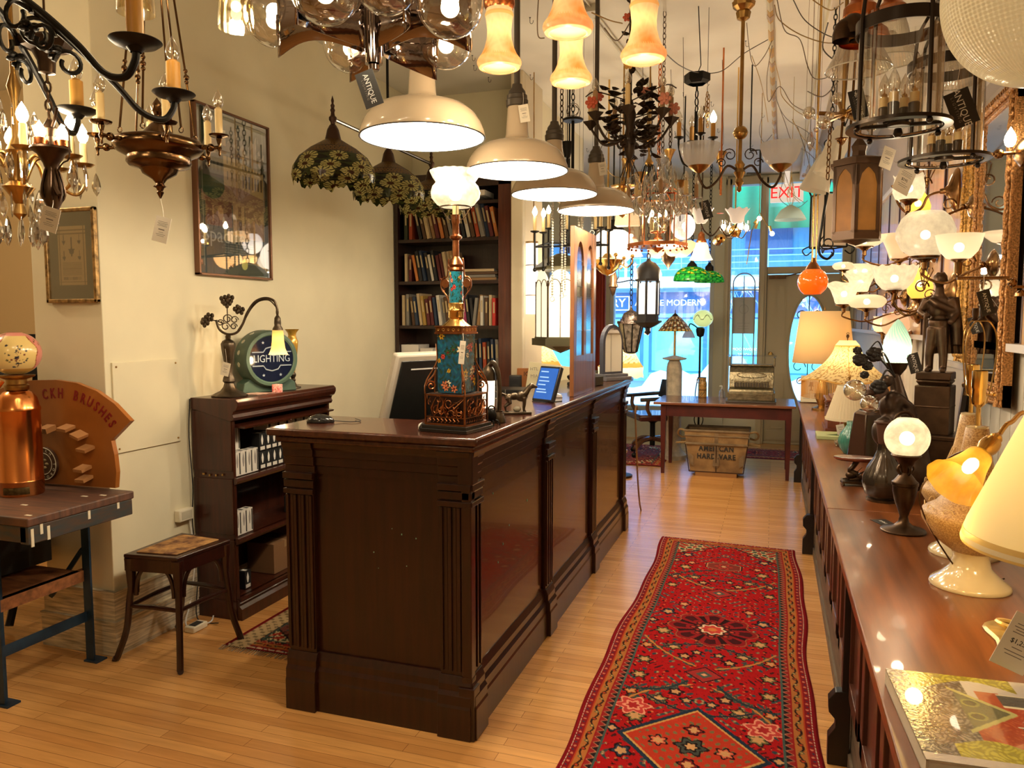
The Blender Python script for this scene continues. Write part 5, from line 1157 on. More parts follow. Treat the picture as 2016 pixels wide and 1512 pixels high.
# right wall: display panels, wainscot
TANP=wood('tan_display_panel',(.50,.29,.11),(.38,.20,.07),.5,(7,7,.6),5)
m=MB()
struct('trim_4',MB().box(.83,.90,-2.9,10.15,1.435,1.465).box(.84,.90,-2.9,10.15,2.56,2.60),mat('pale_rail',(.62,.56,.52),.5),smooth=False)
ws=MB()
for i in range(88):ws.box(.885,.899,-2.9+.148*i,-2.9+.148*i+.142,.0,1.435)
struct('trim_5',ws,mat('white_wainscot',(.66,.60,.50),.6),smooth=False)
rim=mat('dark_panel_edge',(.07,.03,.018),.4)
pn=None
for i,(ya,yb)in enumerate(((1.6,2.25),(2.3,3.28),(4.22,4.72),(4.78,5.25),(5.31,5.8),(5.86,6.35),(6.41,6.9),(6.96,7.5),(7.56,8.1),(8.16,8.7),(8.76,9.3))):
 f=thing('panelling_bay',f'tan wood wall display panel with dark edges, {["nearest of all","second nearest","third","fourth","fifth","sixth","seventh","eighth","ninth","tenth","last"][i]} along the right wall','wall panel',(.86,ya,1.465),0,'display panels for wall lamps')
 obj('board',MB().box(-.005,.025,.02,yb-ya-.02,.0,1.095),TANP,f,smooth=False);obj('edging',MB().box(-.006,.028,0,.02,0,1.095).box(-.006,.028,yb-ya-.02,yb-ya,0,1.095),rim,f,smooth=False)
GILT=mat('carved_gilt',(.66,.36,.09),.35,.7,noise=.6,ns=120,bump=1,bs=160)
GILTD=mat('carved_dark_gilt',(.50,.24,.08),.4,.6,noise=.6,ns=140,bump=1,bs=150)
def mirror(name,lab,y0,y1,z0,z1,fw_,x,gm,lean=0):
 f=thing(name,lab,'mirror',(x,y0,z0));f.rotation_euler=(0,lean,0);L,Hh=y1-y0,z1-z0
 def bar(yc0,zc0,yc1,zc1):
  mm=MB();n_=34;
  for k,(o,r)in enumerate(((-.38,.008),(0,.012),(.38,.007))):
   d=Vector((0,yc1-yc0,zc1-zc0));t=Vector((0,-d.z,d.y)).normalized()*fw_*o
   mm.tube([Vector((-.012-.006*(k==1),yc0,zc0))+t+d*(i/n_)for i in range(n_+1)],[r*(1+.3*math.sin(i*2.6+k))for i in range(n_+1)],8)
  for i in range(int(d.length/.03)):p_=Vector((-.022,yc0,zc0))+d*((i+.5)/int(d.length/.03));mm.sph(p_,.013,6,5,(.6,1,1)).sph(p_+Vector((.004,-d.z,d.y)).normalized()*fw_*.27,.009,6,4,(.6,1,1))
  return mm
 h_=fw_/2
 m=MB();m.box(-.012,.018,0,L,0,fw_).box(-.012,.018,0,L,Hh-fw_,Hh).box(-.012,.018,0,fw_,0,Hh).box(-.012,.018,L-fw_,L,0,Hh);obj('frame',m,gm,f,smooth=False)
 for q in((0,h_,L,h_),(0,Hh-h_,L,Hh-h_),(h_,0,h_,Hh),(L-h_,0,L-h_,Hh)):obj('carved_moulding',bar(*q),gm,f)
 obj('mirror_glass',MB().box(-.010,-.006,fw_*.9,L-fw_*.9,fw_*.9,Hh-fw_*.9),mat('silvered_glass',(.85,.87,.9)),f,smooth=False)
 return f
mirror('gilt_mirror','ornate carved dark gilt mirror hanging on the right wall beyond the nearest panels',3.36,3.93,1.22,2.46,.085,.84,GILTD)
mirror('gold_frame_mirror','tall bright gold framed mirror just beyond the carved dark one on the right wall',3.97,4.19,1.36,2.44,.06,.845,GILT)
# low display counters along the right wall
BT=wood('bench_top_walnut',(.24,.075,.02),(.12,.035,.010),.28,(7,.55,7),4,coat=.2)
BF=wood('bench_front',(.11,.035,.018),(.06,.02,.012),.4,(6,6,.8),5)
GREYW=mat('weathered_grey_wood',(.17,.125,.08),.6,noise=.5,ns=8,stretch=(5,.5,5),col2=(.09,.065,.045))
for nm,y0,y1,lab in(('display_counter',-1.2,3.288,'nearer low walnut display counter along the right wall carrying ceramic lamps'),('display_counter',3.292,7.75,'farther low walnut display counter along the right wall, reaching towards the door')):
 f=thing(nm,lab,'counter',(.22,y0,0));L=y1-y0
 obj('counter_top',MB().box(0,.66,0,L,.768,.80),BT,f,smooth=False,bevel=.004)
 obj('carcass',MB().box(.075,.66,.0,L,.0,.768),BF,f,smooth=False)
 obj('kick_board',MB().box(.07,.10,0,L,0,.20).box(.083,.10,0,L,.2,.235).box(.06,.10,0,L,0,.05),GREYW,f,smooth=False)
 n_=int(round(L/.42))
 for i in range(n_):
  a=L*i/n_+.035;b=L*(i+1)/n_-.035;m=MB();
  m.box(.055,.075,a,b,.25,.31).box(.055,.075,a,b,.68,.74).box(.055,.075,a,a+.06,.25,.74).box(.055,.075,b-.06,b,.25,.74).box(.068,.075,a,b,.25,.74)
  obj('cabinet_door',m,BF,f,smooth=False,bevel=.002)
for i,y in enumerate((2.80,5.38,7.80)):
 f=thing('scroll_bracket',['black scroll bracket at the foot of the display counter nearest the camera','black scroll bracket at the foot of the display counter beside the end of the runner','black scroll bracket at the far end of the display counter'][i],'bracket',(.215,y,0),0,'scroll brackets')
 m=MB().prism([(0.03,0),(.0,0),(.0,.10),(.022,.135),(.022,.165),(.0,.19),(-.002,.235),(.02,.265),(.05,.27),(.07,.27),(.07,0)],0,.045,'y').box(.04,.07,0,.045,.27,.765)
 obj('bracket',m,mat('ebonised_wood',(.012,.008,.007),.35),f,smooth=False,bevel=.002)
# things on the display counter
Z8=.8005
f=thing('house_book','glossy picture book with a painted red brick house cover on the display counter','book',(.236,1.706,Z8),math.radians(0))
BL,BW2=.36,.345
def cov(U,V):
 C=np.zeros((len(U),3));C[:]=srgb(216,206,196);x,y=U,V;N=np.sin(x*90+5*np.sin(y*31))*np.sin(y*70+4*np.sin(x*45));N2=np.sin(x*33+3*np.sin(y*17))
 C[(x>.7)&(y<.45)&(N2>.2)]=srgb(170,186,214)
 q=(x<.36+.05*N2*0);C[q]=srgb(92,84,74);C[q&(N>.25)]=srgb(150,140,126);C[q&(N<-.5)]=srgb(70,60,56)
 q=(y<.24-.1*x*0)&(x>.1)&(x<.62-.0*y)&(y<.14+.08*np.sin(x*9+1));C[q]=srgb(150,138,28);C[q&(N>.2)]=srgb(196,186,50)
 q=(x>.3)&(x<.95)&(y>.30)&(y<.86)&(x-.3>np.abs(y-.5)*.0);C[q]=srgb(176,62,30);C[q&(N>.5)]=srgb(196,84,44)
 q=(x>.40)&(x<.52)&(y>.18)&(y<.42);C[q]=srgb(186,78,40);
 def rect(x0,x1,y0,y1,c):q=(x>x0)&(x<x1)&(y>y0)&(y<y1);C[q]=srgb(*c)
 rect(.50,.64,.20,.33,(88,86,84));rect(.50,.64,.19,.205,(236,226,196));rect(.50,.64,.325,.345,(236,226,196));rect(.64,.66,.19,.345,(230,220,190))
 rect(.66,.72,.2,.86,(120,96,54));rect(.72,.735,.2,.86,(216,196,140));rect(.76,.9,.36,.52,(86,90,96));rect(.76,.9,.35,.365,(230,222,200));rect(.76,.9,.515,.53,(230,222,200));rect(.76,.9,.435,.445,(220,212,190));rect(.825,.832,.36,.52,(220,212,190))
 rect(.52,.66,.56,.70,(96,92,88));rect(.5,.68,.55,.565,(230,222,196));rect(.5,.68,.70,.715,(230,222,196));rect(.76,.9,.62,.78,(80,84,90));rect(.76,.9,.61,.625,(230,222,200))
 g1=(x>.29)&(x<.52)&(np.abs(y-.42)<(.52-x)*.95);C[g1]=srgb(96,98,70)
 e=(x>.27)&(x<.54)&(np.abs(np.abs(y-.42)-(.53-x)*.95)<.018);C[e]=srgb(196,190,120)
 for yy in(.34,.49):r=np.hypot(x-.345,(y-yy));C[r<.045]=srgb(140,142,80);C[(r<.03)]=srgb(60,66,48)
 q=(y>.78+.04*np.sin(x*14))&(x>.16)&(x<.8);C[q]=srgb(160,150,40);C[q&(N>.1)]=srgb(206,196,70)
 q=(y>.93);C[q]=srgb(206,196,190)
 return C
obj('page_block',MB().box(.004,BL-.004,-BW2+.004,-.004,.003,.030),PAPER,f,smooth=False)
obj('cover_board',MB().box(0,BL,-BW2,0,0,.003).box(0,.004,-BW2,0,0,.033).box(0,BL,-BW2,0,.030,.033),mat('cover_edge_cream',(.62,.55,.42),.4),f,smooth=False)
grid('cover_picture',190,180,lambda U,V:(BL*U,-BW2*V,.0336+0*U),cov,paint('book_cover_gloss',.18,coat=.6,bump=.25,bs=120),f,smooth=False,label='painted brick house picture')
f.rotation_euler=(0,0,math.radians(3))
f=thing('cream_shade_lamp','lamp with large cream fabric shade and pierced gilt base at the right edge','lamp',(.665,2.02,Z8))
obj('lamp_shade',MB().lathe([(.232,.235),(.234,.24),(.222,.28),(.10,.575),(.098,.58)],64),shade_mat('cream_linen_shade',(.86,.76,.50),.45,.8,emit=.04,ecol=(1,.78,.4)),f,ang=1.5,solid=.0015)
obj('shade_trim',MB().lathe([(.2335,.232),(.2345,.236),(.2295,.262),(.228,.262)],64),mat('gold_ribbon',(.60,.40,.12),.5),f)
m=MB();R=random.Random(3)
m.caps(True).lathe([(.17,0),(.172,.004),(.165,.010),(.09,.02),(.05,.035),(.03,.05)],40,rf=lambda a,j,r,z:(r*(1+.10*math.cos(5*a)*(j<3)),z))
obj('gilt_base',m,mat('pale_gilt',(.62,.44,.16),.35,.7,noise=.4,ns=18),f)
for k in range(6):
 a=k*PI/3+2.6;c=Vector((.12*math.cos(a),.12*math.sin(a),.016));m=MB();m.tube([c+Vector((.035*math.cos(t),.022*math.sin(t),.012*math.sin(t*.5)**2))for t in[2*PI*j/18 for j in range(18)]],.006,6,True);obj('leaf_loop',m,mat('pale_gilt',(.62,.44,.16)),f)
obj('stem',MB().lathe([(.03,.045),(.045,.08),(.05,.11),(.03,.15),(.015,.18),(.02,.2),(.01,.22),(.009,.5)],24),mat('gold_glaze',(.45,.26,.06),.25,.8,noise=.5,ns=12),f)
light('shade_lamp_light',Vector(f.location)+Vector((0,0,.40)),2.2,(1,.78,.45),.03)
tagcard(f,tuple(onz(2003,1240,.93)-Vector(f.location)+Vector((0,-.02,-.02))),.07,.115,.42,price='$1,250',top=(-.03,-.08,.25))
CER=mat('gold_speckle_ceramic',(.62,.40,.17),.4,noise=1,ns=230,col2=(.26,.12,.03),bump=.3,bs=300);CREAMG=mat('cream_glaze',(.60,.48,.29),.14,coat=.6)
def cer():
 f=thing('ceramic_lamp','x','lamp')
 obj('foot',MB().lathe([(.103,0),(.104,.004),(.10,.012),(.075,.03),(.052,.055),(.045,.085),(.05,.10)],48),CREAMG,f,ang=1)
 obj('body',MB().lathe([(.05,.10),(.075,.118),(.105,.145),(.128,.185),(.131,.20),(.127,.215),(.095,.235),(.07,.265),(.052,.31),(.042,.36),(.034,.41),(.029,.45),(.027,.452)],56),CER,f,ang=1)
 m=MB()
 for k in range(14):
  a0=k*2*PI/14;a1=a0+PI/14;r0,r1=.076,.046
  m.tube([(r0*math.cos(a0),r0*math.sin(a0),.258),(r1*math.cos(a1),r1*math.sin(a1),.345),(r0*math.cos(a1+PI/14),r0*math.sin(a1+PI/14),.258)],.0016,4)
 for k in range(12):
  a0=k*PI/6;m.tube([((.118+.004)*math.cos(a0+.12*math.cos(t)),(.118+.004)*math.sin(a0+.12*math.cos(t)),.2225+.010*math.sin(t))for t in[j*.7 for j in range(9)]],.0013,4)
 obj('incised_pattern',m,mat('incised_cream',(.70,.52,.28),.5),f)
 obj('top_cap',MB().caps(False,True).lathe([(.027,.450),(.028,.456),(.02,.458)],24),CREAMG,f)
 obj('stem_pipe',MB().rod((0,0,.455),(0,0,.52),.0065,10),BRASSL,f)
 s=obj('socket',MB().lathe([(.008,.51),(.016,.518),(.018,.53),(.0175,.56),(.020,.565),(.0195,.61),(.017,.612)],20),BRASSL,f)
 obj('switch_key',MB().rod((.018,0,.545),(.04,0,.545),.002).sph((.042,0,.545),.006,8,6),BRASSL,s)
 obj('harp',MB().tube(spline([(.02,0,.52),(.03,0,.56),(.038,0,.61),(.043,0,.66),(.04,0,.71),(.022,0,.745),(0,0,.75),(-.022,0,.745),(-.04,0,.71),(-.043,0,.66),(-.038,0,.61),(-.03,0,.56),(-.02,0,.52)],5),.0022,6),BRASS,f)
 obj('harp_knob',MB().caps(True,True).lathe([(.010,.75),(.012,.753),(.007,.76),(.009,.775),(.009,.79)],14),BRONZE,f)
 return f
c=cer();c.location=(.545,2.44,Z8);c.rotation_euler=(0,0,YAW);c['label']='nearer gold speckled ceramic lamp base with bare socket and harp, black tag on top'
c2=copy_tree(c,(.60,2.78,Z8),YAW+.3,'farther gold speckled ceramic lamp base with bare socket, partly behind its twin','speckled ceramic lamp bases');c['group']='speckled ceramic lamp bases'
tagcard(c,(0.0,-.01,.80),.036,.07,-.3,black=True,yaw=0)
f=thing('amber_bell_lamp','brass arm desk lamp with fluted glowing yellow glass bell in front of the ceramic lamps','lamp',(.80,2.32,Z8))
S0=at(1956,868,2.02)-Vector(f.location);M0=at(1834,1000,1.92)-Vector(f.location);ax_=(M0-S0).normalized();q_=ax_.to_track_quat('Z','Y').to_matrix().to_4x4()
T_=Matrix.Translation(S0)@q_;Ls=(M0-S0).length
m=MB();m.T=T_;m.lathe([(.006,-.03),(.012,-.02),(.016,-.012),(.013,-.004),(.022,.004),(.0245,.016),(.0245,.03),(.020,.045),(.018,.055),(.026,.066),(.031,.072)],24);obj('socket',m,mat('brass_warm',(.60,.33,.08),.25,1),f)
YB_=shade_mat('fluted_yellow_glass',(.76,.40,.04),.5,.3,emit=.13,ecol=(1,.52,.04),noise=.4,ns=14,clear=.15)
m=MB();m.T=T_;m.lathe([(.031,.066),(.0335,.078),(.036,.092),(.039,.106),(.043,.12),(.047,.134),(.052,.148),(.058,.162),(.065,.174),(.073,.184)],80,rf=lambda a,j,r,z:(r*(1+.016*math.cos(10*a)*j/9),z));g=obj('bell_glass',m,YB_,f,ang=1.6,label='glowing fluted yellow glass bell')
b=MB();b.T=T_;b.sph((0,0,.11),.017,12,10,(1,1,1.6));obj('bulb',b,BULBIN,g)
obj('brass_arm',MB().tube(spline([S0-ax_*.03,S0-ax_*.055+Vector((.0,0,.005)),at(1990,832,2.05)-Vector(f.location),at(2035,822,2.1)-Vector(f.location),Vector((.0,.02,.27)),Vector((0,.02,.03))],6),.006,10),mat('brass_warm',(.6,.33,.08)),f)
obj('base',MB().caps(True).lathe([(.05,0),(.05,.01),(.02,.03),(.008,.05)],24,(0,.02,0)),mat('brass_warm',(.6,.33,.08)),f)
obj('cable',MB().tube(spline([S0+Vector((.0,0,-.02)),S0+Vector((-.05,.03,-.03)),S0+Vector((-.1,.08,-.08)),S0+Vector((-.15,.1,-.20)),Vector((-.26,.12,.01)),Vector((-.15,.2,.005))],6),.0024,6),BRONZE,f)
light('bell_lamp_light',Vector(f.location)+S0.lerp(M0,1.15),.8,(1,.62,.15),.02)
f=thing('etched_ball_lamp','small dark bronze urn lamp with a lit etched glass ball on the display counter','lamp',onz(1778,1046,.8));f.location.z=Z8
obj('base',MB().caps(True).lathe([(.074,0),(.075,.005),(.07,.010),(.035,.018),(.018,.035),(.014,.055),(.02,.075),(.033,.11),(.040,.145),(.041,.165),(.044,.168),(.044,.178),(.036,.185),(.025,.20),(.016,.212)],36),BRONZE,f)
m=MB();
for k in range(4):a=k*PI/2+.4;m.tube(spline([(.012*math.cos(a),.012*math.sin(a),.20),(.03*math.cos(a),.03*math.sin(a),.225),(.018*math.cos(a),.018*math.sin(a),.25),(.045*math.cos(a),.045*math.sin(a),.275)],4),.005,6)
m.lathe([(.012,.20),(.022,.235),(.03,.255),(.045,.268),(.05,.275),(.046,.28)],24)
obj('figured_stem',m,BRONZE,f)
EB=shade_mat('etched_ball_glass',(.95,.86,.68),.5,.25,emit=.05,ecol=(1,.85,.6),noise=.35,ns=26,clear=.28)
g=obj('glass_ball',MB().lathe([(.045,.278)]+[(.0745*math.cos(t),.338+.0745*math.sin(t))for t in[math.radians(-52+i*9)for i in range(13)]]+[(.034,.406)],40),EB,f,ang=2);obj('bulb',MB().sph((0,0,.335),.025,14,10),BULBIN,g)
light('ball_lamp_light',Vector(f.location)+Vector((0,0,.50)),.5,WARM,.02)
f=thing('black_tag','black swing tag lying on the display counter beside the urn lamp','tag',onz(1742,1030,.8));f.location.z=Z8;f.rotation_euler=(0,0,.4);cdd=obj('card',MB().box(-.03,.03,-.05,.05,0,.0012),TAGBLK,f,smooth=False);text('lettering','ANTIQUE',.015,SILV,cdd,(0,0,.0014),(0,0,PI/2),.0002)
f=thing('gourd_vase','dark bronze ribbed gourd-shaped lamp base on the display counter','vase',onz(1738,985,.8));f.location.z=Z8
obj('vase_body',MB().lathe([(.055,.012),(.07,.03),(.080,.07),(.079,.10),(.062,.145),(.040,.18),(.030,.21),(.028,.235),(.030,.24)],64,rf=lambda a,j,r,z:(r*(1+.035*abs(math.cos(6*a))*(0<j<6)),z)),mat('gunmetal_glaze',(.055,.04,.028),.22,.6,coat=.4),f,ang=1.2)
obj('foot',MB().caps(True,True).lathe([(.066,0),(.066,.008),(.055,.014)],32),BRONZE,f);obj('wooden_collar',MB().lathe([(.024,.235),(.028,.25),(.034,.30),(.036,.325),(.045,.328),(.045,.332),(.01,.334)],20),mat('collar_brown',(.07,.03,.018),.4),f)
f=thing('tower_vase','tall tapered square dark brown glazed vase on the display counter','vase',onz(1708,905,.8),.5);f.location.z=Z8
obj('vase_body',MB().prism([(-.075,-.075),(.075,-.075),(.075,.075),(-.075,.075)],0,.26).T and MB().add([(-.078,-.078,0),(.078,-.078,0),(.078,.078,0),(-.078,.078,0),(-.056,-.056,.25),(.056,-.056,.25),(.056,.056,.25),(-.056,.056,.25),(-.04,-.04,.27),(.04,-.04,.27),(.04,.04,.27),(-.04,.04,.27)],[(3,2,1,0),(0,1,5,4),(1,2,6,5),(2,3,7,6),(3,0,4,7),(4,5,9,8),(5,6,10,9),(6,7,11,10),(7,4,8,11),(8,9,10,11)]),mat('brown_glaze',(.05,.024,.014),.15,coat=.6),f,smooth=False,bevel=.008)
obj('rim',MB().box(-.036,.036,-.036,.036,.27,.274),BRONZE,f,smooth=False)
f=thing('teal_vase','small ribbed teal green vase half hidden behind the dark tower vase','vase',onz(1676,893,.8));f.location.z=Z8
obj('vase_body',MB().caps(True).lathe([(.04,0),(.062,.03),(.072,.07),(.064,.11),(.04,.145),(.028,.165),(.03,.18),(.026,.182)],72,rf=lambda a,j,r,z:(r*(1+.03*math.cos(24*a)),z)),mat('teal_glaze',(.05,.20,.15),.2,coat=.6),f,ang=2);obj('rim',MB().ring((0,0,.182),.028,.002,24,5),mat('teal_glaze',(.05,.2,.15)),f)
f=thing('dragon_card_tray','small bronze dragon stand holding an oval brown card tray on the display counter','card tray',onz(1682,955,.8));f.location.z=Z8
obj('base',MB().box(-.055,.055,-.045,.045,.012,.022).sph((-.05,-.04,.007),.008,8,6).sph((.05,-.04,.007),.008,8,6).sph((-.05,.04,.007),.008,8,6).sph((.05,.04,.007),.008,8,6),BRONZE,f,smooth=False)
m=MB();m.tube(spline([(-.02,0,.022),(.02,0,.03),(.01,0,.05),(-.02,0,.065),(-.005,0,.09),(.01,0,.115)],5),.011,8).sph((-.015,0,.045),.018,10,8,(1.3,.8,1)).tube([(-.02,0,.03),(-.05,0,.026)],[.008,.002],6)
for s in(1,-1):m.add([(0,s*.01,.05),(.035,s*.045,.075),(.01,s*.05,.045)],[(0,1,2)])
obj('dragon',m,BRONZE,f,solid=.002)
obj('oval_tray',MB().caps(True,True).lathe([(.07,.115),(.08,.122),(.08,.13),(.07,.131)],32,rf=lambda a,j,r,z:(r*(1.15 if 0 else 1),z)),mat('red_lacquer_tray',(.16,.04,.02),.25,coat=.4),f)
f.children[-1].scale=(1.15,.7,1)
f=thing('pleated_shade_lamp','small table lamp with pleated ivory shade and gilt flared base, paper tag below','lamp',onz(1668,878,.8));f.location.z=Z8
obj('base',MB().box(-.07,.07,-.05,.05,.012,.024).box(-.06,.06,-.04,.04,.024,.03).sph((-.06,-.04,.006),.009,8,6).sph((.06,-.04,.006),.009,8,6),mat('pewter_base',(.30,.24,.15),.4,.6),f,smooth=False)
obj('flared_stem',MB().lathe([(.055,.03),(.035,.045),(.024,.08),(.022,.12),(.026,.15),(.012,.16),(.01,.2)],24),mat('gilt_stem',(.55,.36,.08),.3,.7),f)
obj('lamp_shade',MB().lathe([(.128,.16),(.065,.365)],120,rf=lambda a,j,r,z:(r*(1+.02*math.cos(40*a)),z)),shade_mat('pleated_ivory',(.84,.72,.48),.4,.8,emit=.05),f,ang=2.5)
obj('shade_band',MB().lathe([(.130,.158),(.132,.172)],60).lathe([(.067,.358),(.068,.366)],40),mat('ivory_band',(.84,.74,.52),.7),f);obj('finial',MB().lathe([(.004,.36),(.008,.375),(.012,.39),(.004,.40),(.009,.415),(.0005,.425)],14),BRASS,f)
tagcard(f,(-.05,-.13,.115),.045,.06,-.2)
f=thing('wooden_cash_box','red-brown wooden box with flared lid moulding on the display counter','box',(.36,5.62,Z8),0)
obj('case',MB().box(0,.30,0,.36,.02,.20).box(-.015,.315,-.015,.375,0,.02),wood('box_mahogany',(.20,.05,.02),(.10,.025,.012),.35,(6,6,6),4),f,smooth=False,bevel=.002);obj('lid',MB().box(-.012,.312,-.012,.372,.20,.215).box(.02,.28,.02,.34,.215,.23),wood('box_mahogany',(.2,.05,.02),(.1,.025,.012)),f,smooth=False,bevel=.003)
obj('corner_beads',MB().sph((-.01,.0,.19),.010,8,6).sph((-.01,.1,.19),.010,8,6).sph((-.01,.0,.17),.008,8,6),mat('bead_brown',(.12,.04,.02),.3),f)
f=thing('oval_plate','stack of two pale oval plates on top of the wooden box','plate',(.50,5.80,Z8+.231));obj('plate',MB().caps(True,True).lathe([(.05,0),(.10,.012),(.102,.015),(.05,.006)],32),mat('pale_plate',(.55,.50,.42),.3),f);obj('upper_plate',MB().caps(True,True).lathe([(.045,.010),(.09,.022),(.092,.025),(.045,.016)],32),mat('pale_plate',(.55,.5,.42)),f)
f=thing('green_sample_box','flat pale green card box lying on the display counter in front of the wooden box','box',(.275,5.33,Z8));obj('carton',MB().box(0,.20,-.12,.12,0,.022),mat('pale_green_card',(.45,.52,.25),.5),f,smooth=False,bevel=.002);obj('leaf_print',MB().prism([(.06,-.05),(.12,-.07),(.18,-.02),(.13,.02)],.022,.0225),mat('leaf_dark_green',(.06,.12,.03),.5),f,smooth=False)
def fringe(m,R,z0,L,n_,wob=0):
 for i in range(n_):
  a=2*PI*i/n_;r=R(a)if callable(R)else R;z=z0(a)if callable(z0)else z0
  m.tube([(r*math.cos(a),r*math.sin(a),z),(r*math.cos(a),r*math.sin(a),z-L)],.0022,4)
f=thing('fringed_shade_lamp','lamp with flared cream floral silk shade and long gold fringe on the display counter','lamp',(.520,6.25,Z8))
def fsh(U,V):
 N=np.sin(U*80+4*np.sin(V*20))*np.sin(V*30+3*np.sin(U*60));C=np.zeros((len(U),3));C[:]=srgb(222,200,140);C[np.abs(N)<.12]=srgb(150,112,60);
 s=np.abs(((U*8)%1)-.5)>.46;C[s]=srgb(178,134,60);C[(V<.03)|(V>.96)]=srgb(196,150,70);return C
def fps(U,V):
 t=1-V;r=.085+.22*t**1.9+.035*t;k=1-.06*(1-np.abs(np.cos(4*2*PI*U/2)))*(.4+t);sc_=np.abs(np.sin(4*2*PI*U/2*1.0))
 return r*k*np.cos(2*PI*U),r*k*np.sin(2*PI*U),.30+.27*V+.035*(sc_-.5)*t**3
grid('lamp_shade',192,40,fps,fsh,paint('floral_silk',.8,translucent=.5,emit=.14),f,label='floral silk panelled shade')
obj('shade_collar',MB().lathe([(.085,.57),(.06,.60),(.058,.605)],16),shade_mat('cream_silk',(.80,.66,.40),.4,.8),f)
m=MB();fringe(m,.315,.31,.13,150);tag(obj('gold_fringe',m,mat('gold_fringe',(.62,.33,.09),.7),f,smooth=False),'long gold silk fringe')
obj('finial',MB().lathe([(.002,.60),(.004,.62),(.010,.63),(.012,.64),(.004,.65)],12).ring((0,0,.655),.008,.002,12,5,'y'),BRONZE,f)
obj('base',MB().caps(True).lathe([(.06,0),(.06,.02),(.05,.03),(.085,.08),(.09,.14),(.06,.20),(.03,.24),(.01,.26),(.01,.5)],6),mat('orange_wood_base',(.42,.13,.03),.3),f,smooth=False);obj('inlay',MB().box(-.02,.03,-.086,-.078,.05,.15),BRASSL,f,smooth=False)
light('fringed_lamp_light',Vector(f.location)+Vector((0,0,.42)),3,WARM,.03)
f=thing('drum_shade_lamp','tall lamp with plain glowing golden drum shade behind the fringed one','lamp',(.395,6.95,Z8))
obj('lamp_shade',MB().lathe([(.245,.40),(.19,.83)],64),shade_mat('golden_drum',(.86,.66,.36),.5,.7,emit=.10,ecol=(1,.72,.34)),f,ang=1.5,solid=.002);obj('base',MB().caps(True).lathe([(.08,0),(.08,.02),(.03,.04),(.06,.12),(.03,.25),(.01,.3),(.01,.75)],24),BRASS,f);obj('finial',MB().lathe([(.012,.84),(.004,.86),(.0005,.875)],10).rod((-.19,0,.825),(.19,0,.825),.002),BRASS,f)
light('drum_lamp_light',Vector(f.location)+Vector((0,0,.60)),2.6,WARM,.03)
f=thing('lampshade_sign','framed cream notice reading LAMPSHADE standing at the far end of the display counter','sign',(.335,7.55,Z8),0);obj('board',MB().box(-.09,.09,0,.012,.0,.25),mat('notice_paper',(.70,.64,.48),.5),f,smooth=False);obj('stand',MB().box(-.1,.1,-.03,.03,0,.008),CHROME,f,smooth=False)
text('lettering','LAMPSHADES',.026,INK,f,(0,-.001,.225),(PI/2,0,0),.0002,sx=.95);m=MB();m.prism([(-.022,.15),(.022,.15),(.012,.19),(-.012,.19)],-.0012,0,'y').box(-.003,.003,-.0012,0,.12,.15).box(-.012,.012,-.0012,0,.112,.12)
for z in(.085,.07,.055,.04):m.box(-.07,-.01,-.0012,0,z,z+.003).box(.01,.07,-.0012,0,z,z+.003)
obj('printed_drawing',m,GREYP,f,smooth=False)
f=thing('knight_statue_column','tall bronze statue of a cloaked man on a square column pedestal against the right wall','statue',(.70,3.92,Z8),math.radians(-20))
PED=mat('brown_bronze',(.10,.055,.03),.35,.7,noise=.3,ns=18)
obj('pedestal_base',MB().box(-.10,.10,-.10,.10,0,.22).box(-.108,.108,-.108,.108,.22,.24).box(-.11,.11,-.11,.11,0,.02),PED,f,smooth=False,bevel=.004);obj('column',MB().box(-.072,.072,-.072,.072,.24,.46).box(-.074,.074,-.074,.074,.36,.37),PED,f,smooth=False,bevel=.005)
obj('capital',MB().lathe([(.075,.455),(.09,.47),(.098,.478),(.09,.486),(.078,.49)],4,a0=PI/4,a1=2*PI+PI/4).box(-.07,.07,-.07,.07,.486,.52),PED,f,bevel=.004)
m=MB();z0=.52;S=.82
def P(x,y,z):return(x*S,y*S,z0+z*S)
m.tube([P(-.035,0,0.01),P(-.037,0,.09),P(-.028,0,.17),P(-.02,0,.24)],[.016,.019,.024,.03],10).tube([P(.035,-.02,0.01),P(.034,-.015,.09),P(.026,-.01,.17),P(.018,0,.24)],[.016,.019,.024,.03],10)
m.tube([P(-.035,.0,.012),P(-.038,-.045,.01)],[.015,.012],8).tube([P(.035,-.02,.012),P(.042,-.065,.01)],[.015,.012],8)
m.sph(P(0,0,.27),.05*S,14,10,(1,.7,1.0)).sph(P(0,0,.36),.056*S,14,10,(1.05,.72,1.3)).tube([P(0,0,.42),P(0,-.005,.465)],[.022,.018],10).sph(P(0,-.012,.50),.034*S,14,12,(.85,1,1.15)).sph(P(0,.002,.515),.037*S,12,8,(1.02,1,.85))
m.tube([P(-.055,0,.40),P(-.085,-.02,.33),P(-.05,-.065,.31)],[.022,.017,.013],8).tube([P(.055,0,.40),P(.09,.0,.32),P(.075,-.055,.28)],[.022,.017,.013],8)
m.tube([P(-.05,-.07,.31),P(-.035,-.085,.315)],[.014,.012],8).tube([P(.075,-.055,.28),P(.07,-.075,.27)],[.014,.012],8)
m.add([P(-.07,.02,.42),P(.07,.02,.42),P(.085,.055,.30),P(.095,.06,.12),P(-.02,.07,.08),P(-.08,.055,.28),P(.06,.07,.1),P(.10,.02,.14)],[(0,1,2,5),(5,2,3,6,4),(2,7,3)])
for i in range(6):m.tube([P(-.065+.028*i,.035,.41),P(-.06+.03*i,.055,.26),P(-.05+.032*i,.06,.10)],[.014,.018,.014],6)
m.tube([P(-.05,-.09,.31),P(-.052,-.09,.01)],.006,6)
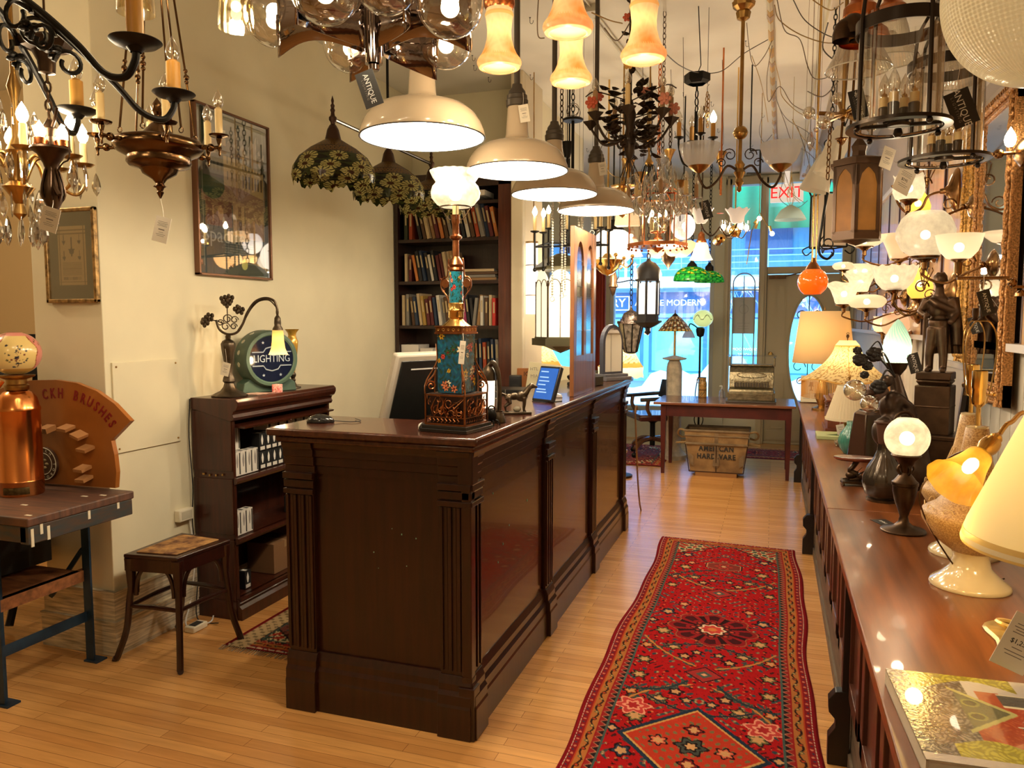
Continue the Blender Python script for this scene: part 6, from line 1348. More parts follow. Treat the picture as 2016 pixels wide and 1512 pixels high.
for i in range(22):a_=i*2.4;h_=.50+.042*(i/22);m.sph(P(.030*math.cos(a_)*(1-.5*i/22),.006+.030*math.sin(a_)*(1-.4*i/22),h_),.010*S,6,5)
m.sph(P(0,-.046,.493),.007*S,6,5)
m.tube([P(-.04,-.03,.40),P(.0,-.045,.37),P(.06,-.02,.34),P(.08,.02,.26)],[.014,.016,.018,.02],8).tube([P(.07,-.0,.40),P(.09,.01,.28),P(.095,.02,.15)],[.012,.02,.022],8)
remeshed('figure',m,.0045,PED,f)
obj('sword_belt',MB().ring(P(0,0,.29),.046*S,.005,24,5),BRONZE,f)
f=thing('flower_figure_lamp','bronze figural lamp with black flowers, clear round bulbs and a lit swirled flame shade','lamp',(.555,3.72,Z8))
def LP(u,v,d):return at(u,v,d)-Vector(f.location)
m=MB();m.caps(True).lathe([(.13,0),(.13,.02),(.10,.05),(.07,.08),(.045,.12)],20,rf=lambda a,j,r,z:(r*(1+.06*math.cos(6*a)),z))
a0=LP(1785,880,3.35);a1=LP(1772,790,3.35);a2=LP(1760,735,3.35)
m.tube([(0,0,.1),a0,a1,a2],[.055,.05,.035,.022],12)
m.sph(LP(1752,800,3.32),.045,12,9,(1,1,1.5)).sph(LP(1745,750,3.3),.028,12,9).tube([LP(1765,780,3.3),LP(1790,800,3.3),LP(1812,880,3.3),LP(1822,960,3.3)],[.02,.022,.03,.04],8).tube([LP(1745,760,3.3),LP(1725,752,3.3),LP(1712,765,3.3)],[.018,.014,.012],8)
m.sph(LP(1740,850,3.3),.05,12,9,(1,1,1.3)).sph(LP(1768,850,3.3),.06,12,9,(1,1,1.6)).sph(LP(1800,930,3.3),.06,12,9,(1,1,1.4))
remeshed('figure',m,.008,mat('figure_bronze',(.055,.032,.02),.38,.6),f,sm=1)
m=MB();m.ring(LP(1781,828,3.22),.036,.006,28,8,'y');m.sph(LP(1781,828,3.24),.024,12,8,(1,.5,1.15));obj('lion_mask',m,BRONZE,f)
FB=mat('blackened_petal',(.018,.014,.012),.45,.3);R=random.Random(6)
for(u,v,r)in((1693,708,.03),(1722,698,.034),(1730,762,.032),(1708,720,.022),(1688,690,.018),(1702,738,.018)):
 c=LP(u,v,3.25);m=MB()
 for k in range(7):
  a=k*.9;d_=Vector((math.cos(a),R.uniform(-.5,.5),math.sin(a))).normalized();m.sph(c+d_*r*.55,r*.55,8,6,(1,.6,.8))
 m.sph(c,r*.5,8,6);o=obj('black_flower',m,FB,f)
m=MB()
for(u,v)in((1693,708),(1722,698),(1730,762)):m.tube(spline([LP(u,v,3.25),LP((u+1760)/2,(v+740)/2-22,3.28),LP(1762,742,3.32)],6),.0045,6)
m.tube(spline([LP(1738,690,3.25),LP(1728,672,3.25),LP(1712,688,3.25)],5),.003,5)
obj('stalks',m,FB,f)
CB_=clear_glass('clear_bulb',(1,.97,.88),.28,.01)
for(u,v,r,e)in((1683,768,.044,(1722,780)),(1712,795,.036,(1735,775))):
 c=LP(u,v,3.2);g=obj('clear_round_bulb',MB().sph(c,r,24,16),CB_,f,ang=3);obj('filament',MB().tube([c+Vector((-.012,0,-.01)),c+Vector((0,0,.014)),c+Vector((.012,0,-.01))],.0012,5).tube([c,c+(LP(e[0],e[1],3.25)-c)*.6],.003,5),FIL,g);obj('socket',MB().tube([c+(LP(e[0],e[1],3.28)-c)*.5,LP(e[0]+8,e[1]-6,3.3)],.016,10),mat('socket_brown',(.10,.05,.03),.5),f)
c=LP(1765,716,3.35)
obj('flame_cup',MB().lathe([(.012,-.06),(.022,-.045),(.04,-.02),(.046,0),(.05,.004),(.046,.006)],24,c),BRONZE,f)
def flm(U,V):s=np.sin(2*PI*(U*22+V*7));C=np.zeros((len(U),3));C[:]=np.array(srgb(214,234,214));C[s>.2]=srgb(160,206,204);return C
prf2=np.array([(.042,0),(.055,.035),(.0585,.07),(.052,.105),(.034,.145),(.016,.175),(.001,.19)])
def fpos(U,V):t=V*6;r=np.interp(t,range(7),prf2[:,0]);z=np.interp(t,range(7),prf2[:,1]);return c.x+r*np.cos(2*PI*U),c.y+r*np.sin(2*PI*U),c.z+.004+z
g=grid('flame_shade',200,60,fpos,flm,paint('swirled_opal',.2,coat=.5,translucent=.5,emit=.10),f,label='lit pale blue swirled flame glass')
obj('bulb',flame(MB(),c+Vector((0,0,.012)),.017,.055),BULB,g,ang=2)
light('flame_lamp_light',Vector(f.location)+c+Vector((-.03,-.12,.05)),.15,WARM,.02)
tagcard(f,tuple(LP(1800,715,3.3)),.05,.085,-.3,black=True,top=tuple(c+Vector((.05,0,.02))))
for i,(x,y,w_,h_,cl)in enumerate(((.70,4.35,.16,.24,'pale_green_card'),(.62,4.62,.12,.30,'cover_edge_cream'))):
 f=thing('leaning_print',['pale green framed card leaning behind the bronze figural lamp','cream mounted card leaning against the wainscot farther along'][i],'picture',(x,y,Z8),-.3);obj('card',MB().box(-w_/2,w_/2,0,.008,0,h_),_m[cl],f,smooth=False);obj('mount',MB().box(-w_*.35,w_*.35,-.001,0,h_*.2,h_*.8),mat('mount_grey',(.35,.33,.3),.6),f,smooth=False)
f=thing('dark_easel_frame','dark wooden picture frame leaning on the wainscot behind the statue','picture frame',(.80,4.05,Z8));f.rotation_euler=(0,.09,0)
m=MB();m.box(0,.02,0,.03,0,.55).box(0,.02,.5,.53,0,.55).box(0,.02,0,.53,0,.03).box(0,.02,0,.53,.52,.55);obj('frame',m,DARKW,f,smooth=False);obj('backing',MB().box(.008,.012,.03,.5,.03,.52),mat('grey_backing',(.35,.30,.25),.7),f,smooth=False)
# wall lamps along the right wall
FROST=shade_mat('frosted_glass_lit',(.95,.88,.72),.5,.35,emit=.12,ecol=(1,.84,.56),clear=.25)
FROSTP=shade_mat('frosted_pearly_lit',(.95,.88,.74),.5,.35,emit=.13,ecol=(1,.86,.60),noise=.16,ns=40,clear=.2)
PINKG=shade_mat('pinkish_glass',(.92,.66,.50),.5,.3,emit=.10,ecol=(1,.66,.42))
AMBT=shade_mat('amber_teardrop',(1,.66,.16),.5,.3,emit=.45,ecol=(1,.58,.10),clear=.15)
BRS=mat('sconce_brass',(.28,.15,.06),.25,1,noise=.4,ns=14)
SHP={'bowl':[(.022,0),(.045,.008),(.068,.035),(.080,.070),(.086,.098),(.088,.100)],'ball':[(.040,-.005),(.042,.0),(.085,.03),(.108,.078),(.108,.11),(.09,.155),(.066,.178),(.062,.180)],'tulip':[(.028,0),(.052,.012),(.064,.04),(.062,.07),(.056,.095),(.062,.108)],'oval':[(.045,0),(.09,.012),(.112,.038),(.112,.055),(.09,.078),(.05,.088)],'flare':[(.028,0),(.040,.012),(.046,.035),(.062,.075),(.085,.105),(.092,.108)],'wide':[(.05,0),(.10,.015),(.145,.05),(.16,.085),(.158,.09)],'tear':[(.030,0),(.055,.03),(.060,.065),(.045,.11),(.02,.145),(.002,.16)]}
def sconce(lab,u,v,d,kind,mt,s=1.0,wx=.845,wz=-.03,wy=.25,crimp=0,twist=False,lit=.45,grp='brass wall lamps on the display panels',name='wall_sconce',plate=True):
 c=at(u,v,d);f=thing(name,lab,'wall lamp',c,0,grp)
 pr=[(r*s,z*s)for r,z in SHP[kind]];n_=len(pr)
 g=obj('glass_shade',MB().lathe(pr,48,rf=(lambda a,j,r,z:(r*(1+(.03*math.cos(crimp*a)if j>=n_-2 else 0)),z+(.006*math.cos(crimp*a)if j==n_-1 else 0)))if crimp else None),mt,f,ang=1.6,label='lit glass shade')
 obj('bulb',MB().sph((0,0,(pr[-1][1])*.5),.019*min(1,s),12,8),BULBIN,g)
 m=MB();r0=pr[0][0];m.lathe([(.006,-.05),(.012,-.045),(.012,-.02),(r0*.7,-.008),(r0*1.35,.0),(r0*1.4,.006)],24);obj('shade_holder',m,BRS,f)
 w=Vector((wx-c.x,wy*.0+.04,wz))
 if not twist:arm=spline([(0,0,-.045),(.0,0,-.075),(w.x*.3,w.y*.3,-.105),(w.x*.62,w.y*.6,-.06),(w.x*.8,w.y*.8,wz-.01),(w.x-.02,w.y,wz)],5)
 else:arm=[(0,0,-.05),(0,0,-.06),(w.x*.55,w.y*.55,-.06),(w.x*.6,w.y*.6,-.09),(w.x*.8,w.y*.8,-.09),(w.x-.02,w.y,-.07)]
 m=MB().tube(arm,.0055,8)
 if twist:
  for i in range(26):t=i/26*.5;m.sph((w.x*t,w.y*t,-.06),.0068,6,4,(.5,1,1))
  m.sph((w.x*.6,w.y*.6,-.075),.015,10,8).sph((w.x*.82,w.y*.82,-.085),.018,10,8).lathe([(.02,-.12),(.018,-.11),(.006,-.1)],12,(w.x*.7,w.y*.7,0))
 else:
  m.tube([Vector((w.x*.6,w.y*.6,-.02))+Vector((w.x/abs(w.x or 1)*.03*(1-i/22)*math.cos(i*.5),0,.03*(1-i/22)*math.sin(i*.5)))for i in range(16)],.003,5).sph((w.x*.8,w.y*.8,wz),.012,8,6)
 obj('arm',m,BRS,f)
 if plate:
  m=MB();m.T=Matrix.Translation(w)@Matrix.Rotation(-PI/2,4,'Y');m.caps(True).lathe([(.062,0),(.066,.006),(.058,.018),(.040,.03),(.018,.036),(.012,.045)],32);m.T=m.T@Matrix.Scale(1.0,4);obj('back_plate',m,BRS,f,ang=.9)
 if lit:light('sconce_light',c+Vector((-.04,-.06,pr[-1][1]+.13)),lit,WARM,.02)
 return f
sconce('lit clear-topped white bowl on a twisted gas bracket, nearest wall lamp to the carved mirror',1887,512,2.55,'bowl',FROST,.83,twist=True,wx=.845)
sconce('largest round frosted ball wall lamp, brightly lit, left of the twisted bracket lamp',1820,507,3.15,'ball',FROSTP,1.02)
sconce('lit frosted tulip wall lamp on a scrolled bracket beside the mica lantern',1788,396,3.5,'tulip',FROSTP,1.05,crimp=8)
sconce('lit crystal-rimmed bowl wall lamp under the big frosted ball',1760,573,3.9,'bowl',FROSTP,1.25,crimp=14)
sconce('lit flattened oval frosted wall lamp above the golden drum shade',1706,608,4.8,'oval',FROST,1.0)
sconce('lit shallow wide bowl wall lamp directly under the mica lantern',1702,487,4.4,'wide',FROST,.72)
sconce('small lit flared crimped wall lamp left of the oval one',1661,601,5.0,'flare',FROSTP,1.35,crimp=6)
sconce('small lit flared crimped wall lamp above and behind the oval one',1693,577,5.3,'flare',FROSTP,1.3,crimp=6)
sconce('lit amber teardrop wall lamp behind the tulip lamp',1806,432,4.3,'tear',AMBT,1.1,lit=.5)
sconce('lit amber teardrop wall lamp behind the crystal-rimmed bowl',1810,590,4.2,'tear',AMBT,1.1,lit=.5)
sconce('pinkish glass wall lamp half hidden behind the frosted ball',1770,512,4.6,'flare',PINKG,1.4,lit=.4)
sconce('pinkish square-topped wall lamp above the swirled flame shade',1762,660,5.0,'tulip',PINKG,1.3,lit=.4)
sconce('small white glass wall lamp above the fringed shade',1738,655,5.6,'tulip',FROST,1.1,lit=.4)
sconce('small bright white oval wall lamp near the orange globe',1660,532,6.3,'oval',FROST,.75,lit=.5)
sconce('small white wall lamp seen between the lanterns and the door',1684,550,6.6,'tulip',FROST,1.2,lit=.5)
sconce('small clear bell wall lamp below the lit shallow bowl',1702,548,5.9,'flare',FROST,1.0,lit=.4)
for i,(u,v,d)in enumerate(((1886,375,0),(1880,580,0))):
 p=onx(u,v,.84);f=thing('brass_wall_bracket',['upper domed brass bracket with an empty arm beside the gold framed mirror','lower domed brass bracket with an empty arm beside the gold framed mirror'][i],'wall lamp',p,0,'domed brass brackets')
 m=MB();m.T=Matrix.Rotation(-PI/2,4,'Y');m.caps(True).lathe([(.108,0),(.112,.006),(.105,.016),(.07,.034),(.03,.045),(.015,.06),(.012,.08)],40);m.v=[(x,y*.62,z)for x,y,z in m.v];obj('back_plate',m,BRS,f,ang=.9)
 m=MB().tube(spline([(-.07,0,0),(-.13,0,-.02),(-.16,0,-.08),(-.22,0,-.10),(-.27,0,-.04),(-.27,0,.02)],5),.006,8).tube([(-.15+.035*(1-j/24)*math.cos(j*.5),0,.04+.035*(1-j/24)*math.sin(j*.5))for j in range(18)],.004,5)
 for j in range(4):m.tube([(-.14,0,.03),(-.16+.02*j,.0,.12),(-.15+.015*j,0,.135)],.003,5)
 m.lathe([(.01,.0),(.03,.02),(.032,.03)],16,(-.27,0,.01));obj('scroll_arm',m,BRS,f)
f=thing('twin_bulb_sconce','brass wall lamp with an amber bulb at the far right above the twisted bracket','wall lamp',onx(2016,300,.84));
m=MB();m.T=Matrix.Rotation(-PI/2,4,'Y');m.caps(True).lathe([(.05,0),(.05,.01),(.02,.03)],24);obj('back_plate',m,BRS,f);obj('arm',MB().tube([(-.02,0,0),(-.16,0,0)],.007,8).sph((-.08,0,0),.018,10,8).sph((-.14,0,-.02),.014,10,8),BRS,f);obj('bulb',flame(MB(),(-.05,-.02,.02),.02,.07),BULB,f,ang=2)
tagcard(thing('hanging_tag','black swing tag hanging in front of the lower carved mirror edge','tag',onx(1920,640,.78)),(0,0,0),.04,.07,-.3,black=True,yaw=-.2,top=(.06,.03,.14))
# hanging fixtures at the upper right
IRON=mat('oil_rubbed_iron',(.035,.026,.02),.3,.7)
def cyl_lantern(lab,u,v,d,R,Hh,grp):
 c=at(u,v,d);f=thing('cylinder_lantern',lab,'lantern',c,0,grp)
 obj('bottom_ring',MB().lathe([(R*.84,-.006),(R,-.004),(R*1.0,.006),(R*.84,.004),(R*.84,-.006)],64),IRON,f,ang=.5);obj('inner_ring',MB().ring((0,0,0),R*.80,.0035,56,6),CHROME,f)
 obj('top_ring',MB().lathe([(R*.84,Hh-.018),(R*.87,Hh-.018),(R*.87,Hh+.018),(R*.84,Hh+.018),(R*.84,Hh-.018)],64),IRON,f,ang=.5)
 g=obj('glass_cylinder',MB().lathe([(R*.80,.004),(R*.80,Hh+.03)],64),clear_glass('lantern_glass',(1,1,.98),.09,.01),f,ang=3,label='clear glass cylinder')
 for k in range(4):
  a=.5+k*PI/2;obj('strut',MB().tube([(R*.9*math.cos(a),R*.9*math.sin(a),0),(R*.88*math.cos(a),R*.88*math.sin(a),Hh+.02),(R*.82*math.cos(a),R*.82*math.sin(a),Hh+.10),(.02,0,Hh+.34)],[.0065,.0065,.006,.006],6),IRON,f)
  obj('foot_ball',MB().sph((R*.93*math.cos(a),R*.93*math.sin(a),-.012),.009,10,8),IRON,f)
 obj('cross_bar',MB().tube([(-R*.84,0,.005),(R*.84,0,.005)],.006,6).caps(True,True).lathe([(.03,.0),(.034,.008),(.02,.02),(.012,.03)],16).lathe([(.008,-.03),(.014,-.02),(.01,-.005)],12),IRON,f)
 for k in range(4):
  a=1.1+k*PI/2;q=(.042*math.cos(a),.042*math.sin(a),.03);s=obj('candle_cup',MB().tube([(0,0,.02),(q[0],q[1],.02)],.005,6).caps(True,True).lathe([(.014,-.01),(.016,.03),(.012,.034)],16,q),IRON,f)
  obj('sleeve',MB().caps(True,True).lathe([(.013,.03),(.013,.06)],16,q),CANDLE,s);obj('bulb',flame(MB(),(q[0],q[1],q[2]+.062),.017,.07),BULBU,s,ang=2)
  obj('bulb_base',MB().caps(True,True).lathe([(.008,.06),(.008,.07),(.002,.075),(.0015,.10)],8,q),BRASSL,s)
 obj('stem',MB().rod((0,0,Hh+.33),(0,0,CZ-c.z),.007).ring((0,0,Hh+.35),.016,.004,16,6,'y'),IRON,f)
 return f
f=cyl_lantern('nearer dark iron cylinder lantern with clear glass and candle bulbs at the upper right',1768,250,2.25,.142,.285,'iron and glass cylinder lanterns');tagcard(f,tuple(at(1690,205,2.3)-Vector(f.location)),.045,.085,-.25,black=True,top=(-.12,0,.1))
f=cyl_lantern('farther dark iron cylinder lantern, lower and more to the right, black tag facing us',1858,316,2.7,.146,.32,'iron and glass cylinder lanterns');tagcard(f,tuple(at(1893,213,2.25)-Vector(f.location)),.072,.105,-.38,black=True,top=tuple(at(1893,100,2.4)-Vector(f.location)))
c=at(2062,-25,1.45);f=thing('prismatic_bowl_light','huge cream prismatic glass bowl light filling the top right corner','ceiling light',c)
def pf(a,j,r,z):return(r*(1+.006*math.cos(120*a)),z)
def holo(U,V):
 t=V*PI*.62;r=.178*np.sin(t);return r*np.cos(2*PI*U),r*np.sin(2*PI*U),-.178*np.cos(t)*.98
HM=shade_mat('prismatic_glass',(.90,.80,.56),.45,.12,emit=.03,ecol=(1,.84,.5));nt=HM.node_tree
tcn=nt.nodes.new('ShaderNodeTexCoord');sx_=nt.nodes.new('ShaderNodeSeparateXYZ');nt.links.new(tcn.outputs['Object'],sx_.inputs[0])
at2=nt.nodes.new('ShaderNodeMath');at2.operation='ARCTAN2';nt.links.new(sx_.outputs[1],at2.inputs[0]);nt.links.new(sx_.outputs[0],at2.inputs[1])
def sine(src,k):
 a_=nt.nodes.new('ShaderNodeMath');a_.operation='MULTIPLY';a_.inputs[1].default_value=k;nt.links.new(src,a_.inputs[0]);b_=nt.nodes.new('ShaderNodeMath');b_.operation='SINE';nt.links.new(a_.outputs[0],b_.inputs[0]);return b_.outputs[0]
ad=nt.nodes.new('ShaderNodeMath');ad.operation='ADD';nt.links.new(sine(at2.outputs[0],110),ad.inputs[0]);nt.links.new(sine(sx_.outputs[2],900),ad.inputs[1])
bpn=nt.nodes.new('ShaderNodeBump');bpn.inputs['Strength'].default_value=.9;bpn.inputs['Distance'].default_value=.002;nt.links.new(ad.outputs[0],bpn.inputs['Height']);nt.links.new(bpn.outputs[0],nt.nodes['Principled BSDF'].inputs['Normal'])
m=MB().lathe([(max(.0005,.178*math.sin(t)),-.178*math.cos(t))for t in[PI*.60*i/30 for i in range(31)]],96);obj('glass_bowl',m,HM,f,ang=3);obj('metal_rim',MB().ring((0,0,.055),.171,.006,64,8),IRON,f);obj('stem',MB().rod((0,0,.05),(0,0,CZ-c.z),.008).rod((-.17,0,.055),(.17,0,.055),.006),IRON,f);obj('bulb',MB().sph((0,0,.03),.03,14,10),BULBIN,f)
light('bowl_light',c+Vector((0,0,.02)),.5,WARM,.03)
c=at(1688,400,3.2);f=thing('mica_lantern','dark brown hexagonal lantern with marbled amber mica panes hanging at right','lantern',c,.35)
MICA=mat('amber_mica',(.20,.075,.016),.6,noise=.7,ns=16,col2=(.30,.11,.02),emit=(.9,.4,.06),es=.05);BF2=mat('lantern_brown',(.10,.055,.03),.4,.5)
R6=.098
def hexp(r,n_=6):return[(r*math.cos(k*2*PI/n_),r*math.sin(k*2*PI/n_))for k in range(n_)]
for k in range(6):
 a,b=hexp(R6)[k],hexp(R6)[(k+1)%6];m=MB();m.tube([(a[0],a[1],-.145),(a[0],a[1],.145)],.006,4);obj('corner_post',m,BF2,f,smooth=False)
 mid=((a[0]+b[0])/2,(a[1]+b[1])/2);T_=Matrix.Translation((mid[0],mid[1],0))@Matrix.Rotation(math.atan2(mid[1],mid[0])-PI/2,4,'Z');w_=R6/2
 m=MB();m.T=T_;m.box(-w_,w_,-.002,.002,-.135,.135);o=obj('mica_pane',m,MICA,f,smooth=False);
 m=MB();m.T=T_;m.box(-w_,w_,.001,.005,-.145,-.120).box(-w_,-w_+.012,.001,.005,-.13,.14).box(w_-.012,w_,.001,.005,-.13,.14)
 for s in(1,-1):m.prism([(s*w_,.145),(s*w_,.06),(s*(w_-.012),.065),(s*w_*.55,.105),(s*w_*.2,.125),(0,.132),(0,.145)],.001,.005,'y')
 obj('gothic_frame',m,BF2,f,smooth=False)
obj('roof',MB().prism(hexp(.118),.145,.158).prism(hexp(.108),.158,.172).lathe([(.10,.172),(.06,.185),(.03,.19),(.028,.21),(.034,.23),(.02,.25),(.012,.26)],6),BF2,f,smooth=False);obj('base_plate',MB().prism(hexp(.103),-.155,-.145).lathe([(.001,-.175),(.03,-.165),(.06,-.155)],12),BF2,f,smooth=False)
obj('chain',MB().chain((0,0,.255),(0,0,CZ-c.z),.035,.003),BRS,f)
tagcard(f,tuple(at(1755,352,3.0)-c),.075,.105,.42,price='$595',top=(.08,0,.2));tagcard(f,tuple(at(1727,310,3.05)-c),.055,.085,.3,top=(.08,0,.22))
c=at(1632,430,4.3);f=thing('iron_frame_lantern','black iron square lantern with pale glass and scroll feet left of the mica lantern','lantern',c,.5)
m=MB()
for x in(-.07,.07):
 for y in(-.07,.07):m.tube([(x,y,-.16),(x,y,.13)],.005,4);m.tube(spline([(x,y,-.15),(x*1.4,y*1.4,-.17),(x*1.2,y*1.2,-.20),(x*.9,y*.9,-.18)],4),.004,5)
for z in(-.16,.13):
 for s in(-.07,.07):m.tube([(-.07,s,z),(.07,s,z)],.005,4).tube([(s,-.07,z),(s,.07,z)],.005,4)
for s in((-.07,-.07),(.07,-.07),(.07,.07),(-.07,.07)):m.tube(spline([(s[0],s[1],.13),(s[0]*1.1,s[1]*1.1,.18),(s[0]*.5,s[1]*.5,.23),(0,0,.25)],4),.005,5)
obj('iron_frame',m,BLACKM,f);obj('glass_panes',MB().box(-.066,.066,-.066,-.064,-.155,.125).box(-.066,.066,.064,.066,-.155,.125).box(-.066,-.064,-.066,.066,-.155,.125).box(.064,.066,-.066,.066,-.155,.125),shade_mat('lantern_cream_glass',(.8,.7,.55),.6,.3,emit=.08),f,smooth=False);obj('chain',MB().chain((0,0,.25),(0,0,CZ-c.z),.035,.003),BLACKM,f)
f=thing('scroll_iron_bracket','long twisted wrought iron bracket hanging between the two lanterns','bracket',at(1640,400,3.9));m=MB().tube(spline([(.03,0,.35),(.0,0,.2),(-.02,0,.1),(-.035,0,0),(-.05,0,-.12),(-.06,0,-.24),(-.02,0,-.28),(.01,0,-.25)],5),.007,6);m.tube([(-.09+.045*(1-i/26)*math.cos(i*.5),0,.14+.045*(1-i/26)*math.sin(i*.5))for i in range(20)],.004,5).tube([(-.02+.04*(1-i/26)*math.cos(i*.5+2),0,-.2+.04*(1-i/26)*math.sin(i*.5+2))for i in range(20)],.004,5);obj('bracket',m,BLACKM,f);obj('hook',MB().tube(spline([(.03,0,.34),(.04,0,.4),(.0,0,.42)],4),.004,5).rod((0,0,.42),(0,0,CZ-f.location.z),.002),BLACKM,f)
c=at(1600,555,4.2);f=thing('orange_globe_pendant','glossy orange glass globe pendant on brass rods in front of the door','pendant lamp',c)
ORG=mat('orange_glass',(.86,.11,.005),.1,coat=.8,emit=(1,.12,.005),es=.32)
obj('glass_globe',MB().lathe([(.045,-.066)]+[(.079*math.cos(t),.079*math.sin(t))for t in[math.radians(-54+i*9)for i in range(15)]]+[(.022,.076)],48),ORG,f,ang=3)
obj('cap',MB().lathe([(.042,.066),(.03,.088),(.014,.11),(.010,.13)],24),mat('copper_cap',(.35,.14,.05),.3,1),f);m=MB()
for k in range(3):a=k*2.1;m.rod((.013*math.cos(a),.013*math.sin(a),.10),(.013*math.cos(a),.013*math.sin(a),.62),.0042)
obj('rods',m,BRASSL,f);obj('stem',MB().rod((0,0,.60),(0,0,CZ-c.z),.006),BRASSL,f)
c=at(1660,225,3.2);f=thing('clear_bulb_brass_chandelier','brass branch chandelier with round clear bulbs behind the nearer cylinder lantern','chandelier',c)
for i,(u,v,d)in enumerate(((1583,222,3.2),(1648,190,3.3),(1618,243,3.0),(1630,228,3.05),(1712,195,3.1),(1720,250,3.3))):
 e=at(u,v,d)-c;o=obj('arm',MB().tube([e*.15,e-e.normalized()*.06],.009,8).tube([(0,0,0),e*.2],.007,6),mat('dull_gold',(.38,.22,.07),.3,1),f);r=.026 if i!=3 else .018
 g=obj('clear_bulb',MB().sph(e-e.normalized()*.02,r,20,14),CB_,f,ang=3);obj('filament',MB().tube([e-e.normalized()*.035,e-e.normalized()*.01+Vector((0,0,.008))],.001,4),FIL,g)
obj('stem',MB().rod((0,0,-.03),(0,0,CZ-c.z),.008).sph((0,0,0),.022,12,8),mat('dull_gold',(.38,.22,.07)),f)
f=thing('chain_gas_pendant','dark brass double rod gas pendant with chain behind the price tags','pendant lamp',at(1665,300,3.6));m=MB().rod((-.03,0,-.1),(-.0,0,.5),.006).rod((.01,0,-.12),(.03,0,.5),.006).chain((-.07,0,.18),(-.075,0,-.12),.035,.003);obj('rods',m,BRS,f);obj('cups',MB().lathe([(.001,-.02),(.02,0),(.022,.01),(.03,.015)],16,(-.02,0,.05)).lathe([(.012,-.16),(.03,-.13),(.02,-.10),(.012,-.08)],16,(.01,0,0)),BRS,f);obj('canopy_rod',MB().rod((.015,0,.5),(.015,0,CZ-f.location.z),.006),BRS,f)
RIB=shade_mat('ribbed_clear_glass',(.80,.74,.58),.6,.15,emit=.04)
RIBM=clear_glass('ribbed_glass',(.96,.94,.86),.30,.05)
def ribbed(lab,u,v,d,s,fit=COPPER):
 c=at(u,v,d);f=thing('ribbed_bell_pendant',lab,'pendant lamp',c,0,'ribbed glass bell pendants')
 obj('glass_bell',MB().lathe([(.098*s,0),(.092*s,.012*s),(.068*s,.06*s),(.055*s,.12*s),(.045*s,.15*s),(.04*s,.165*s)],120,rf=lambda a,j,r,z:(r*(1+.018*math.cos(40*a)),z)),RIBM,f,ang=2.5,label='ribbed clear glass bell');obj('rim',MB().ring((0,0,0),.098*s,.0025,48,6),mat('glass_edge_pale',(.6,.58,.5),.1,coat=1),f)
 obj('fitter',MB().lathe([(.045*s,.155*s),(.052*s,.165*s),(.05*s,.19*s),(.03*s,.21*s),(.028*s,.25*s),(.012,.27*s)],24),fit,f);obj('stem',MB().rod((0,0,.26*s),(0,0,CZ-c.z),.007),fit,f);obj('bulb',MB().sph((0,0,.08*s),.026,14,10,(1,1,1.2)),BULBU,f)
ribbed('ribbed clear glass bell with a flared rim left of the nearer cylinder lantern',1690,138,2.8,1.15);ribbed('ribbed clear glass bell seen through the nearer cylinder lantern',1752,120,3.1,1.1);ribbed('ribbed clear glass bell seen between the two cylinder lanterns',1880,165,3.2,1.0,BRONZE)
c=at(1700,70,2.5);f=thing('copper_dome_fixture','brown copper domed fixture with small dome cups at the top right','ceiling light',c)
obj('dome',MB().lathe([(.075,-.02),(.078,-.01),(.072,.01),(.05,.03),(.048,.045),(.03,.05),(.012,.06)],32),COPPER,f,ang=.9);
for(u,v,r)in((1680,52,.045),(1692,60,.03),(1662,62,.035)):q=at(u,v,2.45)-c;obj('cup',MB().lathe([(r,-.03),(r*1.02,-.01),(r*.8,.02),(r*.4,.035),(.004,.04)],24,q),mat('amber_brown_enamel',(.30,.12,.03),.25,.5)if r==.03 else BRONZE,f)
obj('stem',MB().rod((0,0,.05),(0,0,CZ-c.z),.01),COPPER,f)
c=at(1640,305,3.7);f=thing('twisted_glass_shade','milky twisted glass cone shade hanging tilted by the ceiling wires','lamp shade',c);f.rotation_euler=(0,.35,0)
obj('glass',MB().lathe([(.055,-.10),(.058,-.06),(.05,.0),(.052,.04),(.046,.09),(.034,.13)],64,rf=lambda a,j,r,z:(r*(1+.05*math.cos(12*a+z*60)),z)),shade_mat('milky_ridged',(.80,.72,.54),.5,.2,emit=.07),f,ang=1);obj('hook',MB().tube([(0,0,.13),(0,0,.20)],.003,5).ring((0,0,.22),.018,.003,18,5,'y'),BLACKM,f)
f=thing('white_cone_shade','pale cone glass shade with a hook hanging beside the twisted one','lamp shade',at(1612,345,3.9));f.rotation_euler=(0,.25,0);obj('glass',MB().lathe([(.075,-.08),(.05,.02),(.025,.10)],40),_m['milky_ridged'],f,ang=2,solid=.002);obj('hook',MB().tube([(0,0,.10),(0,0,.14)],.003,5).ring((0,0,.16),.018,.003,18,5,'y'),BLACKM,f)
for i,(u,v,d,r)in enumerate(((1607,255,3.4,0),(1595,298,3.8,0),(1583,345,4.1,0),(1612,330,4.0,0),(1600,372,4.3,0),(1592,360,4.2,0))):
 c=at(u,v,d);f=thing('crystal_pendant',f'small hanging crystal prism by the right ceiling trim, {ORD[i]} from the top','crystal',c,0,'small crystals by the ceiling trim');crystal(f,(0,0,0),0 if i%2 else 2,1.6);obj('wire',MB().tube([(0,0,.05),(0,.0,CZ-c.z)],.001,4),BRS,f)
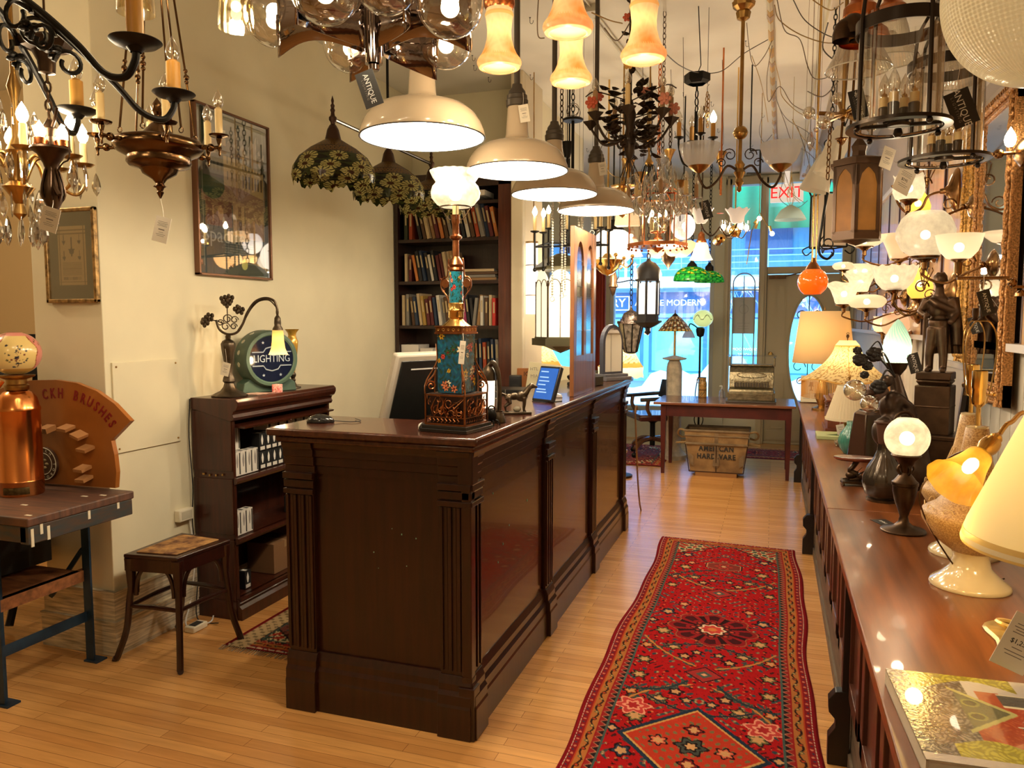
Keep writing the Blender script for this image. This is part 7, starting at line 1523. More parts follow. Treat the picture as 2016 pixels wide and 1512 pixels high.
# hanging fixtures in the middle and far part of the shop
c=at(1240,235,3.55);f=thing('tole_flower_chandelier','dark metal leaf and rose chandelier with candle sleeves hanging at centre','chandelier',c)
LEAF=mat('dark_tole_leaf',(.045,.028,.016),.45,.5);ROSE={'pink':mat('rose_pink',(.62,.24,.16),.5),'red':mat('rose_red',(.55,.10,.04),.5),'yellow':mat('rose_yellow',(.60,.34,.08),.5)}
def leaf(m,p,d,L,w):
 d=Vector(d).normalized();t=d.cross(Vector((0,.3,1))).normalized();n_=d.cross(t);p=Vector(p);P_=[]
 for k,(s,q)in enumerate(((0,0),(.3,.8),(.6,1),(.85,.55),(1,0))):
  P_.append((p+d*L*s+t*w*q+n_*L*.12*math.sin(PI*s),p+d*L*s-t*w*q+n_*L*.12*math.sin(PI*s),p+d*L*s-n_*w*.3*q))
 for k in range(4):
  a,b=P_[k],P_[k+1];m.add([a[0],a[2],b[2],b[0],a[1],b[1]],[(0,1,2,3),(1,4,5,2)])
def rose(parent,p,r,col):
 m=MB();p=Vector(p);m.sph(p,r*.45,8,6)
 for ring,(n_,rr,s)in enumerate(((4,.42,.42),(6,.75,.5))):
  for k in range(n_):a=2*PI*k/n_+ring;m.sph(p+Vector((rr*r*math.cos(a),-.25*r*(1-ring),rr*r*math.sin(a))),r*s,7,5,(.8,.5,.8))
 o=obj('rose',m,ROSE[col],parent);return o
R=random.Random(12)
obj('stem',MB().tube([(0,0,-.18),(0,0,CZ-c.z)],.008,8).lathe([(.001,-.2),(.02,-.16),(.03,-.1),(.018,-.04),(.03,.02),(.012,.08)],12),LEAF,f)
for k in range(7):
 a=2*PI*k/7+.35;d_=Vector((math.cos(a),math.sin(a),0));e=d_*.19
 obj('arm',MB().tube(spline([(0,0,-.05),d_*.06+Vector((0,0,-.10)),d_*.13+Vector((0,0,-.10)),e+Vector((0,0,-.02))],6),.006,6),LEAF,f)
 obj('leaf_cup',MB().lathe([(.006,-.03),(.016,-.015),(.03,.0),(.034,.008)],10,e,rf=lambda a,j,r,z:(r*(1+.15*math.cos(5*a)),z)),LEAF,f)
 candle(f,(e.x,e.y,0),.10,.0115,CANDLE if k%2 else mat('candle_sleeve_tan',(.42,.25,.12),.5))
 if k%2==0:rose(f,e+d_*.015+Vector((0,-.02,.045)),.026,('pink','yellow','red','pink')[k//2])
 rose(f,d_*.15+Vector((0,0,.12+.04*(k%3))),.021,('red','pink','yellow')[k%3])if k in(1,3,5)else None
m=MB()
for i in range(95):
 a=R.uniform(0,2*PI);z=R.uniform(-.15,.16);r=R.uniform(.01,.12);d_=Vector((math.cos(a),math.sin(a),R.uniform(-.5,.8)));leaf(m,(r*math.cos(a),r*math.sin(a),z),d_,R.uniform(.04,.085),R.uniform(.012,.022))
tag(obj('metal_leaves',m,LEAF,f,solid=.0012),'dark twisted metal leaves')
for i,(x,z)in enumerate(((.01,.66),(-.02,.60),(.015,.53),(-.015,.45))):rose(f,(x,-.02,z),.018,('pink','red')[i%2])
m=MB()
for i in range(12):leaf(m,(0,0,.2+i*.045),(R.uniform(-1,1),R.uniform(-1,.2),R.uniform(0,.6)),.05,.013)
obj('upper_leaves',m,LEAF,f,solid=.001)
m=MB()
for i in range(7):m.tube([(0,0,-.16),(.015*(i-3),R.uniform(-.02,.02),-.26-.02*(i%3))],.0025,5)
for s in(1,-1):m.tube(spline([(0,0,.08),(s*.1,0,.12),(s*.17,0,.14),(s*.21,0,.12)],5),.003,5).tube(spline([(0,0,.0),(s*.1,0,.02),(s*.16,0,.015)],5),.003,5)
obj('tendrils',m,LEAF,f)
c=at(1456,340,3.95);f=thing('brass_gasolier','tall brass two arm gasolier with cut glass bowls and a ball on its long rod','chandelier',c)
ce=at(1465,8,3.95).z-c.z;obj('hanging_wire',MB().tube([(0,0,ce-.02),(.02,0,ce+.05),(0,0,CZ-c.z)],.003,5),BRASS,f)
obj('canopy',MB().lathe([(.004,ce-.115),(.03,ce-.10),(.036,ce-.07),(.03,ce-.06),(.052,ce-.04),(.056,ce-.02),(.045,ce-.012),(.05,ce-.002)],24,rf=lambda a,j,r,z:(r*(1+.05*math.cos(9*a)),z)),BRASS,f);obj('rod',MB().rod((0,0,0),(0,0,ce-.1),.0095,10),BRASS,f);obj('ball',MB().sph((0,0,.20),.036,24,16).ring((0,0,.2),.036,.003,24,5),BRASS,f)
obj('centre_body',MB().lathe([(.0005,-.10),(.012,-.09),(.01,-.07),(.022,-.05),(.014,-.03),(.03,0),(.018,.02),(.026,.04),(.012,.06)],20),BRASS,f)
CUT=shade_mat('cut_glass_bowl',(.66,.62,.55),.5,.08,emit=.03,ecol=(1,.9,.75),clear=.35)
for s in(1,-1):
 e=Vector((s*.205*math.cos(YAW*.8),s*.205*math.sin(YAW*.8)-(.0),0));m=MB().tube(spline([(0,0,0),e*.3+Vector((0,0,.035)),e*.55+Vector((0,0,-.04)),e*.82+Vector((0,0,-.075)),e*1.0+Vector((0,0,-.02)),e+Vector((0,0,.02))],6),.0065,8)
 for(t,r,z)in((.25,.035,.09),(.45,.025,.05)):m.tube([e*t+Vector((e.normalized()*r*(1-i/24)*math.cos(i*.5)).to_tuple())+Vector((0,0,z+r*(1-i/24)*math.sin(i*.5)))for i in range(18)],.003,5)
 obj('arm',m,BRONZE,f)
 obj('bowl_gallery',MB().lathe([(.012,.0),(.03,.012),(.052,.03),(.056,.036)],24,e),BRASS,f);g=obj('cut_glass_bowl',MB().lathe([(.05,.033),(.075,.055),(.092,.09),(.098,.12),(.102,.125),(.101,.145)],96,e,rf=lambda a,j,r,z:(r*(1+.015*math.cos(36*a)*(j>2)),z)),CUT,f,ang=1.2,label='cut glass bowl')
c=at(1370,282,4.5);f=thing('chain_candle_chandelier','black chandelier with hexagonal canopy, chain and amber candle sleeves behind the gasolier','chandelier',c);ce=at(1372,150,4.5).z-c.z;obj('hanging_wire',MB().tube([(0,0,ce),(.02,0,ce+.05),(0,0,CZ-c.z)],.003,5),BLACKM,f)
obj('canopy',MB().prism(hexp(.075),ce-.04,ce-.0).lathe([(.055,ce-.055),(.075,ce-.04)],6).rod((0,0,ce-.055),(0,0,ce-.09),.006),BLACKM,f,smooth=False);obj('chain',MB().chain((0,0,ce-.09),(0,0,.17),.045,.004),BLACKM,f);obj('stem',MB().rod((0,0,.18),(0,0,-.15),.011),BLACKM,f)
for k in range(4):
 a=k*PI/2+.35;d_=Vector((math.cos(a),math.sin(a),0));obj('arm',MB().tube(spline([(0,0,-.14),d_*.07+Vector((0,0,-.12)),d_*.10+Vector((0,0,-.02)),d_*.10+Vector((0,0,.03))],4),.006,6).lathe([(.01,.02),(.028,.028),(.03,.034)],14,d_*.10),BLACKM,f);candle(f,(d_.x*.10,d_.y*.10,.035),.08,.013,CANDLEA,k==0,1.2)
f=thing('spare_chain','bundle of spare brass chain hanging from a ceiling hook','chain',at(1392,215,4.5));obj('chain_loops',MB().chain((0,0,.10),(-.01,0,-.04),.03,.0028).chain((.008,0,.08),(.006,0,-.04),.03,.0028).chain((0,0,-.04),(.005,0,-.11),.03,.0028),BRASS,f);obj('hook',MB().tube(spline([(0,0,.10),(0,0,.13),(.01,0,.14)],3),.002,4).rod((.0,0,.14),(0,0,CZ-f.location.z),.0015),BLACKM,f)
c=at(1303,395,4.6);f=thing('crystal_drop_chandelier','glittering clear crystal chandelier with candle sleeves hanging at centre beyond the barn pendants','chandelier',c);ce=CZ-c.z
obj('stem',MB().lathe([(.001,-.16),(.03,-.13),(.05,-.10),(.02,-.06),(.015,.05),(.05,.08),(.06,.10),(.02,.13),(.012,.2),(.04,.24),(.01,.28)],20),clear_glass('crystal_body',(1,.98,.95),.35,.02),f,ang=1.5);obj('chain',MB().chain((0,0,.28),(0,0,ce),.04,.003),CHROME,f)
R=random.Random(21)
for k in range(8):
 a=2*PI*k/8+.1;d_=Vector((math.cos(a),math.sin(a),0));e=d_*.20
 obj('arm',MB().tube(spline([(0,0,-.08),d_*.07+Vector((0,0,-.01)),d_*.13+Vector((0,0,-.08)),e+Vector((0,0,-.01))],5),.006,6),clear_glass('crystal_body'),f,ang=2)
 obj('drip_pan',MB().lathe([(.006,.0),(.03,.004),(.036,.012)],16,e),clear_glass('crystal_body'),f);candle(f,(e.x,e.y,.01),.075,.0115,CANDLE if k%2 else _m['candle_sleeve_tan'])
 for j in range(4):b=j*PI/2;crystal(f,(e.x+.034*math.cos(b),e.y+.034*math.sin(b),-.065),0 if j%2 else 1,1.0,b)
for k in range(66):
 a=R.uniform(0,2*PI);t=R.random();z=.22-.36*t;r=.03+.09*math.sin(PI*min(1,t*1.1))*R.uniform(.7,1.1);crystal(f,(r*math.cos(a),r*math.sin(a),z-.05),R.choice((0,0,1,2)),R.uniform(1.0,1.4),a)
c=at(1295,440,5.3);f=thing('hexagonal_hall_lantern','copper hexagonal hall lantern with clear glass and lit candles below the crystal chandelier','lantern',c,.2);ce=CZ-c.z;q=hexp(.195)
m=MB();m.prism(hexp(.205),-.16,-.135);
for k in range(6):m.tube([(q[k][0],q[k][1],-.14),(q[k][0],q[k][1],.18)],.005,4);m.tube([(q[k][0],q[k][1],.18),(q[(k+1)%6][0],q[(k+1)%6][1],.18)],.006,4).tube([(q[k][0],q[k][1],.18),(0,0,.30)],.005,4)
for k in range(24):a=2*PI*k/24;m.sph((.2*math.cos(a),.2*math.sin(a),-.17),.009,6,4)
obj('copper_frame',m,COPPER,f);obj('glass_panes',MB().lathe([(.19,-.135),(.19,.18)],6),clear_glass('lantern_glass',(1,1,.98),.09,.01),f,smooth=False);obj('chain',MB().chain((0,0,.30),(0,0,ce),.045,.004),COPPER,f);s=obj('candle_tree',MB().rod((0,0,-.16),(0,0,-.05),.006).ring((0,0,-.06),.05,.004,20,6).lathe([(.001,-.20),(.03,-.18),(.05,-.165)],12),COPPER,f)
for k in range(5):a=k*1.257;obj('candle_sleeve',MB().caps(True,True).lathe([(.012,-.05),(.012,.04)],12,(.05*math.cos(a),.05*math.sin(a),0)),CANDLE,s);obj('bulb',flame(MB(),(.05*math.cos(a),.05*math.sin(a),.045),.014,.05),BULB,s,ang=2)
light('lantern_light',c+Vector((0,0,.07)),3,WARM,.02)
for i,(u,v,d,s)in enumerate(((1237,320,4.9,1.0),(1278,270,5.2,.9),(1262,345,5.3,.8),(1318,300,5.6,.8),(1340,362,5.0,.9),(1418,305,5.4,.9))):
 c=at(u,v,d);f=thing('brass_trumpet_canopy',f'small gold trumpet-shaped pendant canopy on a rod, {ORD[i]} of the six around the flower chandelier','pendant lamp',c,0,'gold trumpet canopies');obj('trumpet',MB().lathe([(.004,-.12*s),(.010,-.08*s),(.022,-.04*s),(.035,0),(.044,.02*s),(.045,.022*s)],20,rf=lambda a,j,r,z:(r*(1+.05*math.cos(7*a)*(j>2)),z)),BRASS,f);obj('rod',MB().rod((0,0,-.12*s),(0,0,-.24),.004).tube([(0,0,.02),(.02,0,.08),(.0,0,CZ-c.z)],.002,4),BRONZE,f)
f=thing('brass_column_chandelier','tarnished brass chandelier body with curled arms behind the last barn pendant','chandelier',at(1226,395,5.4));ce=CZ-f.location.z
obj('body',MB().lathe([(.001,-.12),(.03,-.10),(.028,-.05),(.04,.0),(.035,.05),(.05,.08),(.085,.09),(.09,.10),(.02,.11),(.012,.16)],24),BRASS,f);m=MB()
for k in range(5):a=k*1.257+.3;d_=Vector((math.cos(a),math.sin(a),0));m.tube(spline([d_*.03+Vector((0,0,.02)),d_*.09+Vector((0,0,.07)),d_*.14+Vector((0,0,.03)),d_*.13+Vector((0,0,-.05))],5),.004,6).tube([d_*(.09+.03*math.cos(i*.5)*(1-i/24))+Vector((0,0,.0+.03*math.sin(i*.5)*(1-i/24)))for i in range(18)],.003,5)
obj('curled_arms',m,BRONZE,f);obj('rod',MB().rod((0,0,.15),(0,0,ce),.006),BRASS,f)
f=thing('umbrella_frame_chandelier','brass hub with long black drooping rods beside the crystal chandelier','chandelier',at(1278,318,5.0));ce=CZ-f.location.z;m=MB()
for k in range(8):a=k*PI/4;m.tube([(0,0,0),(.03*math.cos(a),.03*math.sin(a),-.03),(.09*math.cos(a),.09*math.sin(a),-.26)],.0035,5)
obj('drooping_rods',m,BLACKM,f);obj('hub',MB().lathe([(.02,-.03),(.03,-.01),(.012,.02),(.006,.05)],16).rod((0,0,.04),(0,0,ce),.005),BRASS,f)
for i,(u,v,d,lab)in enumerate(((1128,235,4.4,'black ceiling canopy plate with a long black rod left of the third barn pendant'),)):
 c=at(u,v,d);f=thing('rod_pendant',lab,'pendant lamp',c);obj('canopy_plate',MB().caps(True,True).lathe([(.055,-.01),(.06,0),(.05,.006)],28),BLACKM if i==0 else CHROME,f);obj('rod',MB().rod((0,0,-.01),(0,0,-.50-.2*i),.009),BLACKM,f);obj('hanging_chain',MB().chain((0,0,.01),(0,0,CZ-c.z),.04,.003),BLACKM if i==0 else CHROME,f)
 m=MB();RR=random.Random(i)
 for k in range(3):m.ring((RR.uniform(-.01,.01),RR.uniform(-.01,.01),.035+.01*k),.035,.0018,18,4,'y')
 obj('coiled_wire',m,BRONZE,f)
f=thing('black_socket_pendant','black cup-shaped socket pendant behind the third barn pendant','pendant lamp',at(1117,280,4.6));obj('cup',MB().lathe([(.006,-.10),(.018,-.09),(.026,-.05),(.036,-.01),(.04,0)],20),BLACKM,f);obj('rod',MB().rod((0,0,-.1),(0,0,-.2),.008).tube([(0,0,0),(.0,0,CZ-f.location.z)],.003,5),BLACKM,f)
c=at(1120,475,5.2);f=thing('iron_grid_chandelier','black iron grid chandelier with tall ivory candles, some lit, left of the leaded door','chandelier',c);pts_=[]
for i,(u,v,d,lit)in enumerate(((1053,458,4.9,1),(1070,460,5.1,1),(1080,452,5.3,1),(1116,455,5.5,0),(1183,450,5.2,0),(1199,455,5.0,0),(1172,455,5.6,0))):
 q=at(u,v,d)-c;pts_.append(q);obj('upright_rod',MB().rod(q,q+Vector((0,0,-.23)),.0065).sph(q+Vector((0,0,-.235)),.013,8,6).lathe([(.006,-.004),(.028,.004),(.03,.01)],12,q),BLACKM,f);candle(f,tuple(q+Vector((0,0,.005))),.10,.0115,CANDLE,bool(lit))
 if i<2:light('grid_candle_light',c+q+Vector((0,-.03,.15)),1.2,WARM,.02)
m=MB()
for a,b in((0,5),(0,2),(2,3),(3,6),(5,6),(1,4)):m.rod(pts_[a]+Vector((0,0,-.09)),pts_[b]+Vector((0,0,-.09)),.006)
obj('cross_bars',m,BLACKM,f);obj('hanging_rod',MB().rod((0,0,-.08),(0,0,CZ-c.z),.006),BLACKM,f)
PEARL=mat('pearl_bead',(.62,.60,.50),.2,coat=.6)
for i,(u,v0,v1,d)in enumerate(((1088,400,585,4.6),(1107,425,580,4.9),(1113,425,575,5.0),(1140,428,452,4.7),(1147,428,455,4.8),(1166,428,455,4.7))):
 a=at(u,v0,d);b=at(u,v1,d);m=MB();n_=int((a.z-b.z)/.0165)
 a.z+=.25;n_=int((a.z-b.z)/.0165)
 for k in range(n_):m.sph((0,0,-k*.0165),.0075,6,4)
 m.ring((0,0,-n_*.0165-.012),.014,.0025,12,4,'y')
 f=thing('pearl_bead_string',f'hanging string of pearly beads by the mirror, {ORD[i]} from the left','bead string',a,0,'pearly bead strings');obj('beads',m,PEARL,f,ang=2);obj('thread',MB().rod((0,0,0),(0,0,CZ-a.z),.001),BLACKM,f)
c=at(1104,598,5.6);f=thing('arched_opal_lantern','big hexagonal bronze lantern with glowing arched opal panes behind the leaded door','lantern',c,.25);OP=glow('opal_pane_lit',(1,.88,.62),.40);q=hexp(.18)
for k in range(6):
 a,b=q[k],q[(k+1)%6];mid=((a[0]+b[0])/2,(a[1]+b[1])/2);T_=Matrix.Translation((mid[0],mid[1],0))@Matrix.Rotation(math.atan2(mid[1],mid[0])-PI/2,4,'Z')
 m=MB();m.T=T_;m.prism([(-.082,-.24),(.082,-.24),(.082,.14)]+[(.082*math.cos(t),.14+.10*math.sin(t))for t in[PI*i/10 for i in range(1,10)]]+[(-.082,.14)],-.002,.002,'y');obj('opal_pane',m,OP,f,smooth=False)
 m=MB();m.T=T_;m.tube([(0,.004,-.24),(0,.004,.14)],.003,4);m.T=Matrix();m.tube([(a[0],a[1],-.24),(a[0],a[1],.16)],.007,5);m.T=T_
 for s in(1,-1):m.tube([(s*.041+.041*math.cos(t),.004,.12+.05*math.sin(t))for t in[PI*i/8 for i in range(9)]],.003,4)
 obj('lead_frame',m,BRONZE,f)
obj('base_tray',MB().prism(hexp(.21),-.30,-.25).prism(hexp(.19),-.25,-.24).lathe([(.001,-.36),(.05,-.34),(.12,-.31),(.2,-.30)],6),mat('bronze_tray',(.10,.09,.05),.4,.6),f,smooth=False);obj('roof',MB().prism(hexp(.2),.24,.26).lathe([(.2,.26),(.10,.33),(.03,.36)],6),_m['bronze_tray'],f,smooth=False);obj('chain',MB().chain((0,0,.36),(0,0,CZ-c.z),.05,.004),BRONZE,f)
light('opal_lantern_light',c+Vector((.28,-.25,0)),5,WARM,.05)
c=at(1047,560,5.7);f=thing('tube_wall_light','tall glowing white tube light at the edge of the mirror','wall lamp',c);obj('glass_tube',MB().caps(True,True).lathe([(.045,-.22),(.045,.30)],20),glow('white_tube_lit',(1,.96,.88),.42),f);obj('bands',MB().ring((0,0,-.08),.046,.003,24,5).ring((0,0,.31),.046,.004,24,5).ring((0,0,.14),.046,.003,24,5).rod((0,.045,.31),(0,.045,CZ-c.z),.004),BRASS,f)
WG=shade_mat('opal_white_globe',(.96,.94,.90),.4,.2,emit=.7,ecol=(1,.94,.84))
for i,(u,v,d,r,sz,lab,tone)in enumerate(((1207,486,6.2,.17,.9,'large glowing white globe pendant with black cap behind the leaded door',1),(1345,446,6.3,.098,1.1,'plain white egg-shaped globe pendant right of the hall lantern',0))):
 c=at(u,v,d);f=thing('white_globe_pendant',lab,'pendant lamp',c);obj('globe',MB().sph((0,0,0),r,28,20,(1,1,sz)),WG if tone else shade_mat('opal_white_dim',(.92,.92,.92),.4,.2,emit=.35,ecol=(.9,.93,1)),f,ang=3);obj('cap',MB().lathe([(r*.55,r*sz*.82),(r*.5,r*sz*.95),(r*.25,r*sz*1.15),(.02,r*sz*1.4)],20),BLACKM,f);obj('stem',MB().rod((0,0,r*sz*1.3),(0,0,CZ-c.z),.006),BLACKM,f)
 if tone:light('globe_pendant_light',c+Vector((0,0,-.25)),12,WARM,.05)
c=at(1196,520,5.9);f=thing('brass_bowl_chandelier','polished brass bowl chandelier with scrolls under the large white globe','chandelier',c);obj('bowl',MB().lathe([(.001,-.09),(.04,-.075),(.09,-.03),(.12,.02),(.125,.03),(.05,.05),(.02,.08)],28),BRASSL,f);m=MB()
for k in range(6):a=k*PI/3;d_=Vector((math.cos(a),math.sin(a),0));m=MB();m.tube(spline([d_*.1,d_*.15+Vector((0,0,-.03)),d_*.19+Vector((0,0,.01)),d_*.19+Vector((0,0,.05))],4),.006,6).sph(d_*.19+Vector((0,0,.055)),.016,8,6);obj('arm',m,BRASSL,f)
obj('stem',MB().rod((0,0,.07),(0,0,CZ-c.z),.007),BRASSL,f)
c=at(1316,497,6.0);f=thing('slip_shade_chandelier','dark bronze chandelier with five lit amber slip shades in front of the window','chandelier',c);obj('body',MB().lathe([(.001,-.13),(.02,-.10),(.05,-.06),(.06,0),(.05,.04),(.03,.09),(.035,.14),(.02,.17),(.01,.2)],20),BRONZE,f);obj('chain',MB().chain((0,0,.2),(0,0,CZ-c.z),.045,.004),BRONZE,f)
SLIP=shade_mat('amber_slip_glass',(.98,.74,.44),.5,.3,emit=.4,ecol=(1,.66,.32))
for k in range(5):
 a=k*2*PI/5-1.15;d_=Vector((math.cos(a),math.sin(a),0));m=MB();m.T=Matrix.Translation(d_*.05+Vector((0,0,-.01)))@Matrix.Rotation(a,4,'Z')@Matrix.Rotation(math.radians(62),4,'Y');m.lathe([(.02,0),(.05,.03),(.062,.07),(.055,.11),(.03,.155),(.004,.175)],20);s=obj('slip_shade',m,SLIP,f,ang=2,label='lit amber slip shade');obj('bulb',MB().sph(d_*.13+Vector((0,0,.03)),.02,10,8),BULBIN,s)
light('slip_light',c+Vector((0,0,-.18)),9,WARM,.04)
BELLW=shade_mat('white_opal_bell',(.95,.92,.86),.5,.3,emit=.45,ecol=(1,.93,.82))
for i,(u,v,d,lab)in enumerate(((1243,505,6.6,'lit white opal bell pendant left of the amber slip shades'),(1380,512,6.6,'lit white opal bell pendant right of the amber slip shades'),(1295,505,6.9,'lit white opal bell pendant behind the amber slip shades, partly hidden'))):
 c=at(u,v,d);f=thing('white_bell_pendant',lab,'pendant lamp',c,0,'white bell pendants');obj('glass_bell',MB().lathe([(.10,0),(.088,.02),(.07,.06),(.06,.12),(.045,.145),(.038,.15)],28),BELLW,f,ang=2);obj('fitter',MB().lathe([(.042,.145),(.045,.16),(.03,.18),(.028,.22),(.01,.24)],20),COPPER,f);obj('stem',MB().rod((0,0,.23),(0,0,CZ-c.z),.006),BRONZE,f)
light('bell_pendant_light',at(1300,520,6.4),8,WARM,.04)
f=thing('frosted_cup_fixture','lit pale frosted square cups hanging just right of the last barn pendant','ceiling light',at(1235,432,5.8));obj('cup_pair',MB().prism([(-.09,-.05),(0,-.05),(0,.04),(-.08,.04)],-.05,.05,'y').prism([(.01,-.05),(.09,-.05),(.08,.04),(.01,.04)],-.05,.05,'y'),shade_mat('frosted_cup',(.9,.75,.55),.5,.4,emit=.35,ecol=(1,.8,.55)),f,smooth=False,bevel=.006);obj('stem',MB().rod((0,0,.04),(0,0,CZ-f.location.z),.006),BRASS,f)
c=at(1418,420,5.2);f=thing('brass_vase_chandelier','polished brass vase-shaped chandelier with crimped glass shades and an orange sticker','chandelier',c);obj('vase_body',MB().lathe([(.008,.12),(.012,.10),(.03,.09),(.012,.075),(.014,.07),(.034,.02),(.032,-.02),(.036,-.03),(.03,-.08),(.015,-.11),(.012,-.13),(.02,-.14),(.0005,-.16)],24),BRASSL,f,ang=1);obj('twisted_rod',MB().lathe([(.007+.0015*(i%2),.12+i*.012)for i in range(20)],10),COPPER,f);obj('rod',MB().rod((0,0,.34),(0,0,CZ-c.z),.006),COPPER,f)
CR=shade_mat('crimped_clear_shade',(.86,.80,.74),.5,.2,emit=.16,ecol=(1,.9,.8))
for s,(u,v)in((1,(1451,440)),(-1,(1380,440))):
 e=at(u,v,5.2)-c;obj('arm',MB().tube(spline([(0,0,-.09),(e.x*.4,e.y*.4,-.15),(e.x*.8,e.y*.8,-.12),(e.x,e.y,e.z-.0)],5),.005,6),BRONZE,f);obj('crimped_shade',MB().lathe([(.03,0),(.045,.02),(.05,.05),(.075,.09),(.08,.095)],48,e,rf=lambda a,j,r,z:(r*(1+.05*math.cos(9*a)*(j>2)),z+.006*math.cos(9*a)*(j>3))),CR,f,ang=1.5)
obj('sticker',MB().caps(True,True).lathe([(.022,-.001),(.022,.001)],20),mat('orange_sticker',(.9,.12,.01),.5),f);f.children[-1].location=(-.005,-.02,-.18);f.children[-1].rotation_euler=(PI/2,0,.2)
tagcard(f,tuple(at(1390,413,4.9)-c),.062,.115,-.3,black=True,top=(-.03,0,.02))
c=at(1447,455,5.6);f=thing('small_brass_candelabra','small brass fixture with lit candle bulbs and clear chimneys beside the vase chandelier','chandelier',c);obj('body',MB().sph((0,0,0),.045,14,10).rod((0,0,.03),(0,0,CZ-c.z),.005),BRASSL,f)
for k in range(4):a=k*PI/2+.5;q=Vector((.09*math.cos(a),.09*math.sin(a),.0));obj('arm',MB().tube(spline([(0,0,-.02),q*.6+Vector((0,0,-.05)),q],4),.004,5),BRONZE,f);obj('chimney',MB().lathe([(.022,.0),(.028,.03),(.024,.08)],16,q),GLASS,f,ang=2);obj('bulb',MB().sph(q+Vector((0,0,.03)),.016,10,8),BULB,f)
light('candelabra_light',c+Vector((0,-.12,.05)),1.5,WARM,.03)
f=thing('angled_rod_light','brass rod fixture with three small lit bulbs on angled arms before the sidelight','ceiling light',at(1500,455,6.2));c=Vector(f.location)
P_=[at(*p)-c for p in((1403,475,6.2),(1495,418,6.2),(1521,460,6.2),(1488,432,6.1))];obj('bent_wire',MB().tube([at(1470,520,6.2)-c,at(1480,455,6.2)-c,P_[1],P_[2]],.004,5).rod(P_[1],P_[1]+Vector((0,0,CZ-c.z-P_[1].z)),.003),BRASS,f)
for u,v,w_,z_ in((1485,440,1495,428),(1515,445,1519,460),(1487,450,1493,430)):
 a=at(u,v,6.15)-c;b=at(w_,z_,6.15)-c;obj('brass_tube',MB().rod(a,b,.011),BRASSL,f)
for(u,v)in((1495,430),(1520,460)):obj('bulb',MB().sph(at(u,v,6.1)-c,.018,10,8),BULB,f)
c=at(1276,588,6.0);f=thing('moorish_lantern','black hanging lantern with domed top and arched white lit panes in front of the window','lantern',c,.5);LB_=mat('lantern_black',(.018,.018,.022),.5,.3);q=hexp(.085)
for k in range(6):
 a,b=q[k],q[(k+1)%6];mid=((a[0]+b[0])/2,(a[1]+b[1])/2);T_=Matrix.Translation((mid[0],mid[1],0))@Matrix.Rotation(math.atan2(mid[1],mid[0])-PI/2,4,'Z')
 m=MB();m.T=T_;m.prism([(-.03,-.12),(.03,-.12),(.03,.08),(.018,.115),(0,.125),(-.018,.115),(-.03,.08)],-.002,.002,'y');obj('white_pane',m,glow('white_pane_lit',(1,.97,.92),.5),f,smooth=False)
 m=MB();m.tube([(a[0],a[1],-.13),(a[0],a[1],.15)],.010,4);obj('corner_post',m,LB_,f,smooth=False)
obj('dome',MB().prism(hexp(.108),.135,.15).lathe([(.10,.15),(.10,.19),(.088,.235),(.055,.275),(.02,.29),(.012,.31)],18),LB_,f,ang=.8);obj('base',MB().prism(hexp(.088),-.17,-.12).prism(hexp(.115),-.185,-.17).lathe([(.11,-.185),(.06,-.215),(.02,-.23),(.018,-.25),(.028,-.262),(.012,-.275),(.0005,-.285)],6),LB_,f,smooth=False);obj('chain',MB().chain((0,0,.31),(0,0,CZ-c.z),.05,.005),LB_,f)
GRL=paint('green_leaded_glass',.25,translucent=.5,emit=.28)
def gcol(U,V):
 C=np.zeros((len(U),3));C[:]=srgb(24,150,52);N=np.sin(U*75)*np.sin(V*26);C[N>.35]=srgb(70,190,60);y=(V>.35)&(V<.8)&(np.sin(U*44+np.sin(V*15))*np.sin(V*19)>.5);C[y]=srgb(214,204,40);l=(np.abs(((V*9)%1)-.5)>.44)|(np.abs(((U*30+np.floor(V*9)*.5)%1)-.5)>.44);C[l]=srgb(8,40,18);return C
for i,(u,v,d,lab)in enumerate(((1362,553,7.0,'green leaded glass dome pendant, the larger and nearer of the two by the window'),(1396,556,7.4,'second green leaded glass dome pendant, right of and behind the larger one'))):
 c=at(u,v,d);f=thing('green_leaded_pendant',lab,'pendant lamp',c,0,'green leaded pendants');s_=1-.15*i
 grid('leaded_dome',100,30,lambda U,V,s_=s_:(.165*s_*np.cos(V*1.35)**.8*np.cos(2*PI*U),.165*s_*np.cos(V*1.35)**.8*np.sin(2*PI*U),.13*s_*np.sin(V*1.35)),gcol,GRL,f);obj('cap',MB().lathe([(.05*s_,.122*s_),(.04,.15),(.02,.17),(.01,.19)],16),BLACKM,f);obj('chain',MB().chain((0,0,.19),(0,0,CZ-c.z),.045,.004),BLACKM,f)
f=thing('iron_arm_chandelier','black iron arm fixture with grey candle sleeves low in front of the window','chandelier',at(1218,545,6.4));c=Vector(f.location);m=MB().tube(spline([(0,0,.0),at(1215,556,6.4)-c,at(1240,552,6.4)-c,at(1250,553,6.4)-c],4),.006,6);obj('arm',m.rod((0,0,0),(0,0,CZ-c.z),.003),BLACKM,f)
for(u,v)in((1232,545),(1250,545)):candle(f,tuple(at(u,v+4,6.4)-c),.09,.011,mat('grey_sleeve',(.35,.3,.28),.5))
obj('bronze_body',MB().lathe([(.0005,-.12),(.015,-.10),(.03,-.05),(.045,-.04),(.03,.0),(.035,.04),(.02,.09),(.01,.11)],16,at(1207,555,6.4)-c).rod(at(1207,540,6.4)-c,at(1207,540,6.4)-c+Vector((0,0,1.2)),.005),BRONZE,f)
HK=mat('hook_steel',(.05,.045,.04),.4,.8);hk=None
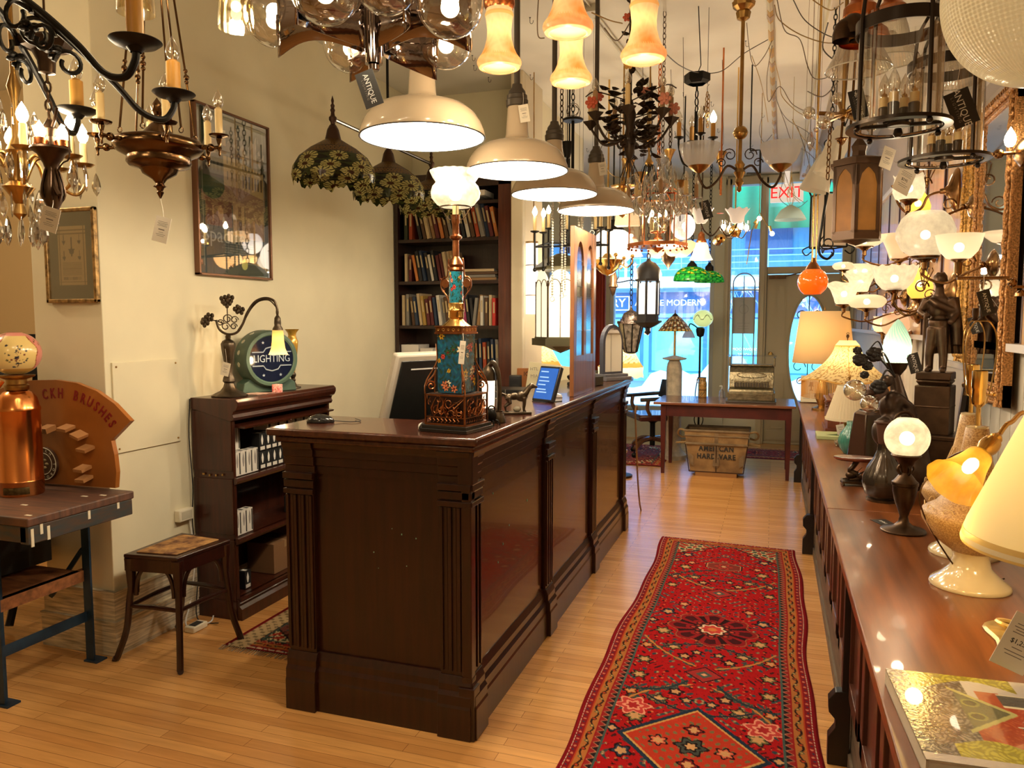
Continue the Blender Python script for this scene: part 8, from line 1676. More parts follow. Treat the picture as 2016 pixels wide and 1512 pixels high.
def hookm():
 m=MB().tube([(0,0,0),(0,0,-.025)]+[(.010-.010*math.cos(t),0,-.025-.012*math.sin(t))for t in[PI*i/7 for i in range(1,8)]]+[(.020,0,-.018)],.0016,5);return m
HP=[(657,205),(660,713),(150,630),(283,735),(690,1225),(1170,1365),(1965,1215)]
hs_=[(900+x/4.582,y/4.582)for x,y in HP]+[(930,118),(1468,90),(1400,208),(1407,235),(1413,260),(1478,288),(1330,268),(1190,370),(1420,292),(1500,230),(1345,190)]
hi=0
for i,(u,v)in enumerate(sorted(hs_)):
 p=onz(u,v,CZ-.03);
 if p.y>9.9 or p.y<0:continue
 ci=hi;hi+=1
 if hk is None:f=hk=thing('ceiling_hook','x','hook',(p.x,p.y,CZ));obj('hook',hookm(),HK,f);obj('screw_plate',MB().caps(True,True).lathe([(.006,-.002),(.006,0)],8),HK,f)
 else:f=copy_tree(hk,(p.x,p.y,CZ))
 f['label']=f'small bare steel hook screwed into the ceiling, {ORD[ci]} from the left';f['group']='bare ceiling hooks'
CD=mat('conduit_cream',(.60,.55,.42),.45)
f=thing('ceiling_conduit','long pale surface conduit running down the ceiling behind the amber bells','conduit',(0,0,CZ));a=onz(1160,20,CZ);b=onz(1410,340,CZ-.0);m=MB();d_=(b-a).normalized();
a-=d_*1.0;a.z=b.z=-.012;obj('pipe',MB().rod(a,b,.008).rod(a+Vector((.03,0,0)),b+Vector((.03,0,0)),.006),CD,f);obj('junction_box',MB().cbox(onz(1162,15,CZ)-Vector((0,0,CZ+.02)),(.10,.10,.04)),CD,f,smooth=False)
YT=mat('yellow_taped_rail',(.62,.36,.04),.45,noise=1,ns=14,stretch=(1,6,1),col2=(.45,.30,.2));f=thing('taped_power_rail','white power rail patched with yellow tape running along the ceiling beside the gasolier','power rail',(0,0,CZ));a=onz(1516,0,CZ);b=onz(1526,290,CZ);a.z=b.z=-.015;a-=(b-a).normalized()*.6;d_=b-a;m=MB();m.tube([a,b],.014,4);obj('rail',m,CD,f,smooth=False);m=MB()
for k in range(14):q=a+d_*((k+.2)/14);m.tube([q,q+d_*(.55/14)],.0165,4);
obj('yellow_tape',m,YT,f,smooth=False);m=MB()
for k in range(5):q=a+d_*((k+.9)/5.2);m.tube([q,q+d_*.015],.020,4)
obj('outlets',m,mat('outlet_beige',(.45,.33,.25),.5),f,smooth=False)
R=random.Random(31);WIR=[mat('bare_brown_wire',(.16,.11,.06),.5),mat('gold_lamp_cord',(.40,.26,.08),.5),mat('grey_wire',(.10,.09,.08),.5)]
def wire(lab,P_,mt,r=.0024):
 f=tag(obj('loose_wire',MB().tube(spline(P_,7),r,5),mt),lab,'wire','loose lamp wires along the ceiling')
W=[((1525,10,3.4),(1535,40,3.5),(1580,70,3.5),(1640,85,3.4),(1700,60,3.0)),((1530,0,3.2),(1545,60,3.4),(1575,78,3.5),(1590,130,3.6),(1605,155,3.5),(1640,145,3.3),(1655,95,3.0)),((1562,0,3.0),(1585,40,3.1),(1630,70,3.1),(1665,75,3.0)),((1600,0,2.8),(1635,20,2.8),(1660,5,2.7)),((1470,45,4.0),(1475,95,4.2),(1485,130,4.3),(1505,110,4.4),(1520,80,4.4)),((1310,105,3.6),(1340,130,4.0),(1375,143,4.4),(1420,140,4.5),(1465,105,4.6),(1512,78,4.6)),((1520,90,4.6),(1510,150,4.8),(1513,200,5.0),(1535,170,5.0),(1560,205,4.6),(1600,225,4.0)),((1525,120,4.8),(1535,160,5.0),(1540,190,5.1),(1570,220,4.8),(1605,235,4.2)),((1528,160,5.0),(1530,200,5.3),(1550,235,5.4),(1590,260,5.0),(1620,290,4.5)),((1530,200,5.6),(1545,240,5.8),(1560,280,6.0),(1590,300,5.4),(1610,320,4.8)),((1527,240,5.9),(1535,300,6.4),(1545,340,6.8),(1560,380,6.6),(1585,400,6.0)),((1523,260,6.2),(1530,320,6.8),(1548,370,7.0),(1575,400,6.4)),((1515,280,6.4),(1540,350,7.0),(1535,390,7.0),(1565,410,6.6),(1590,395,6.2)),((1500,230,5.4),(1495,260,5.6),(1505,280,5.8),(1520,265,5.8)),((1190,55,3.2),(1215,80,3.3),(1240,45,3.4)),((1060,0,2.8),(1058,40,2.8),(1060,72,2.9),(1072,75,2.9)),((1165,25,3.0),(1200,40,3.1),(1225,46,3.2)),((1180,300,4.2),(1200,250,4.4),(1230,190,4.5)),((1188,305,5.0),(1200,340,5.2),(1225,350,5.4),(1255,340,5.4)),((1590,180,3.6),(1620,190,3.4),(1650,160,3.2)),((1560,235,5.0),(1580,270,4.8),(1612,300,4.4)),((1570,250,5.2),(1590,310,5.0),(1598,360,4.6)),((1480,110,4.4),(1500,170,4.8),(1512,240,5.4)),((1630,45,2.9),(1620,95,3.1),(1650,120,3.0),(1665,95,2.9))]
for i,P_ in enumerate(sorted(W,key=lambda w:sum(q[0]for q in w)/len(w))):
 wire(f'{("brown","golden","grey")[i%3]} loose lamp wire below the ceiling, {ORD[i]} from the left',[at(*p)for p in P_],WIR[i%3],.0022+.0005*(i%2))
f=thing('hanging_socket_shade','small frosted cone shade with tangled wires in front of the door transom','lamp shade',at(1556,425,5.8));obj('frosted_shade',MB().lathe([(.115,-.03),(.10,0),(.07,.045),(.03,.07),(.012,.08)],28),shade_mat('frosted_blue_shade',(.45,.6,.62),.7,.3),f,ang=2);m=MB()
for k in range(7):a=k*.9;m.tube(spline([(.01*math.cos(a),.01*math.sin(a),.08),(.03*math.cos(a),.02*math.sin(a),.14),(.015*math.cos(a+1),.02*math.sin(a),.22),(0,0,.30)],4),.0018,4)
m.tube([(0,0,.30),(0,0,CZ-f.location.z)],.002,4);obj('wire_tangle',m,WIR[1],f)
f=thing('green_folded_bracket','black square bracket frame hanging in front of the transom','bracket',at(1482,330,5.5));m=MB();m.tube([(-.02,0,.12),(.05,0,.12),(.05,0,-.04),(-.04,0,-.04)],.008,4);obj('bracket',m,BLACKM,f,smooth=False);obj('suspension',MB().rod((-.02,0,.12),(-.02,0,CZ-f.location.z),.005),BLACKM,f)
# front of the shop
tb=thing('farm_table','red stained farm table with a worn top at the front of the shop','table',(-.44,8.12,0))
TR=mat('oxblood_paint',(.075,.010,.008),.4,noise=.3,ns=9);TT=wood('worn_table_top',(.26,.11,.06),(.17,.06,.03),.22,(.7,7,7),4,coat=.3)
obj('table_top',MB().box(-.70,.655,-.33,.42,.71,.735),TT,tb,smooth=False,bevel=.004)
obj('apron',MB().box(-.60,.58,-.27,-.25,.59,.71).box(-.60,.58,.34,.36,.59,.71).box(-.62,-.60,-.25,.35,.59,.71).box(.58,.60,-.25,.35,.59,.71),TR,tb,smooth=False)
for x in(-.605,.595):
 for y in(-.26,.345):
  s=1 if x<0 else-1;t=1 if y<0 else-1;w_,n_=.026,.016
  m=MB();m.add([(x-w_,y-w_,.71),(x+w_,y-w_,.71),(x+w_,y+w_,.71),(x-w_,y+w_,.71),(x-w_,y-w_,.58),(x+w_,y-w_,.58),(x+w_,y+w_,.58),(x-w_,y+w_,.58),(x-n_,y-n_,0),(x+n_,y-n_,0),(x+n_,y+n_,0),(x-n_,y+n_,0)],[(0,1,2,3),(0,4,5,1),(1,5,6,2),(2,6,7,3),(3,7,4,0),(4,8,9,5),(5,9,10,6),(6,10,11,7),(7,11,8,4),(11,10,9,8)]);obj('leg',m,TR,tb,smooth=False)
f=thing('pottery_jug','tall tan pottery jug with blue floral decoration and handle on the farm table','jug',onz(1383,782,.735));TZ=.7355;f.location.z=TZ
def jc(U,V):C=np.zeros((len(U),3));C[:]=srgb(190,150,86);N=np.sin(U*50+3*np.sin(V*20))*np.sin(V*28+2*np.sin(U*30));C[N>.45]=srgb(60,60,50);C[N<-.6]=srgb(150,100,50);C[(np.abs(V-.33)<.015)|(np.abs(V-.75)<.015)]=srgb(110,70,30);return C
jp=np.array([(.040,0),(.046,.01),(.044,.05),(.043,.10),(.044,.14),(.040,.165),(.034,.18),(.036,.21),(.037,.213)])
def jpos(U,V):t=V*8;r=np.interp(t,range(9),jp[:,0]);return r*np.cos(2*PI*U),r*np.sin(2*PI*U),np.interp(t,range(9),jp[:,1])
grid('jug_body',100,60,jpos,jc,paint('salt_glaze',.3),f);obj('handle',MB().tube(spline([(-.035,0,.20),(-.058,0,.195),(-.06,0,.165),(-.042,0,.15)],5),.005,6),mat('jug_tan',(.4,.25,.1),.4),f);obj('rim',MB().ring((0,0,.212),.036,.003,24,5),mat('jug_rim',(.08,.05,.03),.4),f)
f=thing('sanitiser_bottle','small clear pump bottle beside the cash register','bottle',onz(1421,785,.735));f.location.z=TZ;obj('bottle_body',MB().caps(True,True).lathe([(.024,0),(.026,.01),(.026,.075),(.010,.095),(.010,.105)],16),clear_glass('clear_plastic',(.95,.97,1),.35,.1),f);obj('pump',MB().rod((0,0,.1),(0,0,.135),.005).tube([(0,0,.135),(-.025,0,.132)],.005,6),WHITEP,f)
f=thing('cash_register','antique embossed silver cash register with glass display top on the farm table','cash register',(-.205,8.16,TZ));NK=mat('antique_nickel',(.24,.205,.13),.3,.85,noise=.35,ns=30,bump=.6,bs=60);NKD=mat('register_dark',(.10,.09,.08),.3,.7)
obj('plinth',MB().box(-.24,.24,-.20,.17,0,.02),NKD,f,smooth=False,bevel=.004);dr_=obj('drawer',MB().box(-.225,.225,-.18,.16,.02,.105),NK,f,smooth=False,bevel=.004);obj('drawer_front',MB().box(-.21,.21,-.19,-.18,.03,.095),NK,dr_,smooth=False,bevel=.003)
obj('body',MB().prism([(-.18,.105),(-.17,.135),(-.11,.15),(-.10,.235),(-.085,.30),(-.02,.36),(.14,.36),(.15,.105)],-.215,.215,'x'),NK,f,smooth=False,bevel=.006)
obj('upper_case',MB().box(-.20,.20,-.04,.13,.36,.375).box(-.225,-.205,-.06,.14,.36,.45).box(.205,.225,-.06,.14,.36,.45),NK,f,smooth=False,bevel=.004)
obj('display_glass',MB().box(-.2,.2,-.03,-.027,.375,.46),clear_glass('display_glass',(.9,.95,1),.2),f,smooth=False);obj('top_rail',MB().box(-.235,.235,-.05,.13,.46,.468),clear_glass('display_glass'),f,smooth=False)
m=MB()
for r_ in range(2):
 for i in range(13):x=-.155+i*.026;y=-.135+.02*r_;z=.175+.035*r_;m.rod((x,y+.03,z-.02),(x,y,z),.0025,5)
obj('key_stems',m,NKD,f)
for i in range(13):x=-.155+i*.026;obj('key',MB().box(x-.009,x+.009,-.16,-.145,.205,.217),NK,f,smooth=False)
kb_=MB()
for i in range(13):kb_.box(-.162+i*.026,-.148+i*.026,-.155,-.14,.155,.20)
obj('key_shafts',kb_,NKD,f,smooth=False);obj('oval_ornament',MB().tube([(.14*math.cos(t),-.105+.028*max(0,math.sin(t))*0-.0,.275+.028*math.sin(t))for t in[2*PI*i/36 for i in range(36)]],.003,5,True),NK,f)
m=MB()
for i in range(24):t=2*PI*i/24;m.sph((.14*math.cos(t),-.107,.275+.028*math.sin(t)),.005,6,4)
obj('beading',m,mat('nickel_bright',(.6,.55,.4),.2,1),f)
f=thing('canvas_hamper','worn canvas hamper on an iron frame lettered AMERICAN HARDWARE under the farm table','hamper',(-.515,7.98,0));CV=mat('stained_canvas',(.36,.23,.10),.8,noise=.5,ns=7,col2=(.17,.10,.045),bump=.4,bs=90);CVD=mat('canvas_trim',(.20,.14,.08),.7,noise=.3,ns=12)
a,b,hh,dp=.31,.25,.46,.19
m=MB();q0=[(-b,-dp*.82),(b,-dp*.82),(b,dp*.82),(-b,dp*.82)];q1=[(-a,-dp),(a,-dp),(a,dp),(-a,dp)]
m.add([(x,y,.05)for x,y in q0]+[(x,y,hh)for x,y in q1],[(0,1,5,4),(1,2,6,5),(2,3,7,6),(3,0,4,7),(3,2,1,0)]);obj('canvas_body',m,CV,f,smooth=False,solid=.006)
m=MB();m.tube([(x,y,hh)for x,y in q1],.013,8,True).tube([(x*.985,y*1.01,hh-.05)for x,y in q1],.007,6,True).tube([(x*.95,y*1.01,hh-.13)for x,y in q1],.012,6,True);obj('rolled_rim',m,CVD,f)
m=MB();yb=-dp;
m.add([(-.018,-dp*1.0-.004,hh-.02),(.018,-dp*1.0-.004,hh-.02),(.018,-dp*.84-.006,.09),(-.018,-dp*.84-.006,.09)],[(0,1,2,3)]);obj('centre_strap',m,CVD,f,solid=.006,smooth=False)
for q in([(-.03,.11),(.03,.11),(.03,.22),(-.03,.22)],[(-b-.01,.13),(-b+.03,.10),(-b+.03,.20),(-b-.02,.24)],[(b+.01,.13),(b-.03,.10),(b-.03,.20),(b+.02,.24)]):obj('leather_patch',MB().prism(q,-dp*.88-.009,-dp*.88-.004,'y'),CVD,f,smooth=False)
sl=math.atan2(dp*.18,hh-.05)
text('lettering','AMERICAN',.072,INK,f,(0,-dp*.935-.003,.285),(PI/2-sl,0,0),.0004,sx=.85,space=1.15,bold=.003);text('lettering','HARDWARE',.072,INK,f,(0,-dp*.905-.003,.205),(PI/2-sl,0,0),.0004,sx=.85,space=1.15,bold=.003);text('lettering','· · · · · ·',.04,INK,f,(0,-dp*.985-.004,.375),(PI/2-sl,0,0),.0004)
m=MB();m.tube([(-b-.01,-dp*.84,.045),(b+.01,-dp*.84,.045),(b+.01,dp*.84,.045),(-b-.01,dp*.84,.045)],.006,6,True)
for x in(-b-.012,0,b+.012):m.tube([(x,-dp*.85,.045),(x*1.15,-dp*1.02,hh-.12)],.005,5)
obj('iron_frame',m,mat('rusty_iron',(.06,.03,.018),.5,.6),f)
for s in(-1,1):obj("skid",MB().box(-.2,.2,s*dp*.78-.014,s*dp*.78+.014,0,.042),mat('pine_skid',(.3,.15,.05),.6),f,smooth=False)
for s in(1,-1):obj('rope_handle',MB().tube(spline([(s*a,-.06,hh-.02),(s*(a+.06),-.05,hh-.01),(s*(a+.085),0,hh-.06),(s*(a+.05),.04,hh-.10),(s*a,.05,hh-.09)],5),.011,7).tube([(s*a*.98,-.05,hh-.14),(s*(a+.10),-.04,hh-.15)],.011,6),mat('rope_tan',(.30,.20,.09),.8),f)
f=thing('swivel_armchair','old wooden swivel armchair with black leather back and oxblood seat by the window','chair',(-1.30,8.85,0),math.radians(-62));CW_=wood('chair_oak',(.16,.065,.025),(.09,.035,.015),.35,(5,5,1),5);LT_=mat('black_leather',(.02,.018,.02),.3,coat=.3);
obj('seat',MB().prism([(-.25,-.24),(.25,-.24),(.27,.05),(.2,.25),(-.2,.25),(-.27,.05)],.43,.50),mat('oxblood_leather',(.07,.015,.014),.3,coat=.3),f,bevel=.02)
m=MB();n_=12
vs=[]
for i in range(n_+1):
 t=-1+2*i/n_;x=.27*math.sin(t*1.1);y=.16+.12*math.cos(t*1.1)-.05
 for(z,o)in((.66,0),(.86,.06)):vs.append((x*(1+o),y+o*.8,z))
m.add(vs,[(2*i,2*i+1,2*i+3,2*i+2)for i in range(n_)]);obj('backrest',m,LT_,f,solid=.045)
for s in(1,-1):
 obj('armrest',MB().tube(spline([(s*.26,.20,.70),(s*.29,.05,.69),(s*.28,-.12,.68),(s*.27,-.24,.675)],5),[.022]*16,8),LT_,f);obj('arm_post',MB().tube(spline([(s*.25,-.12,.50),(s*.27,-.16,.58),(s*.275,-.15,.67)],4),.022,7),CW_,f);obj('arm_post',MB().tube([(s*.2,.22,.5),(s*.23,.24,.66)],.018,6),CW_,f)
obj('swivel_column',MB().lathe([(.03,.12),(.03,.38),(.06,.40),(.14,.43)],16),BLACKM,f)
for k in range(4):
 a=k*PI/2+.5;d_=Vector((math.cos(a),math.sin(a),0));l=obj('leg',MB().tube(spline([(0,0,.20),d_*.16+Vector((0,0,.19)),d_*.30+Vector((0,0,.10))],5),[.028]*10+[.024],6),CW_,f);obj('caster',MB().sph(d_*.30+Vector((0,0,.035)),.032,10,8,(.6,1,1)).rod(d_*.30+Vector((0,0,.05)),d_*.30+Vector((0,0,.10)),.008),BLACKM,l)
def persian(seed,field=(158,18,20),runner=False):
 def col(U,V,L=2.95,Wd=.86):
  x=(U-.5)*Wd;y=V*L;C=np.zeros((len(U),3));C[:]=srgb(*field);ax=np.abs(x);hw=Wd/2
  yy=np.minimum(y,L-y);e=np.minimum(hw-ax,yy)
  P=1.02;k=((y+.18)%P)-P/2;my=np.abs(k)
  N=np.sin(ax*64+2.3*np.sin(my*21))*np.sin(my*58+2*np.sin(ax*30));N2=np.sin(ax*120)*np.sin(my*110+ax*40)
  def sp(cond,c):C[cond]=srgb(*c)
  sp(N>.74,(50,66,70));sp(N<-.82,(60,22,24));sp((N>.6)&(N2>.6),(130,112,74));sp((N<-.4)&(N2<-.8),(186,104,56));sp((np.abs(N)<.05)&(N2>.1),(30,18,20));sp((N2>.95)&(N>.1),(190,166,130))
  def flower(px,py,rr,n_,c1,c2=(28,18,20),c3=(200,150,100),asp=1.0):
   f_=np.hypot(ax-px,(y-py)*asp)/(1+.22*np.cos(n_*np.arctan2(y-py,ax-px)+px*20));q=f_<rr;sp(q,c1);sp(np.abs(f_-rr)<.0045,c2);sp(q&(f_<rr*.6),c2 if rr>.04 else c3);sp(f_<rr*.38,c3)
  def vine(x0,y0,x1,y1,bend,c1=(34,38,48),w_=.006,lv=True):
   dx_,dy_=x1-x0,y1-y0;L_=math.hypot(dx_,dy_);t=np.clip(((ax-x0)*dx_+(y-y0)*dy_)/L_**2,0,1);cr=((ax-x0)*dy_-(y-y0)*dx_)/L_-bend*np.sin(PI*t);al=((ax-x0)*dx_+(y-y0)*dy_)/L_**2;on=(al>0)&(al<1)
   if lv:k_=np.abs(((t*5.5)%1)-.5);sp(on&(np.abs(cr)<.026*np.clip(1-k_*2.4,0,1)),(56,70,62));sp(on&(np.abs(cr)<.011*np.clip(1-k_*2.4,0,1)),(150,96,60))
   sp(on&(np.abs(cr)<w_),c1)
  if runner:
   k=.0
   for(py,s_)in((.55,1),(1.60,1.0),(2.68,-1)):
    for(px,dy,rr,n_,c1)in((.23,.10,.036,6,(110,104,62)),(.24,-.16,.034,5,(44,56,72)),(.16,.27,.034,6,(128,112,66)),(.28,.30,.026,5,(190,98,40)),(.10,.36,.028,5,(60,20,30)),(.27,.46,.03,6,(104,98,60)),(.17,-.30,.028,5,(176,70,60)),(.30,-.02,.024,4,(40,50,66)),(.20,.0,.026,5,(180,60,48)),(.05,.30,.022,5,(60,78,74))):flower(px,py+dy*s_,rr,n_,c1)
    vine(.02,py+.20*s_,.27,py+.36*s_,.03*s_);vine(.04,py+.45*s_,.30,py+.20*s_,-.03*s_,(190,130,60),.004);vine(.0,py-.20*s_,.25,py-.08*s_,-.02,(40,60,60),.004,False)
   def hexm(py,hx_,hy_,c1,c2,c3):
    d_=np.maximum(ax/hx_,ax/hx_*.5+np.abs(y-py)/hy_);sp(d_<1.06,(30,22,24));sp(d_<1,c2);sp(d_<.93,c1);f_=np.hypot(ax,y-py)/(1+.3*np.cos(6*np.arctan2(y-py,ax)));sp(f_<hx_*.42,c3);sp(f_<hx_*.28,c1);sp(f_<hx_*.12,(210,170,120))
   hexm(.56,.105,.085,(120,48,38),(176,120,84),(168,52,40))
   d_=ax/.25+np.abs(y-2.72)/.27;sp(d_<1.12,(30,44,60));sp(d_<1.02,(196,150,84));sp(d_<.97,(176,52,32));sp((d_<.9)&(N2>.5),(110,100,64));flower(.0,2.72,.05,6,(60,66,60));flower(.12,2.72,.03,6,(206,96,70));flower(.0,2.60,.03,5,(120,30,30));flower(.0,2.84,.03,5,(120,30,30));flower(.25,2.50,.06,6,(186,60,54),(226,150,120),(160,36,36));
   r=np.hypot(ax,(y-1.60)*1.05);th=np.arctan2((y-1.60)*1.05,ax);fl=r/(1+.10*np.cos(8*th));sp(fl<.205,(40,16,18));pt=np.abs(np.cos(4*th));sp((fl<.195)&(fl>.10)&(pt>.35),(130,24,26));sp((fl>.12)&(fl<.175)&(pt>.8),(60,18,20));sp(np.abs(fl-.20)<.004,(150,80,50));fm_=r/(1+.12*np.cos(8*th));sp((fm_<.10),(60,24,24));sp((fm_<.093)&(fm_>.078)&(np.cos(16*th)>-.2),(170,60,40));sp(fm_<.062,(190,60,52));sp(np.abs(fm_-.056)<.006,(222,196,160));sp(fm_<.022,(196,120,60))
   for py in(1.06,2.12):dd=ax/.075+np.abs(y-py)/.07;sp(dd<1.15,(30,24,30));sp(dd<1,(150,44,40));sp(dd<.5,(70,84,76));sp(dd<.2,(214,150,110))
   vine(.06,.66,.30,.86,.03);vine(.06,2.2,.30,2.36,-.04,(36,52,56),.008)
  else:
   r=np.hypot(ax,my);th=np.arctan2(my,ax);fl=r/(1+.16*np.cos(8*th));sp(fl<.155,(40,20,22));sp(np.abs(fl-.135)<.008,(186,96,60));sp((fl<.125)&(np.cos(8*th)>.2),(120,26,26));sp(fl<.06,(168,40,34))
  q=(yy<.36)&(yy>.13)&(ax>.30-.55*(yy-.02)+.15)&(ax<hw-.12);
  q=(ax+(yy-.13)*1.35>hw-.12-.0+.0)&(yy<.5)&(ax*1.0>.11-.0*yy);q2=((.30-ax)+(yy-.13)<.14)&(yy<.30)
  s_=(yy-.13)<(ax-.05)*.95;s_=s_&(yy<.5);sp(s_,(206,188,140));sp(s_&(N>.25),(156,44,30));sp(s_&(N<-.4),(50,66,56));sp(s_&(np.abs(N)<.07),(40,30,24));sp((np.abs((yy-.13)-(ax-.05)*.95)<.009)&(yy<.5)&(ax>.05),(34,24,22))
  s=np.where(hw-ax<yy,y,x+5)
  def band(e0,e1):return(e>=e0)&(e<e1)
  sp(band(.125,.133),(66,84,76));z=band(.098,.125);sp(z,(34,22,26));tri=np.abs(((s*26)%1)-.5)*2;sp(z&((e-.098)/.027<tri*.9),(140,34,34));sp(z&(np.abs((e-.098)/.027-tri)<.14),(170,110,80))
  sp(band(.090,.098),(140,24,26));z=band(.052,.090);sp(z,(168,104,50));w=.071+.009*np.sin(s*58);sp(z&(np.abs(e-w)<.0042),(40,22,20));fl_=np.hypot(((s*9.2)%1-.5)/9.2,e-.071);sp(z&(fl_<.011),(60,32,28));sp(z&(fl_<.006),(176,60,30));f4=np.hypot(((s*9.2+.5)%1-.5)/9.2,e-.071);sp(z&(f4<.009),(90,96,66));sp(z&(f4<.0045),(200,150,80))
  sp(band(.047,.052),(170,60,30));z=band(.022,.047);sp(z,(124,20,26));sp(z&(np.hypot(((s*20)%1-.5)/20,(e-.035))<.006),(196,120,90));sp(z&(np.hypot(((s*20+.5)%1-.5)/20,(e-.032))<.005),(50,50,70));sp(band(.0185,.0225)&(np.sin(s*300)>-.6),(206,190,160));sp(band(-1,.0185),(118,12,20))
  R_=np.random.RandomState(seed);return np.clip(C*(0.93+.14*R_.rand(len(U))[:,None]),0,1)
 return col
RUGM=paint('wool_rug',.95,bump=.6,bs=400);RUGM.node_tree.nodes['Principled BSDF'].inputs['Specular IOR Level'].default_value=.1
A=onz(1300,1068,.008);B=onz(1568,1080,.008);x0c,x1c=-.715,.185
c=persian(1,runner=True);L=4.05
def rpos(U,V):
 x=x0c+(x1c-x0c)*U;y=5.46-L*V;w_=.012*np.sin(y*3.1)+.006*np.sin(y*8);e_=np.minimum(np.minimum(U,1-U)*.9,np.minimum(V,1-V)*L);return x+w_*(np.abs(U-.5)*2)**3+.027*V*(U<2),y+.06*(.5-U),.0025+.008*np.clip(e_/.01,0,1)
tag(grid('runner_rug',300,1000,rpos,lambda U,V:c(U,V,L,.90),RUGM),'long red Persian runner rug between the two counters','rug')
c3=persian(5,(128,50,46))
tag(grid('entry_rug',80,60,lambda U,V:(-2.05+.95*U,9.55-1.38*V,.003+.006*np.clip(np.minimum(U,1-U)*40,0,1)),lambda U,V:np.clip(c3(U,V,1.4,.95)*1.25+.02,0,1),RUGM),'faded pinkish Persian rug under the swivel armchair','rug')
tag(grid('door_rug',90,40,lambda U,V:(-.60+1.1*U,9.75-.72*V,.003+.006*np.clip(np.minimum(V,1-V)*30,0,1)),lambda U,V:np.clip(c3(V,U,1.1,.72)*1.1+.01,0,1),RUGM),'small red Persian mat in front of the door','rug')
c4=persian(7,(110,60,50))
def c4f(U,V):
 C=c4(U,V,1.2,.7)*.8;C=np.where((np.minimum(U,1-U)*.7<.12)[:,None]&(np.minimum(U,1-U)*.7>.03)[:,None],np.array(srgb(176,150,110))*(.4+.6*(np.sin(U*90)*np.sin(V*120)<.35))[:,None],C);return C
tag(grid('desk_rug',90,110,lambda U,V:(-2.46+.75*U,3.95-1.02*V,.003+.005*np.clip(np.minimum(U,1-U)*40,0,1)),c4f,RUGM),'small cream bordered rug with a fringed end behind the counter','rug')
m=MB();R=random.Random(2)
for i in range(60):x=-2.46+i*.0125;m.tube([(x,2.935,.006),(x+R.uniform(-.01,.01),2.89,.003)],.002,3)
tag(obj('rug_fringe',m,mat('fringe_cream',(.5,.4,.28),.9),smooth=False),'cream fringe on the end of the small rug','fringe',kind='stuff')
f=thing('lantern_stand','arabesque silver lantern with a domed top hanging before the left of the window','lantern',at(1242,650,7.2),.3);SV=mat('pierced_silver',(.30,.24,.22),.25,.9,noise=.8,ns=60,bump=.8,bs=80)
obj('lantern_glass',MB().lathe([(.06,-.20),(.115,.06)],8),shade_mat('hammered_smoke',(.30,.26,.22),.4,.15,noise=.7,ns=30),f,smooth=False);m=MB();
for k in range(8):a=k*PI/4;m.tube([(.062*math.cos(a),.062*math.sin(a),-.20),(.118*math.cos(a),.118*math.sin(a),.06)],.006,4)
obj('ribs',m,BLACKM,f,smooth=False);obj('dome',MB().lathe([(.13,.06),(.13,.085),(.085,.09),(.085,.12),(.07,.155),(.04,.175),(.02,.185),(.012,.205),(.0005,.235)],24),SV,f,ang=.8);obj('base',MB().lathe([(.07,-.20),(.05,-.215),(.03,-.22)],8),BLACKM,f);obj('chain',MB().chain((0,0,.23),(0,0,CZ-f.location.z),.06,.004),BLACKM,f)
tagcard(f,tuple(at(1271,652,7.1)-Vector(f.location)),.05,.07,.3)
f=thing('leaded_floor_lamp','lamp with small brown leaded glass shade on a pale pedestal before the window','lamp',(*at(1328,700,8.6).xy,0));px=f.location;z1=at(1328,652,8.6).z;z2=at(1328,705,8.6).z
def lc(U,V):C=np.zeros((len(U),3));C[:]=srgb(150,110,56);g=np.sin(U*60)*np.sin(V*20);C[g>.3]=srgb(226,206,160);C[g<-.5]=srgb(120,60,40);C[V<.12]=srgb(214,160,60);l=(np.abs(((U*24)%1)-.5)>.44)|(np.abs(((V*7)%1)-.5)>.45);C[l]=srgb(40,30,20);return C
grid('leaded_shade',72,24,lambda U,V:((.155*(1-V)**.8+.035)*np.cos(2*PI*U),(.155*(1-V)**.8+.035)*np.sin(2*PI*U),z1+.17*V),lc,paint('leaded_amber',.3,translucent=.5,emit=.4),f);obj('shade_cap',MB().lathe([(.036,z1+.168),(.03,z1+.18),(.006,z1+.20),(.004,z1+.235),(.0005,z1+.24)],16),BRONZE,f);obj('pole',MB().rod((0,0,z2),(0,0,z1+.1),.013),BRASS,f)
STN=mat('carved_white_stone',(.62,.56,.46),.6,noise=.25,ns=20,bump=.8,bs=30);obj('dish_top',MB().caps(True,True).lathe([(.05,z2-.03),(.13,z2-.012),(.135,z2),(.06,z2+.02),(.02,z2+.03)],32),STN,f);obj('carved_column',MB().lathe([(.14,0),(.15,.05),(.10,.10),(.085,.14),(.085,z2-.12),(.075,z2-.06),(.06,z2-.03)],32,rf=lambda a,j,r,z:(r*(1+.02*math.cos(8*a)),z)),STN,f)
f=thing('green_globe_floor_lamp','black floor lamp with a pale green globe and a white bell shade by the window','floor lamp',(*at(1379,640,8.9).xy,0));
def LZ(u,v,d=8.9):return at(u,v,d)-Vector(f.location)
c=LZ(1384,627);
def ggc(U,V):C=np.zeros((len(U),3));C[:]=srgb(206,226,156);sw=np.abs(V-.55-.10*np.cos(2*PI*U*6))<.022;C[sw]=srgb(90,100,60);return C
grid('green_globe',90,40,lambda U,V:(c.x+.115*np.sin(.2+V*2.75)*np.cos(2*PI*U),c.y+.115*np.sin(.2+V*2.75)*np.sin(2*PI*U),c.z-.10*np.cos(.2+V*2.75)),ggc,paint('pale_green_glass',.2,coat=.5,emit=.35),f,label='pale green painted globe');obj('post',MB().tube([(0,0,.02),(0,0,c.z-.2)],.012,8).lathe([(.006,c.z-.22),(.04,c.z-.2),(.05,c.z-.15),(.05,c.z-.12),(.03,c.z-.1)],16),BLACKM,f);m=MB()
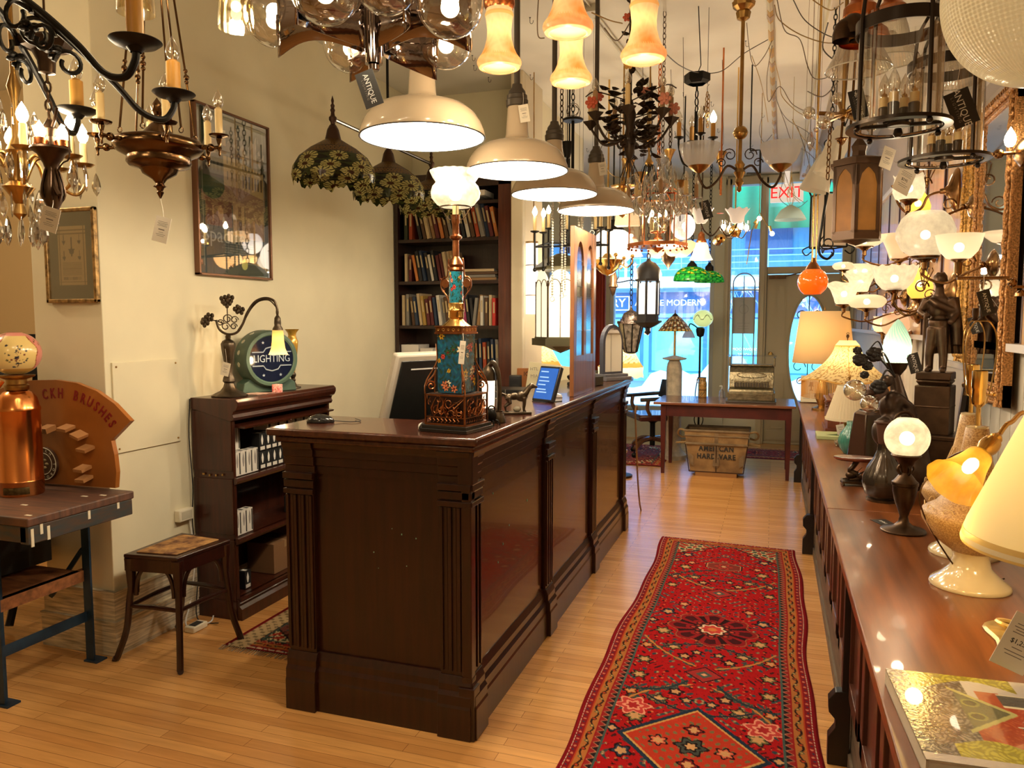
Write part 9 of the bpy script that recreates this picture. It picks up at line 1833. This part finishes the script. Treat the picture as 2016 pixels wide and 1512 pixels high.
for s in(1,-1):m.tube(spline([(s*.02,0,.3),(s*.05,0,.4),(s*.03,0,.5),(s*.045,0,.7),(s*.015,0,.9)],5),.006,6)
for k in range(3):a=k*2.1;m.tube(spline([(0,0,.25),(.12*math.cos(a),.12*math.sin(a),.15),(.17*math.cos(a),.17*math.sin(a),.01)],5),.009,6)
e=LZ(1356,648);m.tube(spline([(0,0,e.z-.02),(e.x*.5,e.y*.5,e.z+.04),(e.x*.9,e.y*.9,e.z+.06),(e.x,e.y,e.z)],5),.008,6);obj('scroll_work',m,BLACKM,f);obj('white_bell',MB().lathe([(.075,-.10),(.065,-.07),(.045,-.03),(.025,0)],24,e),shade_mat('frosted_cool',(.75,.8,.9),.6,.3,emit=.05),f,ang=2)
f=thing('floral_lamp_shade','large bell-shaped lace and mustard shade with ruffled edge behind the arched mirror','lamp',(*at(1222,700,7.6).xy,0));zb=at(1222,722,7.6).z;
def fc_(U,V):C=np.zeros((len(U),3));C[:]=srgb(236,218,164);N=np.sin(U*60+3*np.sin(V*14))*np.sin(V*34+2*np.sin(U*40));C[np.abs(N)<.12]=srgb(150,116,66);C[V<.14]=srgb(206,160,80);return C
grid('lamp_shade',120,34,lambda U,V:((.07+.15*(1-V)**1.4)*np.cos(2*PI*U),(.07+.15*(1-V)**1.4)*np.sin(2*PI*U),zb+.33*V-.0),fc_,paint('lace_shade',.8,translucent=.5,emit=.38),f);m=MB();m.lathe([(.222,zb+.0),(.215,zb-.06),(.225,zb-.10)],60,rf=lambda a,j,r,z:(r*(1+.02*math.cos(20*a)),z-.006*math.cos(10*a)));obj('ruffle',m,shade_mat('white_ruffle',(.9,.86,.76),.5,.8,emit=.12),f,ang=2);obj('stand',MB().tube([(0,0,0),(0,0,zb+.1)],.012,8).caps(True).lathe([(.13,0),(.13,.02),(.02,.05)],20).rod((0,0,zb+.3),(0,0,zb+.42),.004).sph((0,0,zb+.44),.025,8,6,(.5,.5,1.3)),BRONZE,f)
light('floral_shade_light',Vector(f.location)+Vector((0,0,zb+.15)),4,WARM,.04)
f=thing('red_curtain','narrow red-brown curtain panel beside the front window','curtain',(-2.20,10.0,0));obj('cloth',MB().prism([(-.09+.18*i/16,.02*math.sin(i*1.9))for i in range(17)]+[(.09,.03),(-.09,.03)],.9,2.35),mat('red_curtain_cloth',(.35,.05,.025),.8),f,smooth=False);obj('curtain_rod',MB().rod((-.12,.01,2.36),(.12,.01,2.36),.01),BRONZE,f)
f=thing('window_poster','pale paper poster taped inside the sidelight glass','poster',(-.375,FY+.03,1.62));obj('sheet',MB().box(-.14,.14,0,.003,-.23,.23),mat('poster_pale',(.55,.54,.50),.6),f,smooth=False);obj('faint_print',MB().ring((0,-.001,.08),.055,.004,24,4,'y').box(-.08,.08,-.001,0,-.1,-.095).box(-.06,.06,-.001,0,-.14,-.135).box(-.07,.07,-.001,0,-.17,-.165),mat('print_pale_grey',(.40,.39,.37),.6),f)
for s_,z in(('SHOWROOM',1.19),('HOURS',1.12),('10-5',1.05)):text('lettering',s_,.05,LT,f,(.02,.0,z-1.62),(PI/2,0,PI),.0005)
f=thing('colour_chart','small red, yellow and black printed card in the oval door window','poster',(.335,FY-.03,1.32));obj('sheet',MB().box(-.05,.06,0,.003,-.09,.10),mat('card_grey',(.5,.48,.45),.5),f,smooth=False);obj('red_block',MB().box(-.06,-.02,-.003,0,-.02,.09),mat('card_red',(.6,.03,.02),.5),f,smooth=False);obj('yellow_block',MB().box(-.02,.01,-.003,0,-.02,.085),mat('card_yellow',(.7,.45,.05),.5),f,smooth=False);obj('black_chair_print',MB().box(-.0,.05,-.004,0,-.09,-.05).tube([(.01,-.003,-.05),(.015,-.003,.02),(.03,-.003,.035),(.045,-.003,.02),(.05,-.003,-.05)],.003,4),INK,f,smooth=False)
f=thing('walking_cane','thin bamboo cane leaning on the far end of the counter','cane',(-.985,5.80,0));b=onz(1262,1005,.0)-Vector(f.location);obj('cane_shaft',MB().tube(spline([b,b*.75+Vector((0,0,.10)),b*.45+Vector((0,0,.32)),(0.01,0,.65),(0,0,.85)],5),.007,6),mat('bamboo',(.28,.15,.06),.5),f);obj('crook',MB().tube([(0,0,.85),(0,.03,.90),(0,.07,.90),(0,.09,.87)],.007,6),mat('bamboo',(.28,.15,.06)),f)
f=thing('low_bench','pale low bench or stool beyond the end of the counter','bench',(-1.5,7.05,0));obj('bench_top',MB().box(-.3,.2,-.2,.2,.30,.325),mat('pale_birch',(.55,.42,.25),.4),f,smooth=False);
for x in(-.27,.17):obj('leg',MB().box(x-.02,x+.02,-.18,.18,0,.30),CW_,f,smooth=False)
